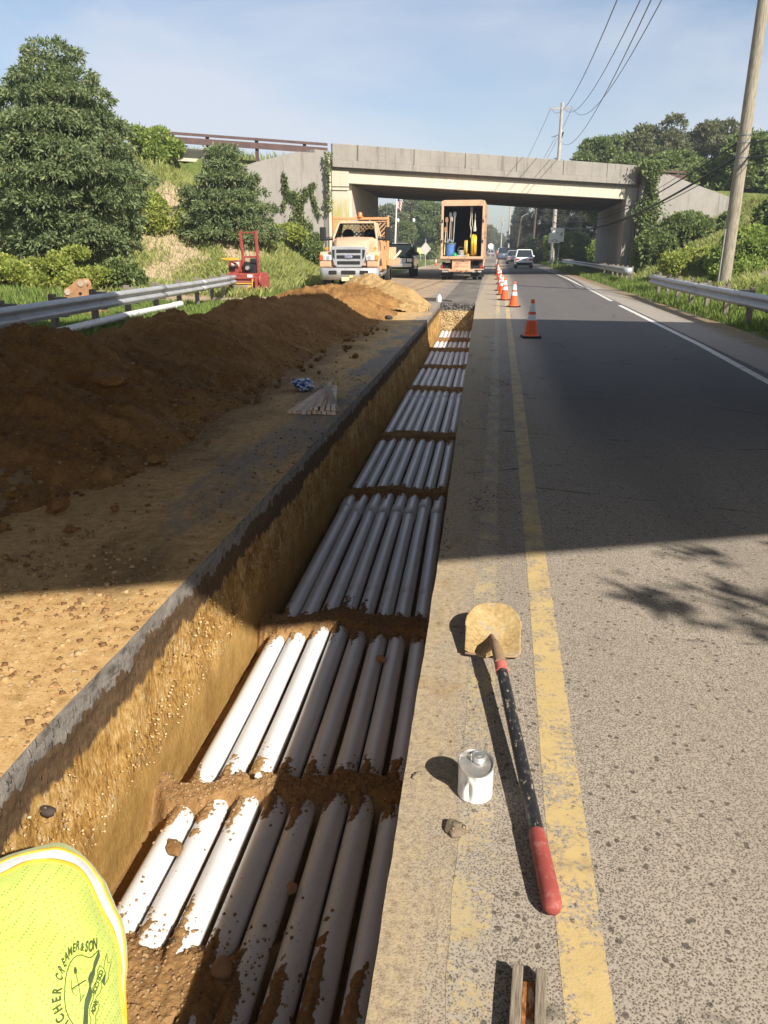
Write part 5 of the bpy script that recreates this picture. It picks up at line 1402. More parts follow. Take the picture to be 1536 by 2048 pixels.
M_WCAR = painted("white_car_paint", (.78, .78, .77), .2, .03, 2, .6, coat=.5)
M_SILV = painted("silver_car_paint", (.46, .48, .52), .25, .05, 2, .6, .4, coat=.5)
M_NAVY = painted("dark_blue_car_paint", (.10, .14, .20), .22, .05, 2, .6, .2, coat=.6)
M_BLK = painted("black_car_paint", (.010, .012, .012), .16, .1, 2, .6, coat=.6)
M_MAROON = painted("maroon_car_paint", (.14, .04, .05), .25, .05, 2, .6, coat=.4)
car("white car driving away in the right lane, nearest of the line", (2.18, 74.6, 0), R(0.5), M_WCAR, 4.4, 1.66, 1.66)
car("silver car ahead of the white car, partly hidden by it", (1.66, 97, 0), R(0.5), M_SILV, 4.4, 1.75, 1.58, "sedan")
car("dark blue car ahead of the silver car, by the end of the cone line", (.55, 122, 0), R(0.5), M_NAVY, 4.9, 2.1, 1.95)
car("small pale grey car far off beside the box truck", (-2.5, 215, 0), 0, M_SILV, 4.5, 1.8, 1.6)
car("tiny maroon car farthest down the road beside the box truck", (-4.6, 212, 0), 0, M_MAROON, 4.5, 1.8, 1.55)
# black pickup parked behind the flatbed
pk = thing("pickup_truck", "black pickup truck parked behind the flatbed, seen past its load", "pickup", (-6.15, 48.0, 0), R(2))
def rg(y, w, z0, z1, r=.09): return [(-w / 2, y, z0 + r), (-w / 2, y, z1 - r), (-w / 2 + r, y, z1), (w / 2 - r, y, z1), (w / 2, y, z1 - r), (w / 2, y, z0 + r), (w / 2 - r, y, z0), (-w / 2 + r, y, z0)]
mb = MB(); mb.loft([rg(0, 1.88, .62, 1.12), rg(.15, 1.98, .52, 1.22), rg(1.2, 2.0, .48, 1.30), rg(1.6, 2.0, .48, 1.30), rg(5.4, 2.0, .48, 1.30), rg(5.75, 1.94, .5, 1.28)]); mb.build("body", M_BLK, pk, bevel=.03, auto=45)
def cr(y0_, y1_, w, z): return [(-w / 2, y0_, z), (w / 2, y0_, z), (w / 2, y1_, z), (-w / 2, y1_, z)]
g0, g1 = cr(1.35, 3.9, 1.9, 1.28), cr(1.95, 3.6, 1.5, 1.90)
mb = MB(); mb.loft([g0, g1]); mb.build("windows", M_GLASS, pk, bevel=.02)
mb = MB(); mb.loft([cr(1.93, 3.62, 1.54, 1.90), cr(2.05, 3.5, 1.4, 1.97)])
for i in range(4): mb.tube([g0[i], g1[i]], .05, 6)
for s in (-1, 1): mb.tube([(s * .955, 2.7, 1.28), (s * .755, 2.75, 1.9)], .05, 6)
mb.build("roof", M_BLK, pk, bevel=.03)
mb = MB(); mb.box((.05, 1.95, 2.0), (.95, .05, .035)); mb.tube([(.78, 1.9, 1.87), (.93, 1.45, 1.32)], .035, 6); mb.build("roof_trim", M_CHROME, pk)
mb = MB(); mb.box((0, -.03, .74), (1.9, .16, .2)); mb.build("bumper", M_CHROME, pk, bevel=.04)
mb = MB(); mb.box((0, .02, 1.0), (1.2, .12, .26)); mb.build("grille", M_CHROME, pk, bevel=.03)
for s in (-1, 1):
    mb = MB(); mb.box((s * .8, .03, 1.02), (.3, .12, .2)); mb.build("headlight", M_LENS, pk, bevel=.03)
    mb = MB(); mb.box((s * 1.14, 1.75, 1.38), (.22, .12, .2)); mb.build("mirror", M_BLK, pk, bevel=.04)
    mb = MB(); mb.box((s * 1.0, 2.4, .52), (.1, 2.4, .05)); mb.build("side_step", M_CHROME, pk, bevel=.015)
    for y in (1.9, 2.95):
        mb = MB(); mb.box((s * 1.003, y, 1.12), (.03, .2, .035)); mb.build("door_handle", M_CHROME, pk)
for x in (-.87, .87):
    for y in (.95, 4.5): wheel(pk, x, y, .40, .27, hub=M_CHROME)
# distant person in orange
pn = thing("person", "distant person in an orange vest standing by the road beside the box truck", "person", (-.55, 150, 0), 0)
mb = MB(); 
for s in (-1, 1): mb.tube([(s * .10, 0, 0), (s * .12, 0, .45), (s * .11, 0, .88)], [.07, .075, .10], 10)
mb.loft([[(x * .36 / .36, y_, z) for x, y_ in [(math.cos(a) * w, math.sin(a) * d) for a in [2 * math.pi * k / 12 for k in range(12)]]] for w, d, z in ((.17, .11, .85), (.18, .12, 1.0), (.2, .13, 1.25), (.21, .12, 1.42), (.08, .08, 1.5))])
mb.lathe([(0, 1.47), (.08, 1.5), (.10, 1.62), (.09, 1.72), (0, 1.77)], n=12)
for s in (-1, 1): mb.tube([(s * .2, 0, 1.42), (s * .29, .02, 1.12), (s * .27, -.12, .88)], [.055, .045, .04], 8)
mb.build("body", painted("dark_work_clothes", (.10, .09, .12), .8), pn, auto=60)
mb = MB(); mb.loft([[(math.cos(a) * w, math.sin(a) * d, z) for a in [2 * math.pi * k / 14 for k in range(14)]] for w, d, z in ((.21, .15, .9), (.22, .155, 1.2), (.24, .15, 1.4), (.12, .1, 1.5))]); mb.build("vest", painted("orange_vest", (.85, .18, .03), .7), pn, auto=60)
rs = thing("road_sign", "small round white sign far off beside the orange vested person", "road sign", (-1.9, 160, 0), 0)
mb = MB(); mb.box((0, .05, 1.2), (.08, .05, 2.4)); mb.build("post", M_GALV, rs); mb = MB(); mb.lathe([(0, 0), (.55, 0), (.55, .03), (0, .03)], (0, 0, 2.3), 'Y', 20); mb.build("sign_panel", M_SIGN, rs)

# ---------------------------------------------------------------- walk-behind roller
M_RED = painted("faded_red_machine_paint", (.30, .055, .045), .5, .2, 4, .4, dirt=(.33, .19, .12), dirt_amt=.6)
M_YELP = painted("yellow_machine_paint", (.70, .40, .04), .5, .15, 4, .4, dirt=(.4, .28, .1), dirt_amt=.4)
M_DRUM = painted("dusty_steel_drum", (.36, .28, .20), .6, .2, 5, .4, .3, dirt=(.28, .2, .12), dirt_amt=.6)
ro = thing("road_roller", "red walk behind roller with a tall lifting frame at the end of the left guardrail", "roller", (-9.35, 28.3, .03), R(-6))
mb = MB(); mb.lathe([(0, -.36), (.27, -.36), (.28, -.34), (.28, .34), (.27, .36), (0, .36)], (.08, .15, .28), 'X', 36); mb.build("front_drum", M_DRUM, ro, auto=40)
mb = MB(); mb.lathe([(0, -.36), (.28, -.36), (.28, .36), (0, .36)], (.08, 1.15, .28), 'X', 36); mb.build("rear_drum", M_DRUM, ro, auto=40)
mb = MB(); mb.box((.02, .65, .62), (1.02, 1.35, .30)); mb.box((-.50, .65, .42), (.08, 1.3, .45)); mb.box((.58, .65, .42), (.08, 1.3, .45)); mb.box((0, -.02, .66), (1.0, .12, .20)); mb.build("main_frame", M_RED, ro, bevel=.025)
mb = MB(); mb.loft([[(x - .30, .15, z) for x, z in rrect(.42, .46, .12, 4, 0, .98)], [(x - .30, .95, z) for x, z in rrect(.42, .46, .12, 4, 0, .98)]]); mb.build("hood", M_RED, ro, auto=50)
mb = MB(); mb.box((-.22, .13, 1.08), (.30, .02, .15)); mb.box((-.42, -.09, .65), (.10, .02, .08)); mb.box((.42, -.09, .68), (.2, .02, .10)); mb.build("decal", M_WHT if False else painted("white_decal", (.74, .72, .68), .5), ro)
mb = MB()
for k in range(5): mb.box((-.44 + k * .045, .13, .90), (.022, .02, .12))
mb.build("hood_vent", M_DARK, ro)
mb = MB(); mb.box((.28, .5, .92), (.42, .5, .32)); mb.box((.18, .3, 1.08), (.22, .2, .16)); mb.lathe([(0, -.08), (.13, -.06), (.13, .12), (0, .14)], (.22, .22, .95), 'Y', 16); en = mb.build("engine", M_DARK, ro, bevel=.02)
mb = MB(); mb.lathe([(0, -.1), (.07, -.1), (.08, .04), (0, .05)], (.24, .20, .95), 'Y', 14); mb.build("pull_starter", M_DULLCH, en, auto=40)
mb = MB(); mb.lathe([(0, -.12), (.12, -.12), (.12, .12), (0, .12)], (.40, .42, 1.16), 'X', 16); mb.build("air_filter", M_DARK, en, auto=40)
mb = MB()
for x0, x1 in ((.02, -.10), (.56, .52)):
    mb.box(((x0 + x1) / 2, .42, 1.42), (.09, .09, 1.62), (0, R(-3.5 if x0 < .3 else -1.2), 0))
mb.box((.25, .42, 1.33), (.50, .07, .07)); mb.box((.22, .42, 2.17), (.52, .04, .04))
lf = mb.build("lifting_frame", M_RED, ro, bevel=.01)
mb = MB()
for k in range(4):
    mb.box((-.02 + .005 * k, .42, 2.12 - k * .09), (.07, .03, .03)); mb.box((.47, .42, 2.12 - k * .09), (.07, .03, .03))
mb.build("locking_pin", M_RED, lf)
mb = MB(); mb.tube([(-.08, .35, .78), (-.14, .1, 1.05), (-.28, -.15, 1.22)], .045, 8); st_ = mb.build("steering_arm", M_RED, ro, auto=60)
mb = MB(); mb.tube([(-.66, -.12, 1.27), (-.5, -.2, 1.24), (-.28, -.22, 1.24), (-.1, -.2, 1.24), (.04, -.12, 1.27), (-.28, -.08, 1.29), (-.66, -.12, 1.27)], .02, 8); mb.box((-.27, -.16, 1.25), (.18, .12, .1)); mb.build("handlebar", M_YELP, st_)
mb = MB(); mb.tube([(-.46, -.12, .55), (-.46, -.15, .32), (-.24, -.2, .22), (-.24, -.2, .08)], .022, 8); mb.tube([(.52, -.12, .58), (.52, -.15, .34), (.30, -.2, .24), (.32, -.2, .08)], .022, 8); mb.tube([(-.46, -.13, .40), (.52, -.13, .42)], .02, 8); mb.build("scraper_bar", M_YELP, ro)
mb = MB(); mb.box((.03, -.06, .44), (.86, .04, .10)); mb.build("scraper_plate", M_RED, ro)
mb = MB(); mb.lathe([(0, -.05), (.22, -.05), (.24, 0), (.22, .05), (0, .05)], (.68, .35, .52), 'X', 20); mb.build("side_wheel", M_RED, ro, auto=40)
# ================================================================== hand tools and small things on the road
m = NT("worn_black_handle", 0.45, 0.4); o_ = m.obj()
w1 = m.noise(75, 6, 0.72, m.mapv(o_, (1, .35, 1)))
m.col(m.ramp(w1, [(0.50, (0.020, 0.020, 0.023)), (0.585, (0.05, .045, .04)), (0.635, (0.46, 0.40, 0.30))])); M_HAND = m.mat
M_GRIP = painted("faded_red_grip", (0.30, 0.062, 0.052), 0.6, 0.14, 14, .35, dirt=(.55, .33, .26), dirt_amt=.4)
m = NT("sand_caked_blade", 0.9, 0.15); o_ = m.obj()
sn = m.math('ADD', m.math('MULTIPLY', m.noise(9, 6, .65, o_), .55), m.math('MULTIPLY', m.noise(70, 4, .7, o_), .45))
c = m.ramp(sn, [(0.36, (0.27, 0.18, 0.085)), (0.5, (0.42, 0.295, 0.135)), (0.64, (0.52, 0.39, 0.20))])
c = m.mix(m.mr(m.noise(13, 5, .6, o_), .60, .68, 0, .55), c, (.33, .31, .27)); m.col(c); m.bump(sn, .9, .006); M_BLADE = m.mat
M_SOCK = painted("rusty_dusty_steel", (.26, .17, .10), .8, .25, 14, dirt=(.36, .27, .16), dirt_amt=.6)
sh = thing("shovel", "long handled shovel with sand caked blade and red grip lying on the road", "shovel", (0.03, 2.90, 0))
# blade: rounded square scoop, tip lifted, shoulders on the ground
nu, nv = 40, 44; V = []
for j in range(nv):
    b = j / (nv - 1)                                            # 0 shoulder .. 1 tip
    hw = .112 * (1 - max(0, (b - .45) / .55) ** 2.2) ** .5 if b > .45 else .112 - .006 * (1 - b)
    hw = max(hw, .002)
    for i in range(nu):
        a = -1 + 2 * i / (nu - 1); x = a * hw
        y = -.045 + .305 * b - .012 * (1 - a * a) * (1 - b)
        z = .014 + .098 * b ** 1.1 + .030 * (x / .112) ** 2 * (1 - .35 * b) - .006
        ridge = .016 * math.exp(-(x / .02) ** 2) * max(0, 1 - b * 2.3)
        V.append((x + .012, y, z + ridge + .0012 * float(vnoise(x * 60, y * 60, 3))))
V = [(x * 1.07, y * 1.06, z) for x, y, z in V]
o = np_mesh("blade", np.array(V), grid_faces(nv, nu)[:, ::-1], M_BLADE, sh, True)
sd = o.modifiers.new("thickness", 'SOLIDIFY'); sd.thickness = .003
mb = MB(); mb.tube([(-.098, -.050, .020), (-.055, -.058, .022), (-.03, -.062, .026)], .0055, 8); mb.tube([(.122, -.050, .022), (.08, -.058, .022), (.05, -.062, .026)], .0055, 8); mb.build("foot_step", M_SOCK, sh, auto=60)
mb = MB(); mb.tube([(.008, .075, .046), (.012, .03, .052), (.014, -.02, .064), (.018, -.06, .080), (.026, -.11, .088), (.035, -.17, .086), (.043, -.225, .082)], [.006, .012, .016, .0185, .0205, .0225, .0235], 16); mb.build("socket", M_SOCK, sh, auto=60)
mb = MB(); mb.tube([(-.028, -.058, .024), (-.005, -.056, .05), (.014, -.055, .07)], [.007, .012, .012], 10); mb.build("frog_fold", M_SOCK, sh, auto=60)
A, B = Vector((.042, -.215, .082)), Vector((.178, -1.345, .026))
def hp(t): return A.lerp(B, t)
mb = MB(); mb.tube([hp(.02), hp(.062)], .0245, 18); mb.build("red_tape", painted("red_tape", (.55, .13, .11), .6, .12, 20, dirt=(.5, .3, .2), dirt_amt=.3), sh, auto=40)
mb = MB(); mb.tube([hp(t) for t in (.05, .3, .6, .79)], .0215, 20); mb.build("handle", M_HAND, sh, auto=40)
mb = MB(); mb.tube([hp(t) for t in (.77, .775, .80, .88, .96, .985, .998, 1.0)], [.0225, .0242, .0245, .0255, .0262, .025, .018, .006], 24); mb.build("grip", M_GRIP, sh, auto=60)

# paint can: dented white tin with a screw cap
M_CANW = painted("white_can_paint", (.76, .75, .73), .45, .04, 12, .5, dirt=(.5, .42, .3), dirt_amt=.25)
M_CANT = painted("smeared_tin", (.60, .58, .55), .3, .25, 18, .5, .75, dirt=(.72, .69, .62), dirt_amt=.75)
cn_ = thing("can", "dented white tin can with a silver screw cap standing by the trench edge", "can", (-.002, 2.005, .001), R(0))
def dent(x, y, z):
    r = math.hypot(x, y); a = math.degrees(math.atan2(y, x))
    d = 0
    for (a0, z0, sa, sz, amp) in ((-138, .072, 16, .026, .016), (-112, .042, 9, .032, .012), (-160, .040, 14, .016, .008), (-98, .085, 10, .02, .006)):
        da = (a - a0 + 180) % 360 - 180
        d += amp * math.exp(-(da / sa) ** 2 - ((z - z0) / sz) ** 2)
    k = (r - d) / r if r > 1e-6 else 1
    if z > .085: z -= .022 * max(0, (-y + .2 * x) / .054) * (z - .085) / .04
    return (x * k, y * k, z)
def dented(prof, name, mat, n=72):
    mb = MB(); mb.lathe(prof, n=n); mb.v = [dent(*v) for v in mb.v]; return mb.build(name, mat, cn_, auto=50)
dented([(.0, .002), (.051, .0), (.0535, .003), (.054, .006)] + [(.0535, .006 + .108 * k / 24) for k in range(25)] + [(.054, .116)], "can_body", M_CANW)
dented([(.054, .1162), (.0558, .118), (.0558, .1215), (.053, .1225), (.0515, .120), (.0505, .112), (.045, .1105), (.02, .112), (0, .112)], "can_top", M_CANT)
mb = MB()
pf = [(.0225, 0), (.0235, .002)] + [(.0225 + .0012 * (k % 2), .003 + .0022 * k) for k in range(6)] + [(.0215, .0185), (.017, .0195), (.0165, .018), (.010, .0182), (.0095, .0195), (0, .0195)]
mb.lathe(pf, (.007, .016, .1125), n=40); mb.build("screw_cap", painted("cap_tin", (.55, .54, .51), .35, .2, 16, .5, .7, dirt=(.3, .28, .24), dirt_amt=.4), cn_, auto=40)
# slotted timber at the bottom edge of the picture
M_OLDW = NT("weathered_grey_timber", .9, .15); o_ = M_OLDW.obj()
g = M_OLDW.noise(60, 6, .7, M_OLDW.mapv(o_, (4, .25, 4))); M_OLDW.col(M_OLDW.ramp(g, [(.32, (.13, .10, .075)), (.5, (.25, .205, .155)), (.7, (.36, .31, .25))])); M_OLDW.bump(g, .8, .004); M_OLDW = M_OLDW.mat
m = NT("rust_flaked_metal", .6, .4, .3); f = m.noise(38, 6, .7, m.mapv(m.obj(), (1, .5, 1))); m.col(m.ramp(f, [(.36, (.10, .045, .02)), (.5, (.42, .17, .05)), (.6, (.66, .55, .42)), (.75, (.74, .68, .58))])); m.bump(f, .6, .004); M_FLAKE = m.mat
wl_ = thing("slotted_timber", "weathered timber with a rusty metal slot at the bottom edge of the photo", "tool", (.142, 1.375, 0), R(-4))
for x in (-.0265, .0265):
    mb = MB(); mb.box((x, -.30, .0215), (.025, .60, .040)); mb.build("side_strip", M_OLDW, wl_, bevel=.003)
mb = MB(); mb.box((0, -.31, .012), (.0275, .57, .018)); mb.build("metal_insert", M_FLAKE, wl_, bevel=.002)
# dried clod and small lumps on the pale strip
stone("earth_clod", "dried grey brown lump of earth on the pavement below the paint can", "clod", (-.055, 1.835, .006), (.030, .034, .016), 41, M_CLOD)
stone("earth_clod", "small crumb of earth at the trench edge left of the paint can", "clod", (-.19, 2.06, .004), (.013, .018, .008), 43, M_CLOD)
stone("stone", "dark broken stone sticking out of the sunlit left trench wall", "stone", (-1.505, 2.06, -.29), (.02, .030, .016), 47, painted("dark_stone", (.05, .035, .03), .8))
stone("asphalt_chunk", "black asphalt lump at the foot of the spoil ridge where the shade ends", "asphalt lump", (-2.62, 19.1, .04), (.085, .10, .06), 51, painted("black_asphalt_lump", (.04, .036, .034), .9, .3))
# bundle of timber stakes
rng = random.Random(3)
M_ST = [painted("stake_pine_%d" % k, c, .85, .22, 18, dirt=(.22, .15, .10), dirt_amt=.4) for k, c in enumerate(((.66, .48, .37), (.72, .56, .43), (.60, .46, .36), (.70, .62, .54)))]
apex = Vector((-1.905, 8.72, .13))
spots = [(-2.085, 0, 0), (-2.04, 0, 0), (-2.0, 0, 0), (-1.955, 0, 0), (-1.91, 0, 0), (-1.865, 0, 0), (-1.82, 0, 0), (-1.775, 0, 0), (-1.73, 0, 0), (-1.69, 0, 0),
         (-1.90, 1, .02), (-1.855, 1, .03), (-1.79, 1, .0), (-1.745, 1, .02), (-1.83, 2, .05), (-1.70, 1, .04)]
for k, (x, lv_, dy) in enumerate(spots):
    a = Vector((x * 1.16 + .345, 7.63 + dy + rng.uniform(-.02, .02), .018 + lv_ * .036)); b = apex + Vector(((x + 1.88) * .42, rng.uniform(-.05, .05), -.085 + lv_ * .045))
    d = b - a; L = d.length
    t = bpy.data.objects.new("wooden_stake", None); bpy.data.objects.remove(t)
    mb = MB(); mb.box((0, L / 2, 0), (.043, L, .034)); mb.prism([(-.018, L), (.018, L), (0, L + .09)], (0, 0, 0), .028, 'Z')
    o = mb.build("wooden_stake", M_ST[k % 4], None, bevel=.0025)
    o.location = a; o.rotation_euler = (math.asin(d.z / L), 0, math.atan2(-d.x, d.y))
    props(o, "wooden stake in the bundle lying at the left edge of the trench", "stake", "wooden stakes bundled by the trench")
mb = MB(); P = [(-1.905, 8.35, .165), (-1.84, 8.28, .19), (-1.76, 8.10, .165), (-1.70, 7.95, .125), (-1.645, 7.80, .07), (-1.60, 7.73, .035)]
for (x, y, z), (x2, y2, z2) in zip(P[:-1], P[1:]):
    mb.hexa([(x - .022, y, z - .006), (x2 - .022, y2, z2 - .006), (x2 + .03, y2 + .03, z2 - .006), (x + .03, y + .03, z - .006), (x - .022, y, z), (x2 - .022, y2, z2), (x2 + .03, y2 + .03, z2), (x + .03, y + .03, z)])
props(mb.build("cloth_strap", painted("grey_canvas", (.36, .32, .26), .9), None), "pale canvas strap lying across the bundle of wooden stakes", "strap")
# crumpled blue and white plastic
bm = bmesh.new(); bmesh.ops.create_icosphere(bm, subdivisions=4, radius=1)
for v in bm.verts:
    k = 1 + .34 * float(vnoise(v.co.x * 2.6 + 3, v.co.y * 2.6 + v.co.z * 2.2, 5)) + .22 * float(vnoise(v.co.x * 7, v.co.y * 7 + v.co.z * 6, 6))
    v.co *= k
me = bpy.data.meshes.new("plastic_wrap"); bm.to_mesh(me); bm.free()
m = NT("blue_white_plastic", .2, .6); f = m.noise(2.2, 4, .6, m.obj()); m.col(m.ramp(f, [(.44, (.03, .09, .34)), (.5, (.10, .2, .5)), (.54, (.62, .68, .76)), (.7, (.74, .78, .82))], 'LINEAR'))
o = link_mesh("plastic_wrap", me, m.mat, None, False); o.location = (-2.28, 9.05, .07); o.scale = (.14, .12, .065); o.rotation_euler = (0, .15, .5)
props(o, "crumpled blue and white plastic wrapper on the soil behind the stakes", "wrapper")
# tools at the far end of the trench
ht = thing("hand_tool", "white plastic jug with a dark wooden bar at the far left corner of the trench", "tool", (-1.9, 25.95, 0))
mb = MB(); mb.loft([[(x * s * .8, y * s * .8, z * .72) for x, y in rrect(.17, .17, .05, 3)] for s, z in ((.95, .005), (1, .02), (1, .2), (.8, .25), (.4, .29), (.4, .33))]); mb.build("jug", painted("white_jug", (.76, .76, .74), .4), ht, auto=50)
mb = MB(); mb.box((-.33, -.02, .08), (.46, .09, .10)); mb.build("dark_bar", painted("dark_timber", (.06, .045, .035), .8), ht, bevel=.01)
mb = MB(); mb.tube([(.1, 0, .06), (.42, -.05, .03)], .018, 8); mb.build("rod", M_DARK, ht)
h2 = thing("pliers", "red handled pliers lying open on the pavement left of the white jug", "pliers", (-2.75, 27.2, .02), R(10))
mb = MB(); mb.tube([(-.28, .1, .02), (-.1, 0, .03), (.22, -.05, .02)], .018, 8); mb.tube([(-.28, -.1, .02), (-.1, 0, .03), (.22, .06, .02)], .018, 8); mb.build("jaws", M_RUST, h2, auto=60)
mb = MB(); mb.tube([(.05, -.01, .026), (.23, -.05, .021)], .026, 8); mb.tube([(.05, .02, .026), (.23, .06, .021)], .026, 8); mb.build("handle", painted("red_vinyl", (.5, .12, .08), .5), h2, auto=60)

# ================================================================== worker crouching in the trench, back to the camera
PC = Vector((-1.06, 1.165, -.15)); CAMP = Vector((0, 0, 1.6))
n_ = (CAMP - PC).normalized(); rgt = Vector((.9899, .1418, 0)); u_ = (rgt - n_ * rgt.dot(n_)).normalized(); v_ = n_.cross(u_)
wk = thing("person", "worker in a yellow hi-vis shirt bent over in the trench, back to the camera", "person", (-1.03, 1.17, -.82))
WO = Vector((-1.03, 1.17, -.82))
AX, BX, CX, PW = .262, .435, .215, 2.05
def rho(u, v): return (abs(u / AX) ** PW + abs(v / BX) ** PW) ** (1 / PW)
def dome(u, v, off=0.0):
    r = min(rho(u, v), 1.0); w = CX * (1 - r ** 2.2) ** .5
    w += 1.7 * (.020 * float(fbm(u * 4.5 + v * 2, v * 3.0, 7, 4)) + .010 * math.sin(u * 26 + v * 17 + 3 * float(fbm(u * 4, v * 4, 8, 2)))) * (1 - r ** 4) * (0.35 + .65 * smooth(.15, -.25, v))
    cr_ = r ** 2 * (.006 * math.sin(math.atan2(v, u) * 9 + 1.3) + .014 * float(fbm(u * 7, v * 7, 12, 3)))
    k = 1 + cr_ / .3
    w += .012 * math.sin(8 * (u * .8 + v * 1.1) + 5 * float(fbm(u * 3, v * 3, 18, 2))) * (1 - r ** 6)
    return PC + u_ * u * k + v_ * v * k + n_ * (w - .02 + off) - WO
def shirt_part(name, mat, r0, r1, off, nr=34, na=140, thick=None, th0=0.0, th1=2 * math.pi, rin=None, rout=None):
    V = []; full = abs(th1 - th0 - 2 * math.pi) < 1e-6; m_ = na if full else na + 1
    for i in range(nr):
        for k in range(m_):
            th = th0 + (th1 - th0) * k / na; cu, sv = math.cos(th), math.sin(th)
            base = 1 / ((abs(cu / AX) ** PW + abs(sv / BX) ** PW) ** (1 / PW))
            ra = rin(th) if rin else r0; rb = rout(th) if rout else r1
            r = ra + (rb - ra) * i / (nr - 1)
            V.append(dome(cu * base * r, sv * base * r, off))
    F = []
    for i in range(nr - 1):
        for k in range(na):
            a = i * m_ + k; b = i * m_ + (k + 1) % m_
            F.append((a, b, b + m_, a + m_))
    o = np_mesh(name, np.array([tuple(p) for p in V]), np.array(F), mat, None, True)
    return o
m = NT("fluorescent_mesh_cloth", .75, .15); o_ = m.obj()
vd = m.voro(115, o_, rnd=0.1); c = m.mix(m.mr(vd, .20, .30, .85, 0.0), (.47, .55, .13), (.18, .27, .02))
fold = m.noise(9, 4, .6, o_); m.col(m.mix(m.mr(fold, .35, .65, 0, .25), c, (.36, .46, .05))); m.b.inputs["Sheen Weight"].default_value = .25
m.bump(m.math('ADD', fold, m.math('MULTIPLY', vd, .12)), .5, .012); M_VIS = m.mat
M_STRIPE = NT("silver_reflective_tape", .35, .5); fo = M_STRIPE.noise(22, 5, .65, M_STRIPE.obj()); M_STRIPE.col(M_STRIPE.ramp(fo, [(.35, (.72, .73, .75)), (.6, (.84, .84, .84))])); M_STRIPE.bump(fo, .6, .006); M_STRIPE = M_STRIPE.mat
M_PIPING = painted("orange_piping", (.80, .42, .03), .7)
body_sh = shirt_part("shirt", M_VIS, 0.0005, 1.0, 0.0, 44, 160); body_sh.parent = wk
# reflective tape round the top and right, following the seam
r_out = lambda th: .962 - .028 * max(0, math.sin(th)) ** 2
def r_in(th):
    s = math.sin(th); return r_out(th) - (.078 + .014 * math.sin(th * 7)) * min(1, max(0.06, (s - .10) * 1.6))
tp = shirt_part("reflective_tape", M_STRIPE, 0, 0, .003, 8, 120, th0=R(8), th1=R(172), rin=r_in, rout=r_out); tp.parent = body_sh
for fr_ in (r_in, r_out):
    mb = MB(); P = []
    for k in range(121):
        th = R(-40) + R(215) * k / 120; cu, sv = math.cos(th), math.sin(th); base = 1 / ((abs(cu / AX) ** PW + abs(sv / BX) ** PW) ** (1 / PW)); r = fr_(th)
        P.append(dome(cu * base * r, sv * base * r, .0035))
    mb.tube(P, .0042, 6); mb.build("piping", M_PIPING, body_sh, auto=60)
# printed emblem: drawn on the cloth in shirt coordinates (metres across the back)
M_PRINT = painted("olive_shirt_print", (.050, .075, .008), .8, .2, 30)
M_PRINT2 = painted("dark_shirt_print", (.055, .085, .035), .8, .2, 30)
EM = 1 / 870.0
def em(zx, zy):
    a = zx / 10.24 - 70; b = zy / 10.24 - 100
    return (1.152e-3 * a + 2.13e-4 * b + .1314, 5.0e-5 * a - 9.98e-4 * b + .1198)
class Print:
    def __init__(s): s.v = []; s.f = []
    def stroke(s, pts, w):
        w = w * EM / 10.24
        P = [Vector(em(*p)) for p in pts]; Q = []
        for a, b in zip(P[:-1], P[1:]):
            n = max(1, int((b - a).length / .006))
            Q += [a.lerp(b, k / n) for k in range(n)]
        Q.append(P[-1]); base = len(s.v)
        for i, p in enumerate(Q):
            t = (Q[min(i + 1, len(Q) - 1)] - Q[max(i - 1, 0)]).normalized(); nn = Vector((-t.y, t.x)) * w / 2
            s.v += [dome(*(p + nn), .0022), dome(*(p - nn), .0022)]
        for i in range(len(Q) - 1): s.f.append((base + 2 * i, base + 2 * i + 1, base + 2 * i + 3, base + 2 * i + 2))
    def fill(s, A, B):
        base = len(s.v); n = len(A)
        for a, b in zip(A, B): s.v += [dome(*em(*a), .0021), dome(*em(*b), .0021)]
        for i in range(n - 1): s.f.append((base + 2 * i, base + 2 * i + 1, base + 2 * i + 3, base + 2 * i + 2))
    def glyph(s, ch, zx, zy, ang, h, wsc=1.0):
        me = text_mesh(ch, 1.0, 0.0, 'CENTER', 3.2); base = len(s.v); sc = h * EM / 10.24 / .72
        ca, sa = math.cos(ang), math.sin(ang); cx, cy = em(zx, zy)
        for v in me.vertices:
            x, y = v.co.x * sc * wsc, v.co.y * sc
            s.v.append(dome(cx + x * ca - y * sa, cy + x * sa + y * ca, .0022))
        for p in me.polygons: s.f.append(tuple(base + i for i in p.vertices))
        bpy.data.meshes.remove(me)
    def build(s, name, mat, parent):
        me = bpy.data.meshes.new(name); me.from_pydata([tuple(p) for p in s.v], [], s.f); return link_mesh(name, me, mat, parent)
pr = Print()
for ch, x, y in (("C", 330, 1790), ("H", 275, 1610), ("E", 250, 1430), ("R", 258, 1265), ("C", 295, 985), ("R", 335, 835), ("E", 390, 690), ("A", 445, 555), ("M", 515, 450), ("E", 595, 375), ("R", 668, 320), ("T", 425, 1900)):
    d = Vector((x - 760, -(y - 1260))); ang = math.atan2(d.y, d.x) - math.pi / 2
    pr.glyph(ch, x, y, ang, 165, .5 if (y < 1000) else .74)
for ch, x, y, an, h in (("&", 757, 355, .05, 150), ("S", 845, 352, .06, 205), ("O", 930, 345, .12, 205), ("N", 1015, 295, .18, 205)): pr.glyph(ch, x, y, an, h, .42 if h > 200 else .5)
pr.stroke([(1090, 415), (1040, 470), (1000, 515), (960, 555), (920, 574), (870, 574), (800, 545), (720, 520), (660, 530), (600, 570), (560, 615), (500, 710), (450, 850), (415, 1020), (400, 1200), (395, 1380), (405, 1500), (420, 1600), (470, 1750), (570, 1925)], 18)
pr.stroke([(620, 920), (670, 1150), (720, 1400)], 12); pr.stroke([(720, 1400), (800, 1330), (700, 1500), (720, 1400)], 10)
pr.fill([(590, 780), (575, 850), (590, 920)], [(625, 780), (648, 850), (630, 920)])
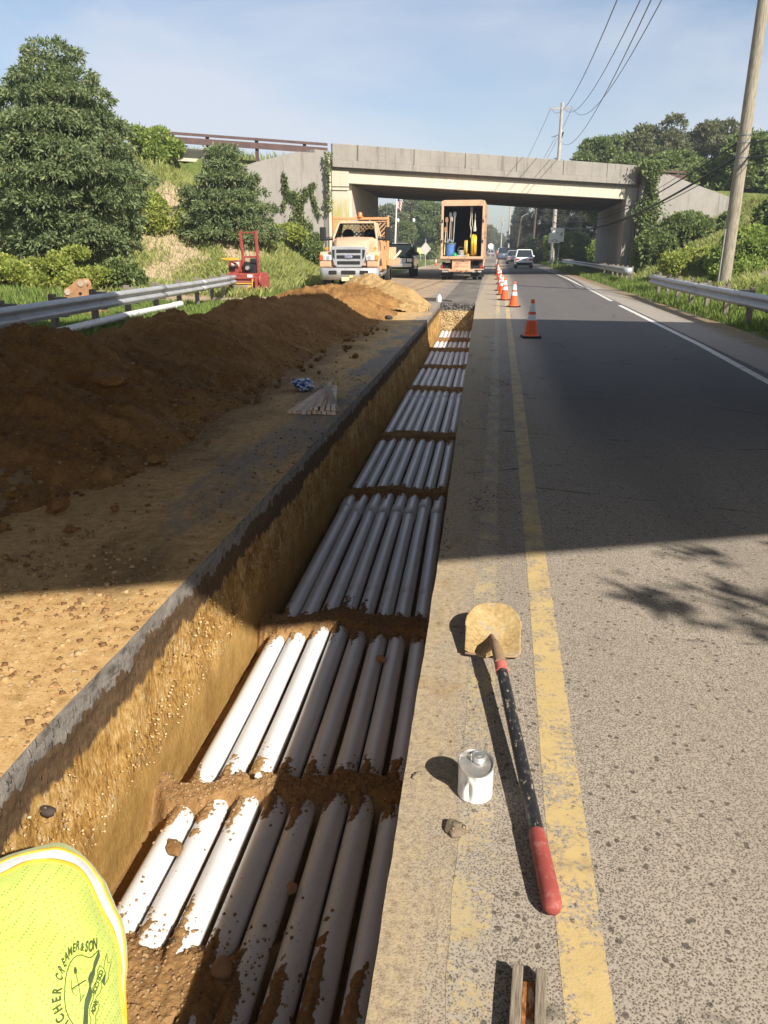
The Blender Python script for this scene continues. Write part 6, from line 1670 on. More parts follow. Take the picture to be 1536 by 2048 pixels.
pr.stroke([(530, 1230), (670, 1140), (820, 1045)], 22); pr.stroke([(525, 1050), (530, 1230), (580, 1345)], 12); pr.stroke([(540, 1250), (650, 1200)], 8)
pr.stroke([(1115, 740), (1060, 850), (1050, 1000), (1030, 1080), (960, 1200), (990, 1320), (985, 1430), (920, 1580), (890, 1720), (920, 1830), (900, 1925)], 11)
pr.stroke([(1115, 740), (1190, 810), (1235, 890), (1180, 1000), (1140, 1080), (1155, 1200), (1130, 1290), (1050, 1380), (1040, 1440), (1110, 1530), (1080, 1650), (1020, 1760), (1010, 1925)], 11)
pr.stroke([(1190, 810), (1215, 650), (1255, 490), (1270, 690), (1350, 660), (1300, 880), (1290, 1010), (1215, 1150), (1145, 1060)], 9)
for k, ch in enumerate("SOCISCO"):
    t = k / 6; pr.glyph(ch, 1005 + (1135 - 1005) * t, 1290 - 400 * t, R(66), 85, .9)
for k, ch in enumerate("AGAR"):
    t = k / 3; pr.glyph(ch, 970 + (1045 - 970) * t, 1680 - 190 * t, R(66), 85, .9)
pr.build("shirt_emblem", M_PRINT, body_sh)
pr = Print()
pr.fill([(1090, 420), (1030, 560), (985, 680), (960, 830), (880, 950), (860, 1030), (890, 1160), (870, 1260), (810, 1440), (790, 1600), (770, 1800), (750, 1925)],
        [(1100, 440), (1115, 540), (1080, 650), (1020, 790), (1005, 930), (970, 1040), (920, 1160), (960, 1260), (960, 1360), (920, 1480), (880, 1600), (850, 1925)])
pr.fill([(1235, 890), (1190, 990), (1150, 1060)], [(1236, 900), (1230, 1000), (1215, 1150)])
pr.build("shirt_emblem_dark_band", M_PRINT2, body_sh)  # dark wavy band and ribbon fold of the print
# the body under the shirt: one skinned surface, crouching, leaning away with head down
bme = bpy.data.meshes.new("body")
J = {}
def P_(u, v, w): return PC + u_ * u + v_ * v + n_ * w - WO
jl = [("pelvis", P_(0, -.42, -.05), .13), ("waist", P_(0, -.15, -.05), .13), ("chest", P_(0, .14, -.07), .14), ("neck", P_(-.02, .30, -.16), .06), ("head", P_(-.03, .36, -.27), .085), ("crown", P_(-.03, .40, -.36), .08),
      ("hipL", P_(-.10, -.46, -.12), .09), ("kneeL", Vector((-.16, .10, .36)), .065), ("ankL", Vector((-.15, -.20, .08)), .045), ("toeL", Vector((-.15, .02, .035)), .035),
      ("hipR", P_(.06, -.46, -.14), .08), ("kneeR", Vector((.05, .10, .34)), .06), ("ankR", Vector((.05, -.20, .08)), .045), ("toeR", Vector((.05, .02, .035)), .035),
      ("shL", P_(-.17, .18, -.13), .065), ("elL", Vector((-.27, .26, .36)), .04), ("wrL", Vector((-.25, .34, .18)), .03), ("palmL", Vector((-.25, .38, .10)), .028),
      ("shR", P_(.16, .18, -.13), .065), ("elR", Vector((-.10, .30, .36)), .04), ("wrR", Vector((-.12, .36, .18)), .03), ("palmR", Vector((-.12, .40, .10)), .028)]
idx = {k: i for i, (k, _, _) in enumerate(jl)}
ed = [("pelvis", "waist"), ("waist", "chest"), ("chest", "neck"), ("neck", "head"), ("head", "crown"), ("pelvis", "hipL"), ("hipL", "kneeL"), ("kneeL", "ankL"), ("ankL", "toeL"), ("pelvis", "hipR"), ("hipR", "kneeR"), ("kneeR", "ankR"), ("ankR", "toeR"),
      ("chest", "shL"), ("shL", "elL"), ("elL", "wrL"), ("wrL", "palmL"), ("chest", "shR"), ("shR", "elR"), ("elR", "wrR"), ("wrR", "palmR")]
vs = [tuple(p) for _, p, _ in jl]; es = [(idx[a], idx[b]) for a, b in ed]; rad = [r for _, _, r in jl]
for s in ("L", "R"):
    p = Vector(vs[idx["palm" + s]])
    for k, (dx, ln) in enumerate(((-.03, .06), (-.012, .072), (.008, .068), (.026, .055), (.045, .035))):
        b = len(vs); vs += [tuple(p + Vector((dx, .025, -.02))), tuple(p + Vector((dx * 1.2, .03 + ln * .4, -.03 - ln * .3))), tuple(p + Vector((dx * 1.2, .03 + ln * .5, -.035 - ln * .55)))]; rad += [.010, .009, .008]
        es += [(idx["palm" + s], b), (b, b + 1), (b + 1, b + 2)]
bme.from_pydata(vs, es, [])
bo = bpy.data.objects.new("body", bme); COL.objects.link(bo); bo.parent = wk
bme.materials.append(painted("work_trousers", (.055, .065, .09), .9))
sk = bo.modifiers.new("skin", 'SKIN'); sk.use_smooth_shade = True
for i, r in enumerate(rad): bme.skin_vertices[0].data[i].radius = (r, r)
bme.skin_vertices[0].data[0].use_root = True
sb = bo.modifiers.new("subdivision", 'SUBSURF'); sb.levels = 1; sb.render_levels = 2
# ================================================================== vegetation
def leaf_mat(name, c0, c1, c2, trans=0.22, rough=0.5):
    m = NT(name, rough, 0.22)
    g = m.n("ShaderNodeNewGeometry"); r = g.outputs["Random Per Island"]
    c = m.ramp(r, [(0.0, c0), (0.55, c1), (1.0, c2)])
    m.col(c)
    tr = m.n("ShaderNodeBsdfTranslucent"); m.l(m.mix(0.5, c, (c2[0] * 1.3, c2[1] * 1.5, c2[2])), tr.inputs["Color"])
    mx = m.n("ShaderNodeMixShader"); mx.inputs[0].default_value = trans
    out = m.t.nodes["Material Output"]
    m.l(m.b.outputs[0], mx.inputs[1]); m.l(tr.outputs[0], mx.inputs[2]); m.l(mx.outputs[0], out.inputs["Surface"])
    return m.mat
M_LEAF_DARK = leaf_mat("glossy_dark_leaf", (.10, .145, .066), (.165, .215, .096), (.29, .31, .14), .28, .55)
M_LEAF_MID = leaf_mat("mid_green_leaf", (.105, .150, .052), (.165, .215, .075), (.26, .29, .11), .3)
M_LEAF_LIGHT = leaf_mat("bright_green_leaf", (.15, .22, .045), (.24, .32, .07), (.36, .40, .12), .36)
M_LEAF_YEL = leaf_mat("yellow_green_leaf", (.20, .26, .05), (.31, .36, .08), (.44, .44, .13), .36)
M_LEAF_OLIVE = leaf_mat("olive_far_leaf", (.105, .125, .060), (.165, .185, .088), (.26, .235, .13), .25)
M_LEAF_CON = leaf_mat("dull_conifer_needle", (.030, .042, .026), (.052, .063, .036), (.105, .095, .06), .1, .6)
M_BARK = painted("grey_brown_bark", (.12, .095, .07), .95, .3, 5)
M_GRASS = leaf_mat("green_grass_blade", (.10, .155, .034), (.165, .235, .052), (.27, .31, .095), .3, .6)
M_GRASSY = leaf_mat("dry_grass_blade", (.19, .23, .062), (.30, .335, .10), (.47, .45, .19), .34, .7)

def rand_unit(rg, n):
    v = rg.normal(size=(n, 3)); return v / np.linalg.norm(v, axis=1, keepdims=True)
def leaves(centers, dirs, length, width, rg, droop=0.0, curl=.18):
    """each leaf a folded rhombus of two quads' worth of triangles: base, left, tip, right"""
    n = len(centers)
    d = dirs.copy(); d[:, 2] -= droop; d /= np.linalg.norm(d, axis=1, keepdims=True)
    s = np.cross(d, rand_unit(rg, n)); s /= np.maximum(np.linalg.norm(s, axis=1, keepdims=True), 1e-6)
    nn = np.cross(s, d)
    L = length * rg.uniform(.65, 1.3, (n, 1)); Wd_ = width * rg.uniform(.7, 1.25, (n, 1))
    mid = centers + d * L * .5
    V = np.stack([centers, mid + s * Wd_ / 2 + nn * Wd_ * curl, centers + d * L - nn * L * .12, mid - s * Wd_ / 2 + nn * Wd_ * curl], 1).reshape(-1, 3)
    F = np.arange(n * 4).reshape(-1, 4)
    return V, F
def crown_points(rg, lobes, n, shell=.72, up_bias=.35):
    """lobes (x,y,z,rx,ry,rz); returns twig points and outward directions near each lobe's surface"""
    lb = np.array(lobes, float); area = (lb[:, 3] * lb[:, 5]) ** 1.0; pick = rg.choice(len(lb), n, p=area / area.sum())
    u = rand_unit(rg, n); u[:, 2] = np.where(rg.random(n) < up_bias, np.abs(u[:, 2]), u[:, 2])
    r = rg.uniform(shell, 1.03, (n, 1)) ** 1
    wob = 1 + .20 * np.sin(u[:, :1] * 7 + pick[:, None]) * np.cos(u[:, 1:2] * 6 + pick[:, None] * 2)
    P = lb[pick, :3] + u * lb[pick, 3:6] * r * wob
    return P, u
def foliage(name, lobes, mat, twigs, per, llen, lwid, seed, parent, droop=.35, spread=.8, shell=.72, smooth_=False, up_bias=.35, inward=0):
    rg = np.random.default_rng(seed)
    P, u = crown_points(rg, lobes, twigs, shell, up_bias)
    C = np.repeat(P, per, 0) + rg.normal(size=(twigs * per, 3)) * llen * .25
    D = np.repeat(u, per, 0) * .7 + rand_unit(rg, twigs * per) * spread; D[:, 2] += .1
    V, F = leaves(C, D, llen, lwid, rg, droop)
    return np_mesh(name, V, F, mat, parent, smooth_)
def limbs(name, base, lobes, r0, parent, seed, mat=M_BARK, top=None):
    rg = random.Random(seed); mb = MB()
    tp = Vector(top) if top else Vector((base[0], base[1], max(l[2] for l in lobes)))
    b = Vector(base); n = 8
    pts = [b.lerp(tp, k / n) + Vector((rg.uniform(-.06, .06), rg.uniform(-.06, .06), 0)) * (k > 0) for k in range(n + 1)]
    mb.tube(pts, [r0 * (1 - .82 * k / n) for k in range(n + 1)], 9)
    for l in lobes[:26]:
        c = Vector(l[:3]); t = min(.92, max(.12, (c.z - b.z) / max(.1, tp.z - b.z) - .16)); s = b.lerp(tp, t)
        m1 = s.lerp(c, .5) + Vector((0, 0, .05 * (c - s).length))
        mb.tube([s, m1, c], [r0 * .34 * (1 - t * .6), r0 * .2 * (1 - t * .5), r0 * .06], 6)
    return mb.build(name, mat, parent, auto=60)
def tree(name, label, cat, base, lobes, leafm, twigs, per, llen, lwid, r0, seed, group=None, **kw):
    t = thing(name, label, cat, base, 0, group)
    lo = [(l[0], l[1], l[2], l[3], l[4], l[5]) for l in lobes]
    limbs("trunk", (0, 0, -.1), lo, r0, t, seed)
    foliage("crown", lo, leafm, twigs, per, llen, lwid, seed, t, **kw)
    return t
def cone_lobes(rg, z0, z1, rmax, prof, nlev, lobe_r, squash=.72):
    out = []
    for k in range(nlev):
        f = (k + .5) / nlev; z = z0 + (z1 - z0) * f; Rr = rmax * prof(f); cnt = max(1, int(round(2 * math.pi * max(Rr - lobe_r * .5, 0) / (lobe_r * 1.15))))
        ph = rg.uniform(0, 6)
        for q in range(cnt):
            a = ph + 2 * math.pi * q / cnt + rg.uniform(-.25, .25); rr = max(0, Rr - lobe_r * .75) * rg.uniform(.86, 1.1); lr = lobe_r * rg.uniform(.75, 1.25)
            out.append((rr * math.cos(a), rr * math.sin(a), z + rg.uniform(-.3, .3) * (z1 - z0) / nlev, lr, lr, lr * squash))
        if Rr > lobe_r * 1.8: out.append((0, 0, z, Rr * .5, Rr * .5, (z1 - z0) / nlev * .8))
    return out
gh = lambda x, y: float(ground_h(np.array([x]), np.array([y]))[0])

# big evergreen at the left
rg_ = random.Random(21)
pf = lambda f: (0.80 + .20 * math.sin(f * 3.1)) if f < .35 else max(.20, 1.0 - ((f - .35) / .65) ** 1.75 * .86)
lob = cone_lobes(rg_, 1.1, 8.3, 2.95, pf, 9, .85, .5)
bx, by = -16.85, 30.2
tree("evergreen_tree", "largest tree, a tall dense dark evergreen at the left", "tree", (bx, by, gh(bx, by)), lob, M_LEAF_DARK, 11500, 8, .20, .062, .22, 31, droop=.6, spread=.7, up_bias=.85, shell=.82)
# second evergreen in front of the left wing wall
rg_ = random.Random(22)
pf2 = lambda f: 1.0 if f < .3 else max(.2, 1.0 - ((f - .3) / .7) ** 1.05 * .82)
lob = cone_lobes(rg_, -.5, 3.75, 2.1, pf2, 7, .55, .48)
lob = [(a * rg_.uniform(.75, 1.3), b * rg_.uniform(.75, 1.3), c, d * rg_.uniform(.8, 1.3), e, f) for a, b, c, d, e, f in lob]
bx, by = -13.05, 38.0
tree("evergreen_tree", "smaller dark evergreen in front of the left wing wall, above the red roller", "tree", (bx, by, gh(bx, by) - .1), lob, M_LEAF_DARK, 6500, 7, .20, .065, .14, 32, droop=.5, spread=.65, up_bias=.85, shell=.82)
# tree sliver at the far left edge
lob = [(0, 0, 5.2, 1.3, 1.3, 1.6), (.6, .2, 6.6, 1.0, 1.0, 1.1), (-1.2, 0, 4, 1.6, 1.6, 1.5)]
tree("broadleaf_tree", "blue green tree cut by the left edge behind the big evergreen", "tree", (-24.6, 36.0, gh(-24.6, 36)), lob, M_LEAF_MID, 2600, 7, .24, .10, .14, 33, droop=.3)

def shrub(label, x, y, lobes, mat, twigs, per, llen, lwid, seed, z=None, cat="shrub", group=None, name="shrub", **kw):
    z = gh(x, y) if z is None else z
    return tree(name, label, cat, (x, y, z), lobes, mat, twigs, per, llen, lwid, .05, seed, group, **kw)
def clump(rg, w, d, h, n, r):
    return [(rg.uniform(-w, w), rg.uniform(-d, d), rg.uniform(.25, 1) * h, r * rg.uniform(.7, 1.25), r * rg.uniform(.7, 1.25), r * rg.uniform(.6, .95)) for _ in range(n)]
rg_ = random.Random(5)
shrub("pale green bushy sapling above the slope between the two evergreens", -18.3, 42.3, clump(rg_, .9, .5, 1.4, 7, .5), M_LEAF_LIGHT, 1000, 7, .22, .10, 41, droop=.2)
shrub("yellow green bush between the two evergreens on the sandy slope", -15.4, 36.6, clump(rg_, 1.0, .6, 1.5, 7, .5), M_LEAF_YEL, 1100, 7, .17, .08, 43, droop=.2)
shrub("yellow green bush at the foot of the left wing wall beside the truck", -11.6, 42.2, clump(rg_, .9, .5, 1.1, 8, .5), M_LEAF_YEL, 1700, 7, .17, .085, 44, droop=.2)
shrub("low leafy bush between the wing wall and the flatbed's mirror", -9.9, 43.0, clump(rg_, .8, .45, 1.5, 7, .5), M_LEAF_MID, 1300, 7, .16, .08, 45, droop=.2)
shrub("bright green leafy thicket under the big evergreen at the left edge", -17.3, 27.3, [(rg_.uniform(-2.8, 2.8), rg_.uniform(-.8, .8), rg_.uniform(.1, 1.25) * rg_.uniform(.3, 1), rg_.uniform(.25, .6), rg_.uniform(.25, .6), rg_.uniform(.15, .42)) for _ in range(26)], M_LEAF_YEL, 4600, 6, .13, .09, 46, droop=-.3, name="thicket")
shrub("dark low bush under the right side of the big evergreen", -14.3, 28.6, clump(rg_, .8, .5, .8, 7, .5), M_LEAF_MID, 1500, 7, .16, .09, 47, droop=.2)
# climbers
def vine(label, P0, P1, n, seed, mat, spread_w, z_of, off=.12, llen=.17, name="climbing_vine"):
    """leaves hugging a wall strip from P0 to P1 (x,y) of the wall line"""
    rg = np.random.default_rng(seed); t = thing(name, label, "vine", (P0[0], P0[1], 0))
    C = z_of(rg, n); D = np.tile(np.array([[ND.x, ND.y, -.5]]), (len(C), 1)) + rand_unit(rg, len(C)) * .7
    C = C + np.array([ND.x, ND.y, 0]) * rg.uniform(.02, off, (len(C), 1)) - np.array([P0[0], P0[1], 0])
    V, F = leaves(C, D, llen, llen * .62, rg, .3); np_mesh("leaves", V, F, mat, t)
    mb = MB(); zs = sorted(C[:, 2]); 
    for k in range(3):
        j = rg.integers(0, len(C)); mb.tube([(0, 0, .2), tuple(C[j] * np.array([.6, .6, .5])), tuple(C[j])], .015, 5)
    mb.build("stem", M_BARK, t); return t
def z_ivy(rg, n):
    # a body with branching fingers on the left wing wall
    out = []
    br_ = [((-11.35, .6), (-11.35, 3.4), .42, 5), ((-11.3, 3.0), (-11.5, 4.7), .20, 2), ((-11.6, 4.2), (-12.1, 4.9), .13, 1.0), ((-11.9, 4.8), (-12.05, 5.6), .10, .8), ((-11.3, 3.6), (-10.9, 4.9), .13, 1.2), ((-11.0, 4.5), (-10.5, 5.1), .12, .8), ((-10.7, 4.9), (-10.45, 3.9), .08, .7), ((-10.5, 4.2), (-10.3, 3.4), .07, .6), ((-11.9, 4.6), (-12.2, 3.8), .07, .6), ((-11.2, 2.2), (-10.7, 3.0), .10, .7)]
    ws = np.array([b[3] for b in br_], float); pick = rg.choice(len(br_), n, p=ws / ws.sum())
    for k in pick:
        (x0, z0), (x1, z1), w, _ = br_[k]; t = rg.random(); x = x0 + (x1 - x0) * t + rg.normal() * w * .6; z = z0 + (z1 - z0) * t + rg.normal() * .10
        out.append((x, 45.93 + .4 * (x + 9.72) * 1.0, z))
    return np.array(out)
vine("ivy branching up the middle of the left concrete wing wall", (-11.35, 45.2), None, 2600, 51, M_LEAF_MID, 1, z_ivy)
def z_strip(x0, y0, w, z0, z1):
    def f(rg, n):
        z = rg.uniform(z0, z1, n); x = x0 + rg.normal(size=n) * w * (0.6 + .4 * np.sin(z * 2.1)); return np.stack([x, y0 + .4 * (x - x0), z], 1)
    return f
vine("thin green creeper in the joint between the wing wall and the left pier", (-9.72, 45.6), None, 500, 52, M_LEAF_MID, 1, z_strip(-9.72, 45.72, .13, 3.6, 6.75), .18, .15)
vine("thick vine climbing the right end of the overpass parapet", (8.7, 52.8), None, 5200, 53, M_LEAF_MID, 1, z_strip(8.65, 52.9, .42, 1.2, 6.75), .9, .22)
vine("reddish creeper tip on the right corner of the overpass parapet", (8.2, 52.7), None, 260, 54, leaf_mat("reddish_leaf", (.14, .05, .05), (.20, .08, .06), (.16, .14, .05), .2), 1, z_strip(8.12, 52.92, .14, 5.4, 6.6), .12, .13)
# right bank
shrub("dark leafy thicket at the foot of the right wing wall, beside the pier", 8.9, 49.3, clump(rg_, .8, .9, 2.0, 11, .7), M_LEAF_MID, 3200, 7, .22, .13, 61, droop=.2, name="thicket")
shrub("broad green thicket in front of the right wing wall", 11.6, 50.2, clump(rg_, 1.9, 1.1, 1.0, 13, .7), M_LEAF_MID, 4200, 7, .22, .13, 62, droop=.2, name="thicket")
shrub("yellow green brush on the slope left of the near utility pole", 9.3, 40.5, clump(rg_, 1.5, 1.6, .6, 14, .5), M_LEAF_YEL, 2600, 6, .18, .09, 63, droop=.1, name="brush")
shrub("dense bright bush right of the near utility pole", 11.0, 37.0, clump(rg_, 1.2, .9, 1.5, 12, .75), M_LEAF_LIGHT, 3200, 7, .18, .10, 64, droop=.2)
shrub("tall leafy bush at the right edge behind the gravel heap", 13.2, 39.5, clump(rg_, 1.4, 1.1, 2.4, 13, .8), M_LEAF_MID, 3600, 7, .2, .12, 65, droop=.2)
shrub("small green bush between guardrails and pole", 9.6, 34.2, clump(rg_, .8, .6, .55, 7, .42), M_LEAF_LIGHT, 1100, 6, .16, .09, 66, droop=.1)
rg_ = random.Random(71)
def crown(rg, w, d, z0, z1, n, r):
    out = []
    for _ in range(n):
        a = rg.uniform(0, 6.28); q = rg.uniform(.2, 1) ** .6; z = rg.uniform(0, 1); k = (1 - (2 * z - 1) ** 2 * .7)
        out.append((math.cos(a) * w * q * k, math.sin(a) * d * q * k, z0 + (z1 - z0) * z, r * rg.uniform(.7, 1.3), r * rg.uniform(.7, 1.3), r * rg.uniform(.55, .9)))
    return out
RT = [("broad olive crowned tree, tallest above the right end of the overpass", 13.6, 80, 3.9, 5.2, 12.6, 40, 1.0, M_LEAF_OLIVE, 72),
      ("green tree left of the tallest crown, above the overpass parapet", 8.8, 76, 2.9, 4.6, 10.4, 28, .85, M_LEAF_MID, 73),
      ("olive tree behind the near utility pole, right of the tallest crown", 18.6, 79, 3.4, 5.0, 12.2, 32, 1.0, M_LEAF_OLIVE, 74),
      ("green tree at the right edge beyond the wing wall", 16.4, 60.5, 3.0, 3.8, 8.6, 26, .9, M_LEAF_MID, 75),
      ("leafy tree behind the right wing wall, left of the near pole", 12.6, 62.5, 2.8, 4.2, 7.9, 22, .8, M_LEAF_MID, 76),
      ("small green tree at the top right edge of the photo", 21.2, 62, 3.2, 4.2, 10.4, 26, .9, M_LEAF_MID, 77)]
for lab, x, y, w, z0, z1, n, r, mat, sd_ in RT:
    tree("broadleaf_tree", lab, "tree", (x, y, gh(x, y)), [(a, b, c - gh(x, y), d, e, f) for a, b, c, d, e, f in crown(rg_, w, w * .8, z0, z1, n, r)], mat, 4600, 7, .30, .16, .22, sd_, "trees beyond the right end of the overpass", droop=.2)
sp = thing("bare_sapling", "thin ragged sapling sticking up left of the green tree above the parapet", "tree", (6.6, 78, 6))
mb = MB(); mb.tube([(0, 0, -4), (.2, 0, 4.4)], [.06, .02], 6); mb.build("trunk", M_BARK, sp); foliage("crown", [(.1, 0, 2.6, .5, .4, .5), (.15, 0, 3.5, .4, .3, .4), (.2, 0, 4.2, .2, .2, .35), (-.3, 0, 1.6, .6, .4, .5)], M_LEAF_OLIVE, 170, 6, .28, .12, 78, sp, shell=.1)
# beyond the underpass
def far_copy(src, x, y, s, rz, lab, group, sz=None):
    c = copy_tree(src); c.location = (x, y, 0); c.scale = (s, s, sz or s); c.rotation_euler = (0, 0, rz); c["label"] = lab
    if group: c["group"] = group
    return c
far_a = tree("broadleaf_tree", "rounded olive tree beyond the underpass, left of the flagpole", "tree", (-23.5, 150, 0), crown(rg_, 3.2, 2.6, 2.0, 8.6, 26, 1.25), M_LEAF_OLIVE, 3000, 6, .42, .22, .25, 81, "trees beyond the underpass", droop=.2)
far_b = tree("broadleaf_tree", "green tree beyond the underpass, right behind the diamond sign", "tree", (-12.5, 140, 0), crown(rg_, 3.0, 2.6, 1.2, 8.4, 26, 1.25), M_LEAF_MID, 3000, 6, .42, .24, .25, 82, "trees beyond the underpass", droop=.2)
GT = "trees beyond the underpass"
for src, x, y, s, rz, lab in ((far_a, -19.5, 146, 1.02, 1.0, "olive tree just right of the flagpole, beyond the underpass"), (far_a, -16.2, 150, 1.18, 2.1, "tallest olive tree in the middle of the trees left of the box truck"), (far_b, -9.6, 150, 1.0, 1.4, "green tree touching the left edge of the box truck"),
                             (far_b, -27.0, 148, .95, .4, "green tree farthest left beyond the underpass, above the flatbed cab"), (far_b, -15.0, 128, .62, 2.6, "low green tree beyond the pickup's roof"), (far_a, -4.5, 270, 1.05, .3, "small distant tree crown against the sky right of the box truck"),
                             (far_a, -.5, 290, .8, 2.3, "low distant tree below the sky gap right of the box truck"), (far_b, -10.5, 300, .9, 1.1, "distant tree hidden mostly by the box truck")):
    far_copy(src, x, y, s, rz, lab, GT)
def conifer_lobes(rg, h, w):
    out = []
    for k in range(13):
        f = k / 12; z = .6 + (h - .6) * f; rr = w * (1 - f * .8)
        for q in range(max(1, int(5 * (1 - f * .7)))):
            a = rg.uniform(0, 6.28); out.append((math.cos(a) * rr * .6, math.sin(a) * rr * .6, z, rr * .5, rr * .5, .5))
    return out
con = tree("conifer_tree", "darkest conifer right of the street lamp beyond the overpass", "tree", (4.9, 121, 0), conifer_lobes(rg_, 12, 2.6), M_LEAF_CON, 3800, 7, .36, .07, .25, 91, "conifers right of the road beyond the overpass", droop=.75)
GC = "conifers right of the road beyond the overpass"
for x, y, s, rz, lab in ((6.6, 106, .98, 1, "conifer directly behind the square white sign's pole"), (8.6, 98, .95, 2, "brownish conifer beside the right abutment's far edge"), (4.1, 140, 1.0, 3, "conifer just left of the dark leaning pole"), (3.5, 165, .95, 4, "conifer behind the street lamp"), (3.0, 195, .88, 5, "farthest conifer beside the pale crossarm pole"), (10.6, 92, .9, .5, "conifer nearest the right abutment"), (7.6, 118, 1.05, 2.5, "tall conifer behind the square white sign, deeper in the row")):
    far_copy(con, x, y, s, rz, lab, GC)
rg_ = random.Random(99)
for k, (x, y, w, h, lab) in enumerate(((6.4, 95, 1.2, 2.8, "leafy green bush left of the square white sign"), (7.6, 88, 1.4, 3.0, "bright leafy bush right of the square white sign"), (9.0, 80, 1.1, 2.2, "bush at the foot of the right abutment beyond the overpass"), (5.0, 110, 1.1, 2.4, "leafy bush behind the white car"))):
    shrub(lab, x, y, clump(rg_, w, .8, h, 10, .8), M_LEAF_MID if k % 2 else M_LEAF_LIGHT, 1500, 6, .26, .15, 100 + k, z=0, droop=.2)
# leafy branch just outside the picture on the right: it throws the broken shade on the near lane
ot = tree("broadleaf_tree", "tree out of view on the right whose branches shade the near lane", "tree", (6.9, -1.6, 0), [(-1.55, .95, 4.35, .75, .13, .10), (-.8, .70, 4.2, .6, .2, .14), (-2.2, 1.45, 4.0, .45, .08, .06), (-.2, .3, 4.1, .8, .5, .4), (-1.35, 1.75, 4.25, .7, .08, .06)], M_LEAF_MID, 210, 6, .15, .06, .07, 111, droop=.2)

# ---------------------------------------------------------------- grass: one mass per bank
def grass(name, mat, n, xr_, yr_, hgt, seed, dens=None, wid=.018, lean=.5, clumpy=.5):
    rg = np.random.default_rng(seed)
    x = rg.uniform(*xr_, n * 3); y = rg.uniform(*yr_, n * 3)
    d = smooth(-.15, .35, fbm(x * .8, y * .8, seed, 4)) * clumpy + (1 - clumpy)
    if dens is not None: d = d * dens(x, y)
    k = rg.random(len(x)) < d; x = x[k][:n]; y = y[k][:n]; n = len(x)
    z = ground_h(x, y); h = hgt * rg.uniform(.45, 1.25, n) * (0.7 + .5 * smooth(-.3, .5, fbm(x * .5, y * .5, seed + 3, 3)))
    a = rg.uniform(0, 6.283, n); b = rg.uniform(0, 6.283, n); ln = rg.uniform(.1, lean, n) * h
    w = wid * rg.uniform(.7, 1.3, n)
    bx_, by_ = np.cos(a) * w, np.sin(a) * w; lx, ly = np.cos(b) * ln, np.sin(b) * ln
    V = np.stack([np.stack([x - bx_, y - by_, z - .02], -1), np.stack([x + bx_, y + by_, z - .02], -1), np.stack([x + lx * .35 + bx_ * .6, y + ly * .35 + by_ * .6, z + h * .6], -1), np.stack([x + lx, y + ly, z + h], -1)], 1).reshape(-1, 3)
    return props(np_mesh(name, V, np.arange(n * 4).reshape(-1, 4), mat), kind="stuff")
trk = lambda x, y: 1 - bare(x, y)
def d_left(x, y): return smooth(-7.4, -7.9, x) * trk(x, y)
grass("grass", M_GRASS, 30000, (-12.5, -7.2), (6, 30), .16, 301, d_left, .014)
grass("grass", M_GRASSY, 95000, (-21, -8.2), (27.0, 45), .34, 302, lambda x, y: smooth(-8.2, -9.2, x) * (1 - .93 * bare(x, y)) * (ground_h(x, y) < 6), .011, .8, .5)
grass("grass", M_GRASS, 16000, (-24, -11), (14, 29), .28, 303, lambda x, y: trk(x, y), .018)
grass("grass", M_GRASSY, 9000, (-34, -10), (38, 52), .6, 304, lambda x, y: (ground_h(x, y) > 5.2) * 1.0, .02, .6)
grass("grass", M_GRASS, 60000, (5.05, 9.5), (11, 62), .24, 311, lambda x, y: smooth(5.0, 5.5, x + .25 * fbm(y * .6, x * 0, 5, 3)) * np.where((y > 30.6) & (y < 33) & (x < 5.9), .25, 1), .014)
grass("grass", M_GRASSY, 60000, (7.0, 16), (29, 55), .34, 312, lambda x, y: smooth(7.2, 8.2, x) * (ground_h(x, y) < 6.2) * (1 - .9 * bare(x, y)), .012, .8)
grass("grass", M_GRASS, 9000, (4.6, 8), (62, 115), .34, 313, lambda x, y: smooth(4.6, 5.2, x), .03)
grass("grass", M_GRASS, 9000, (-30, -7.6), (58, 140), .22, 314, lambda x, y: smooth(0, 1.2, (-x) - np.interp(y, [60, 90, 140], [8, 9.2, 13.2])), .035)

# ---------------------------------------------------------------- loose gravel and crumbs: far too many to count
def crumbs(name, mat, pts, r0, r1, seed):
    rg = np.random.default_rng(seed); n = len(pts)
    t = np.array([[1, 0, -.35], [-.5, .87, -.35], [-.5, -.87, -.35], [.6, .5, .55], [-.7, .2, .5], [.1, -.75, .6]])
    f = np.array([[0, 1, 3], [1, 4, 3], [1, 2, 4], [2, 5, 4], [2, 0, 5], [0, 3, 5], [3, 4, 5]])
    r = r0 + (r1 - r0) * rg.random(n) ** 3
    a = rg.uniform(0, 6.283, n); ca, sa = np.cos(a), np.sin(a)
    q = t[None] * r[:, None, None] * rg.uniform(.7, 1.3, (n, 6, 3))
    x = q[..., 0] * ca[:, None] - q[..., 1] * sa[:, None]; y = q[..., 0] * sa[:, None] + q[..., 1] * ca[:, None]
    V = np.stack([x + pts[:, 0:1], y + pts[:, 1:2], q[..., 2] * .75 + pts[:, 2:3] + .25 * r[:, None]], -1).reshape(-1, 3)
    F = (f[None] + 6 * np.arange(n)[:, None, None]).reshape(-1, 3)
    return props(np_mesh(name, V, F, mat, None, False), kind="stuff")
def scatter(seed, n, fx, y0, y1, dens):
    rg = np.random.default_rng(seed); y = y0 + (y1 - y0) * rg.random(n * 3) ** 1.5; u = rg.random(n * 3); a, b = fx(y); x = a + (b - a) * u
    k = rg.random(n * 3) < dens(x, y); return np.stack([x[k][:n], y[k][:n], 0 * x[k][:n]], -1)
M_PEB = leaf_mat("loose_pebbles", (.14, .075, .032), (.30, .18, .08), (.42, .29, .15), 0.0, .9)
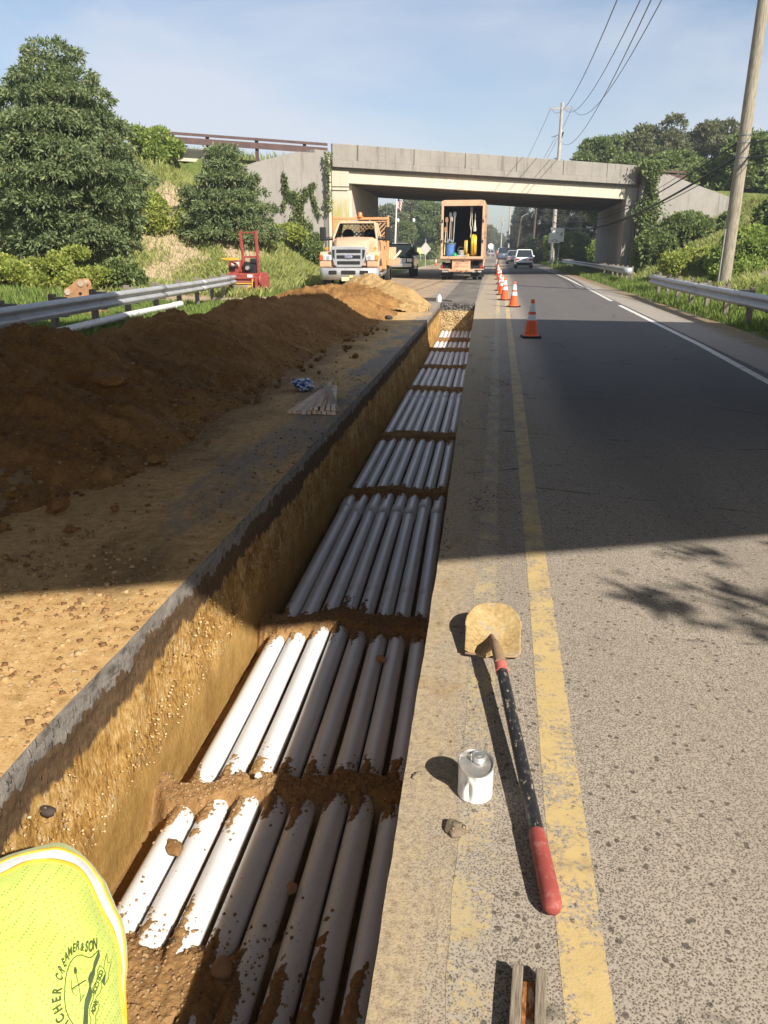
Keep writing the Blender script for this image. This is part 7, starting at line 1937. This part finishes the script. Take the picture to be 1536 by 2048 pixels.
rgw = np.random.default_rng(415); yw = 1.6 + 7.5 * rgw.random(3200) ** 1.5; zw = -.24 - .42 * rgw.random(3200)
kw = fbm(yw * 2.5, zw * 3, 417, 3) > -.32; yw, zw = yw[kw], zw[kw]
crumbs("gravel", leaf_mat("wall_pebbles", (.20, .10, .035), (.48, .31, .13), (.66, .52, .32), 0.0, .9), np.stack([xl(yw) + .012 + .02 * fbm(yw * 3, zw * 3, 21, 3), yw, zw], -1), .002, .009, 416)
M_CRB = leaf_mat("dark_crumbs", (.05, .035, .025), (.13, .085, .05), (.26, .18, .10), 0.0, .9)
P = scatter(401, 3600, lambda y: (np.full_like(y, -4.2), xl(y) - .005), 1.7, 13, lambda x, y: .15 + .85 * smooth(-.05, .35, fbm(x * 1.3, y * .8, 61, 4)))
crumbs("gravel", M_PEB, P, .003, .017, 402)
P = scatter(403, 1700, lambda y: (np.full_like(y, -2.6), xl(y) - .005), 1.75, 4.6, lambda x, y: .08 + .92 * smooth(.0, .35, fbm(x * 1.6, y * 1.2, 65, 4)))
crumbs("gravel", M_PEB, P, .003, .021, 404)
P = scatter(405, 2600, lambda y: (xr(y) + .01, np.full_like(y, .22)), .8, 14, lambda x, y: smooth(.05, .4, fbm(x * 3.0, y * 1.2, 63, 4)))
crumbs("gravel", M_PEB, P, .0015, .007, 406)
P = scatter(411, 2600, lambda y: (xr(y) + .01, np.full_like(y, .22)), 3.2, 15, lambda x, y: smooth(.15, .45, fbm(x * 3.0, y * 1.2, 67, 4)))
crumbs("gravel", M_CRB, P, .002, .009, 412)

crumbs("earth_crumbs", leaf_mat("earth_crumb", (.16, .09, .042), (.28, .175, .088), (.40, .27, .15), 0.0, .95), np.concatenate(CRUMB_PTS), .0018, .010, 421)
hz_m = bpy.data.materials.new("haze_air"); hz_m.use_nodes = True; ht_ = hz_m.node_tree
for n in list(ht_.nodes): ht_.nodes.remove(n)
ho = ht_.nodes.new("ShaderNodeOutputMaterial"); hv = ht_.nodes.new("ShaderNodeVolumePrincipled")
hv.inputs["Color"].default_value = (.86, .92, 1.0, 1); hv.inputs["Density"].default_value = 0.0010; hv.inputs["Anisotropy"].default_value = .25
ht_.links.new(hv.outputs[0], ho.inputs["Volume"])
mb = MB(); mb.box((0, 950, 8.3), (2000, 2700, 20.6)); props(mb.build("haze", hz_m), kind="stuff")

crumbs("earth_crumbs", leaf_mat("spoil_crumb", (.09, .045, .018), (.21, .12, .05), (.40, .27, .14), 0.0, .95), np.concatenate(PILE_PTS), .004, .026, 431)
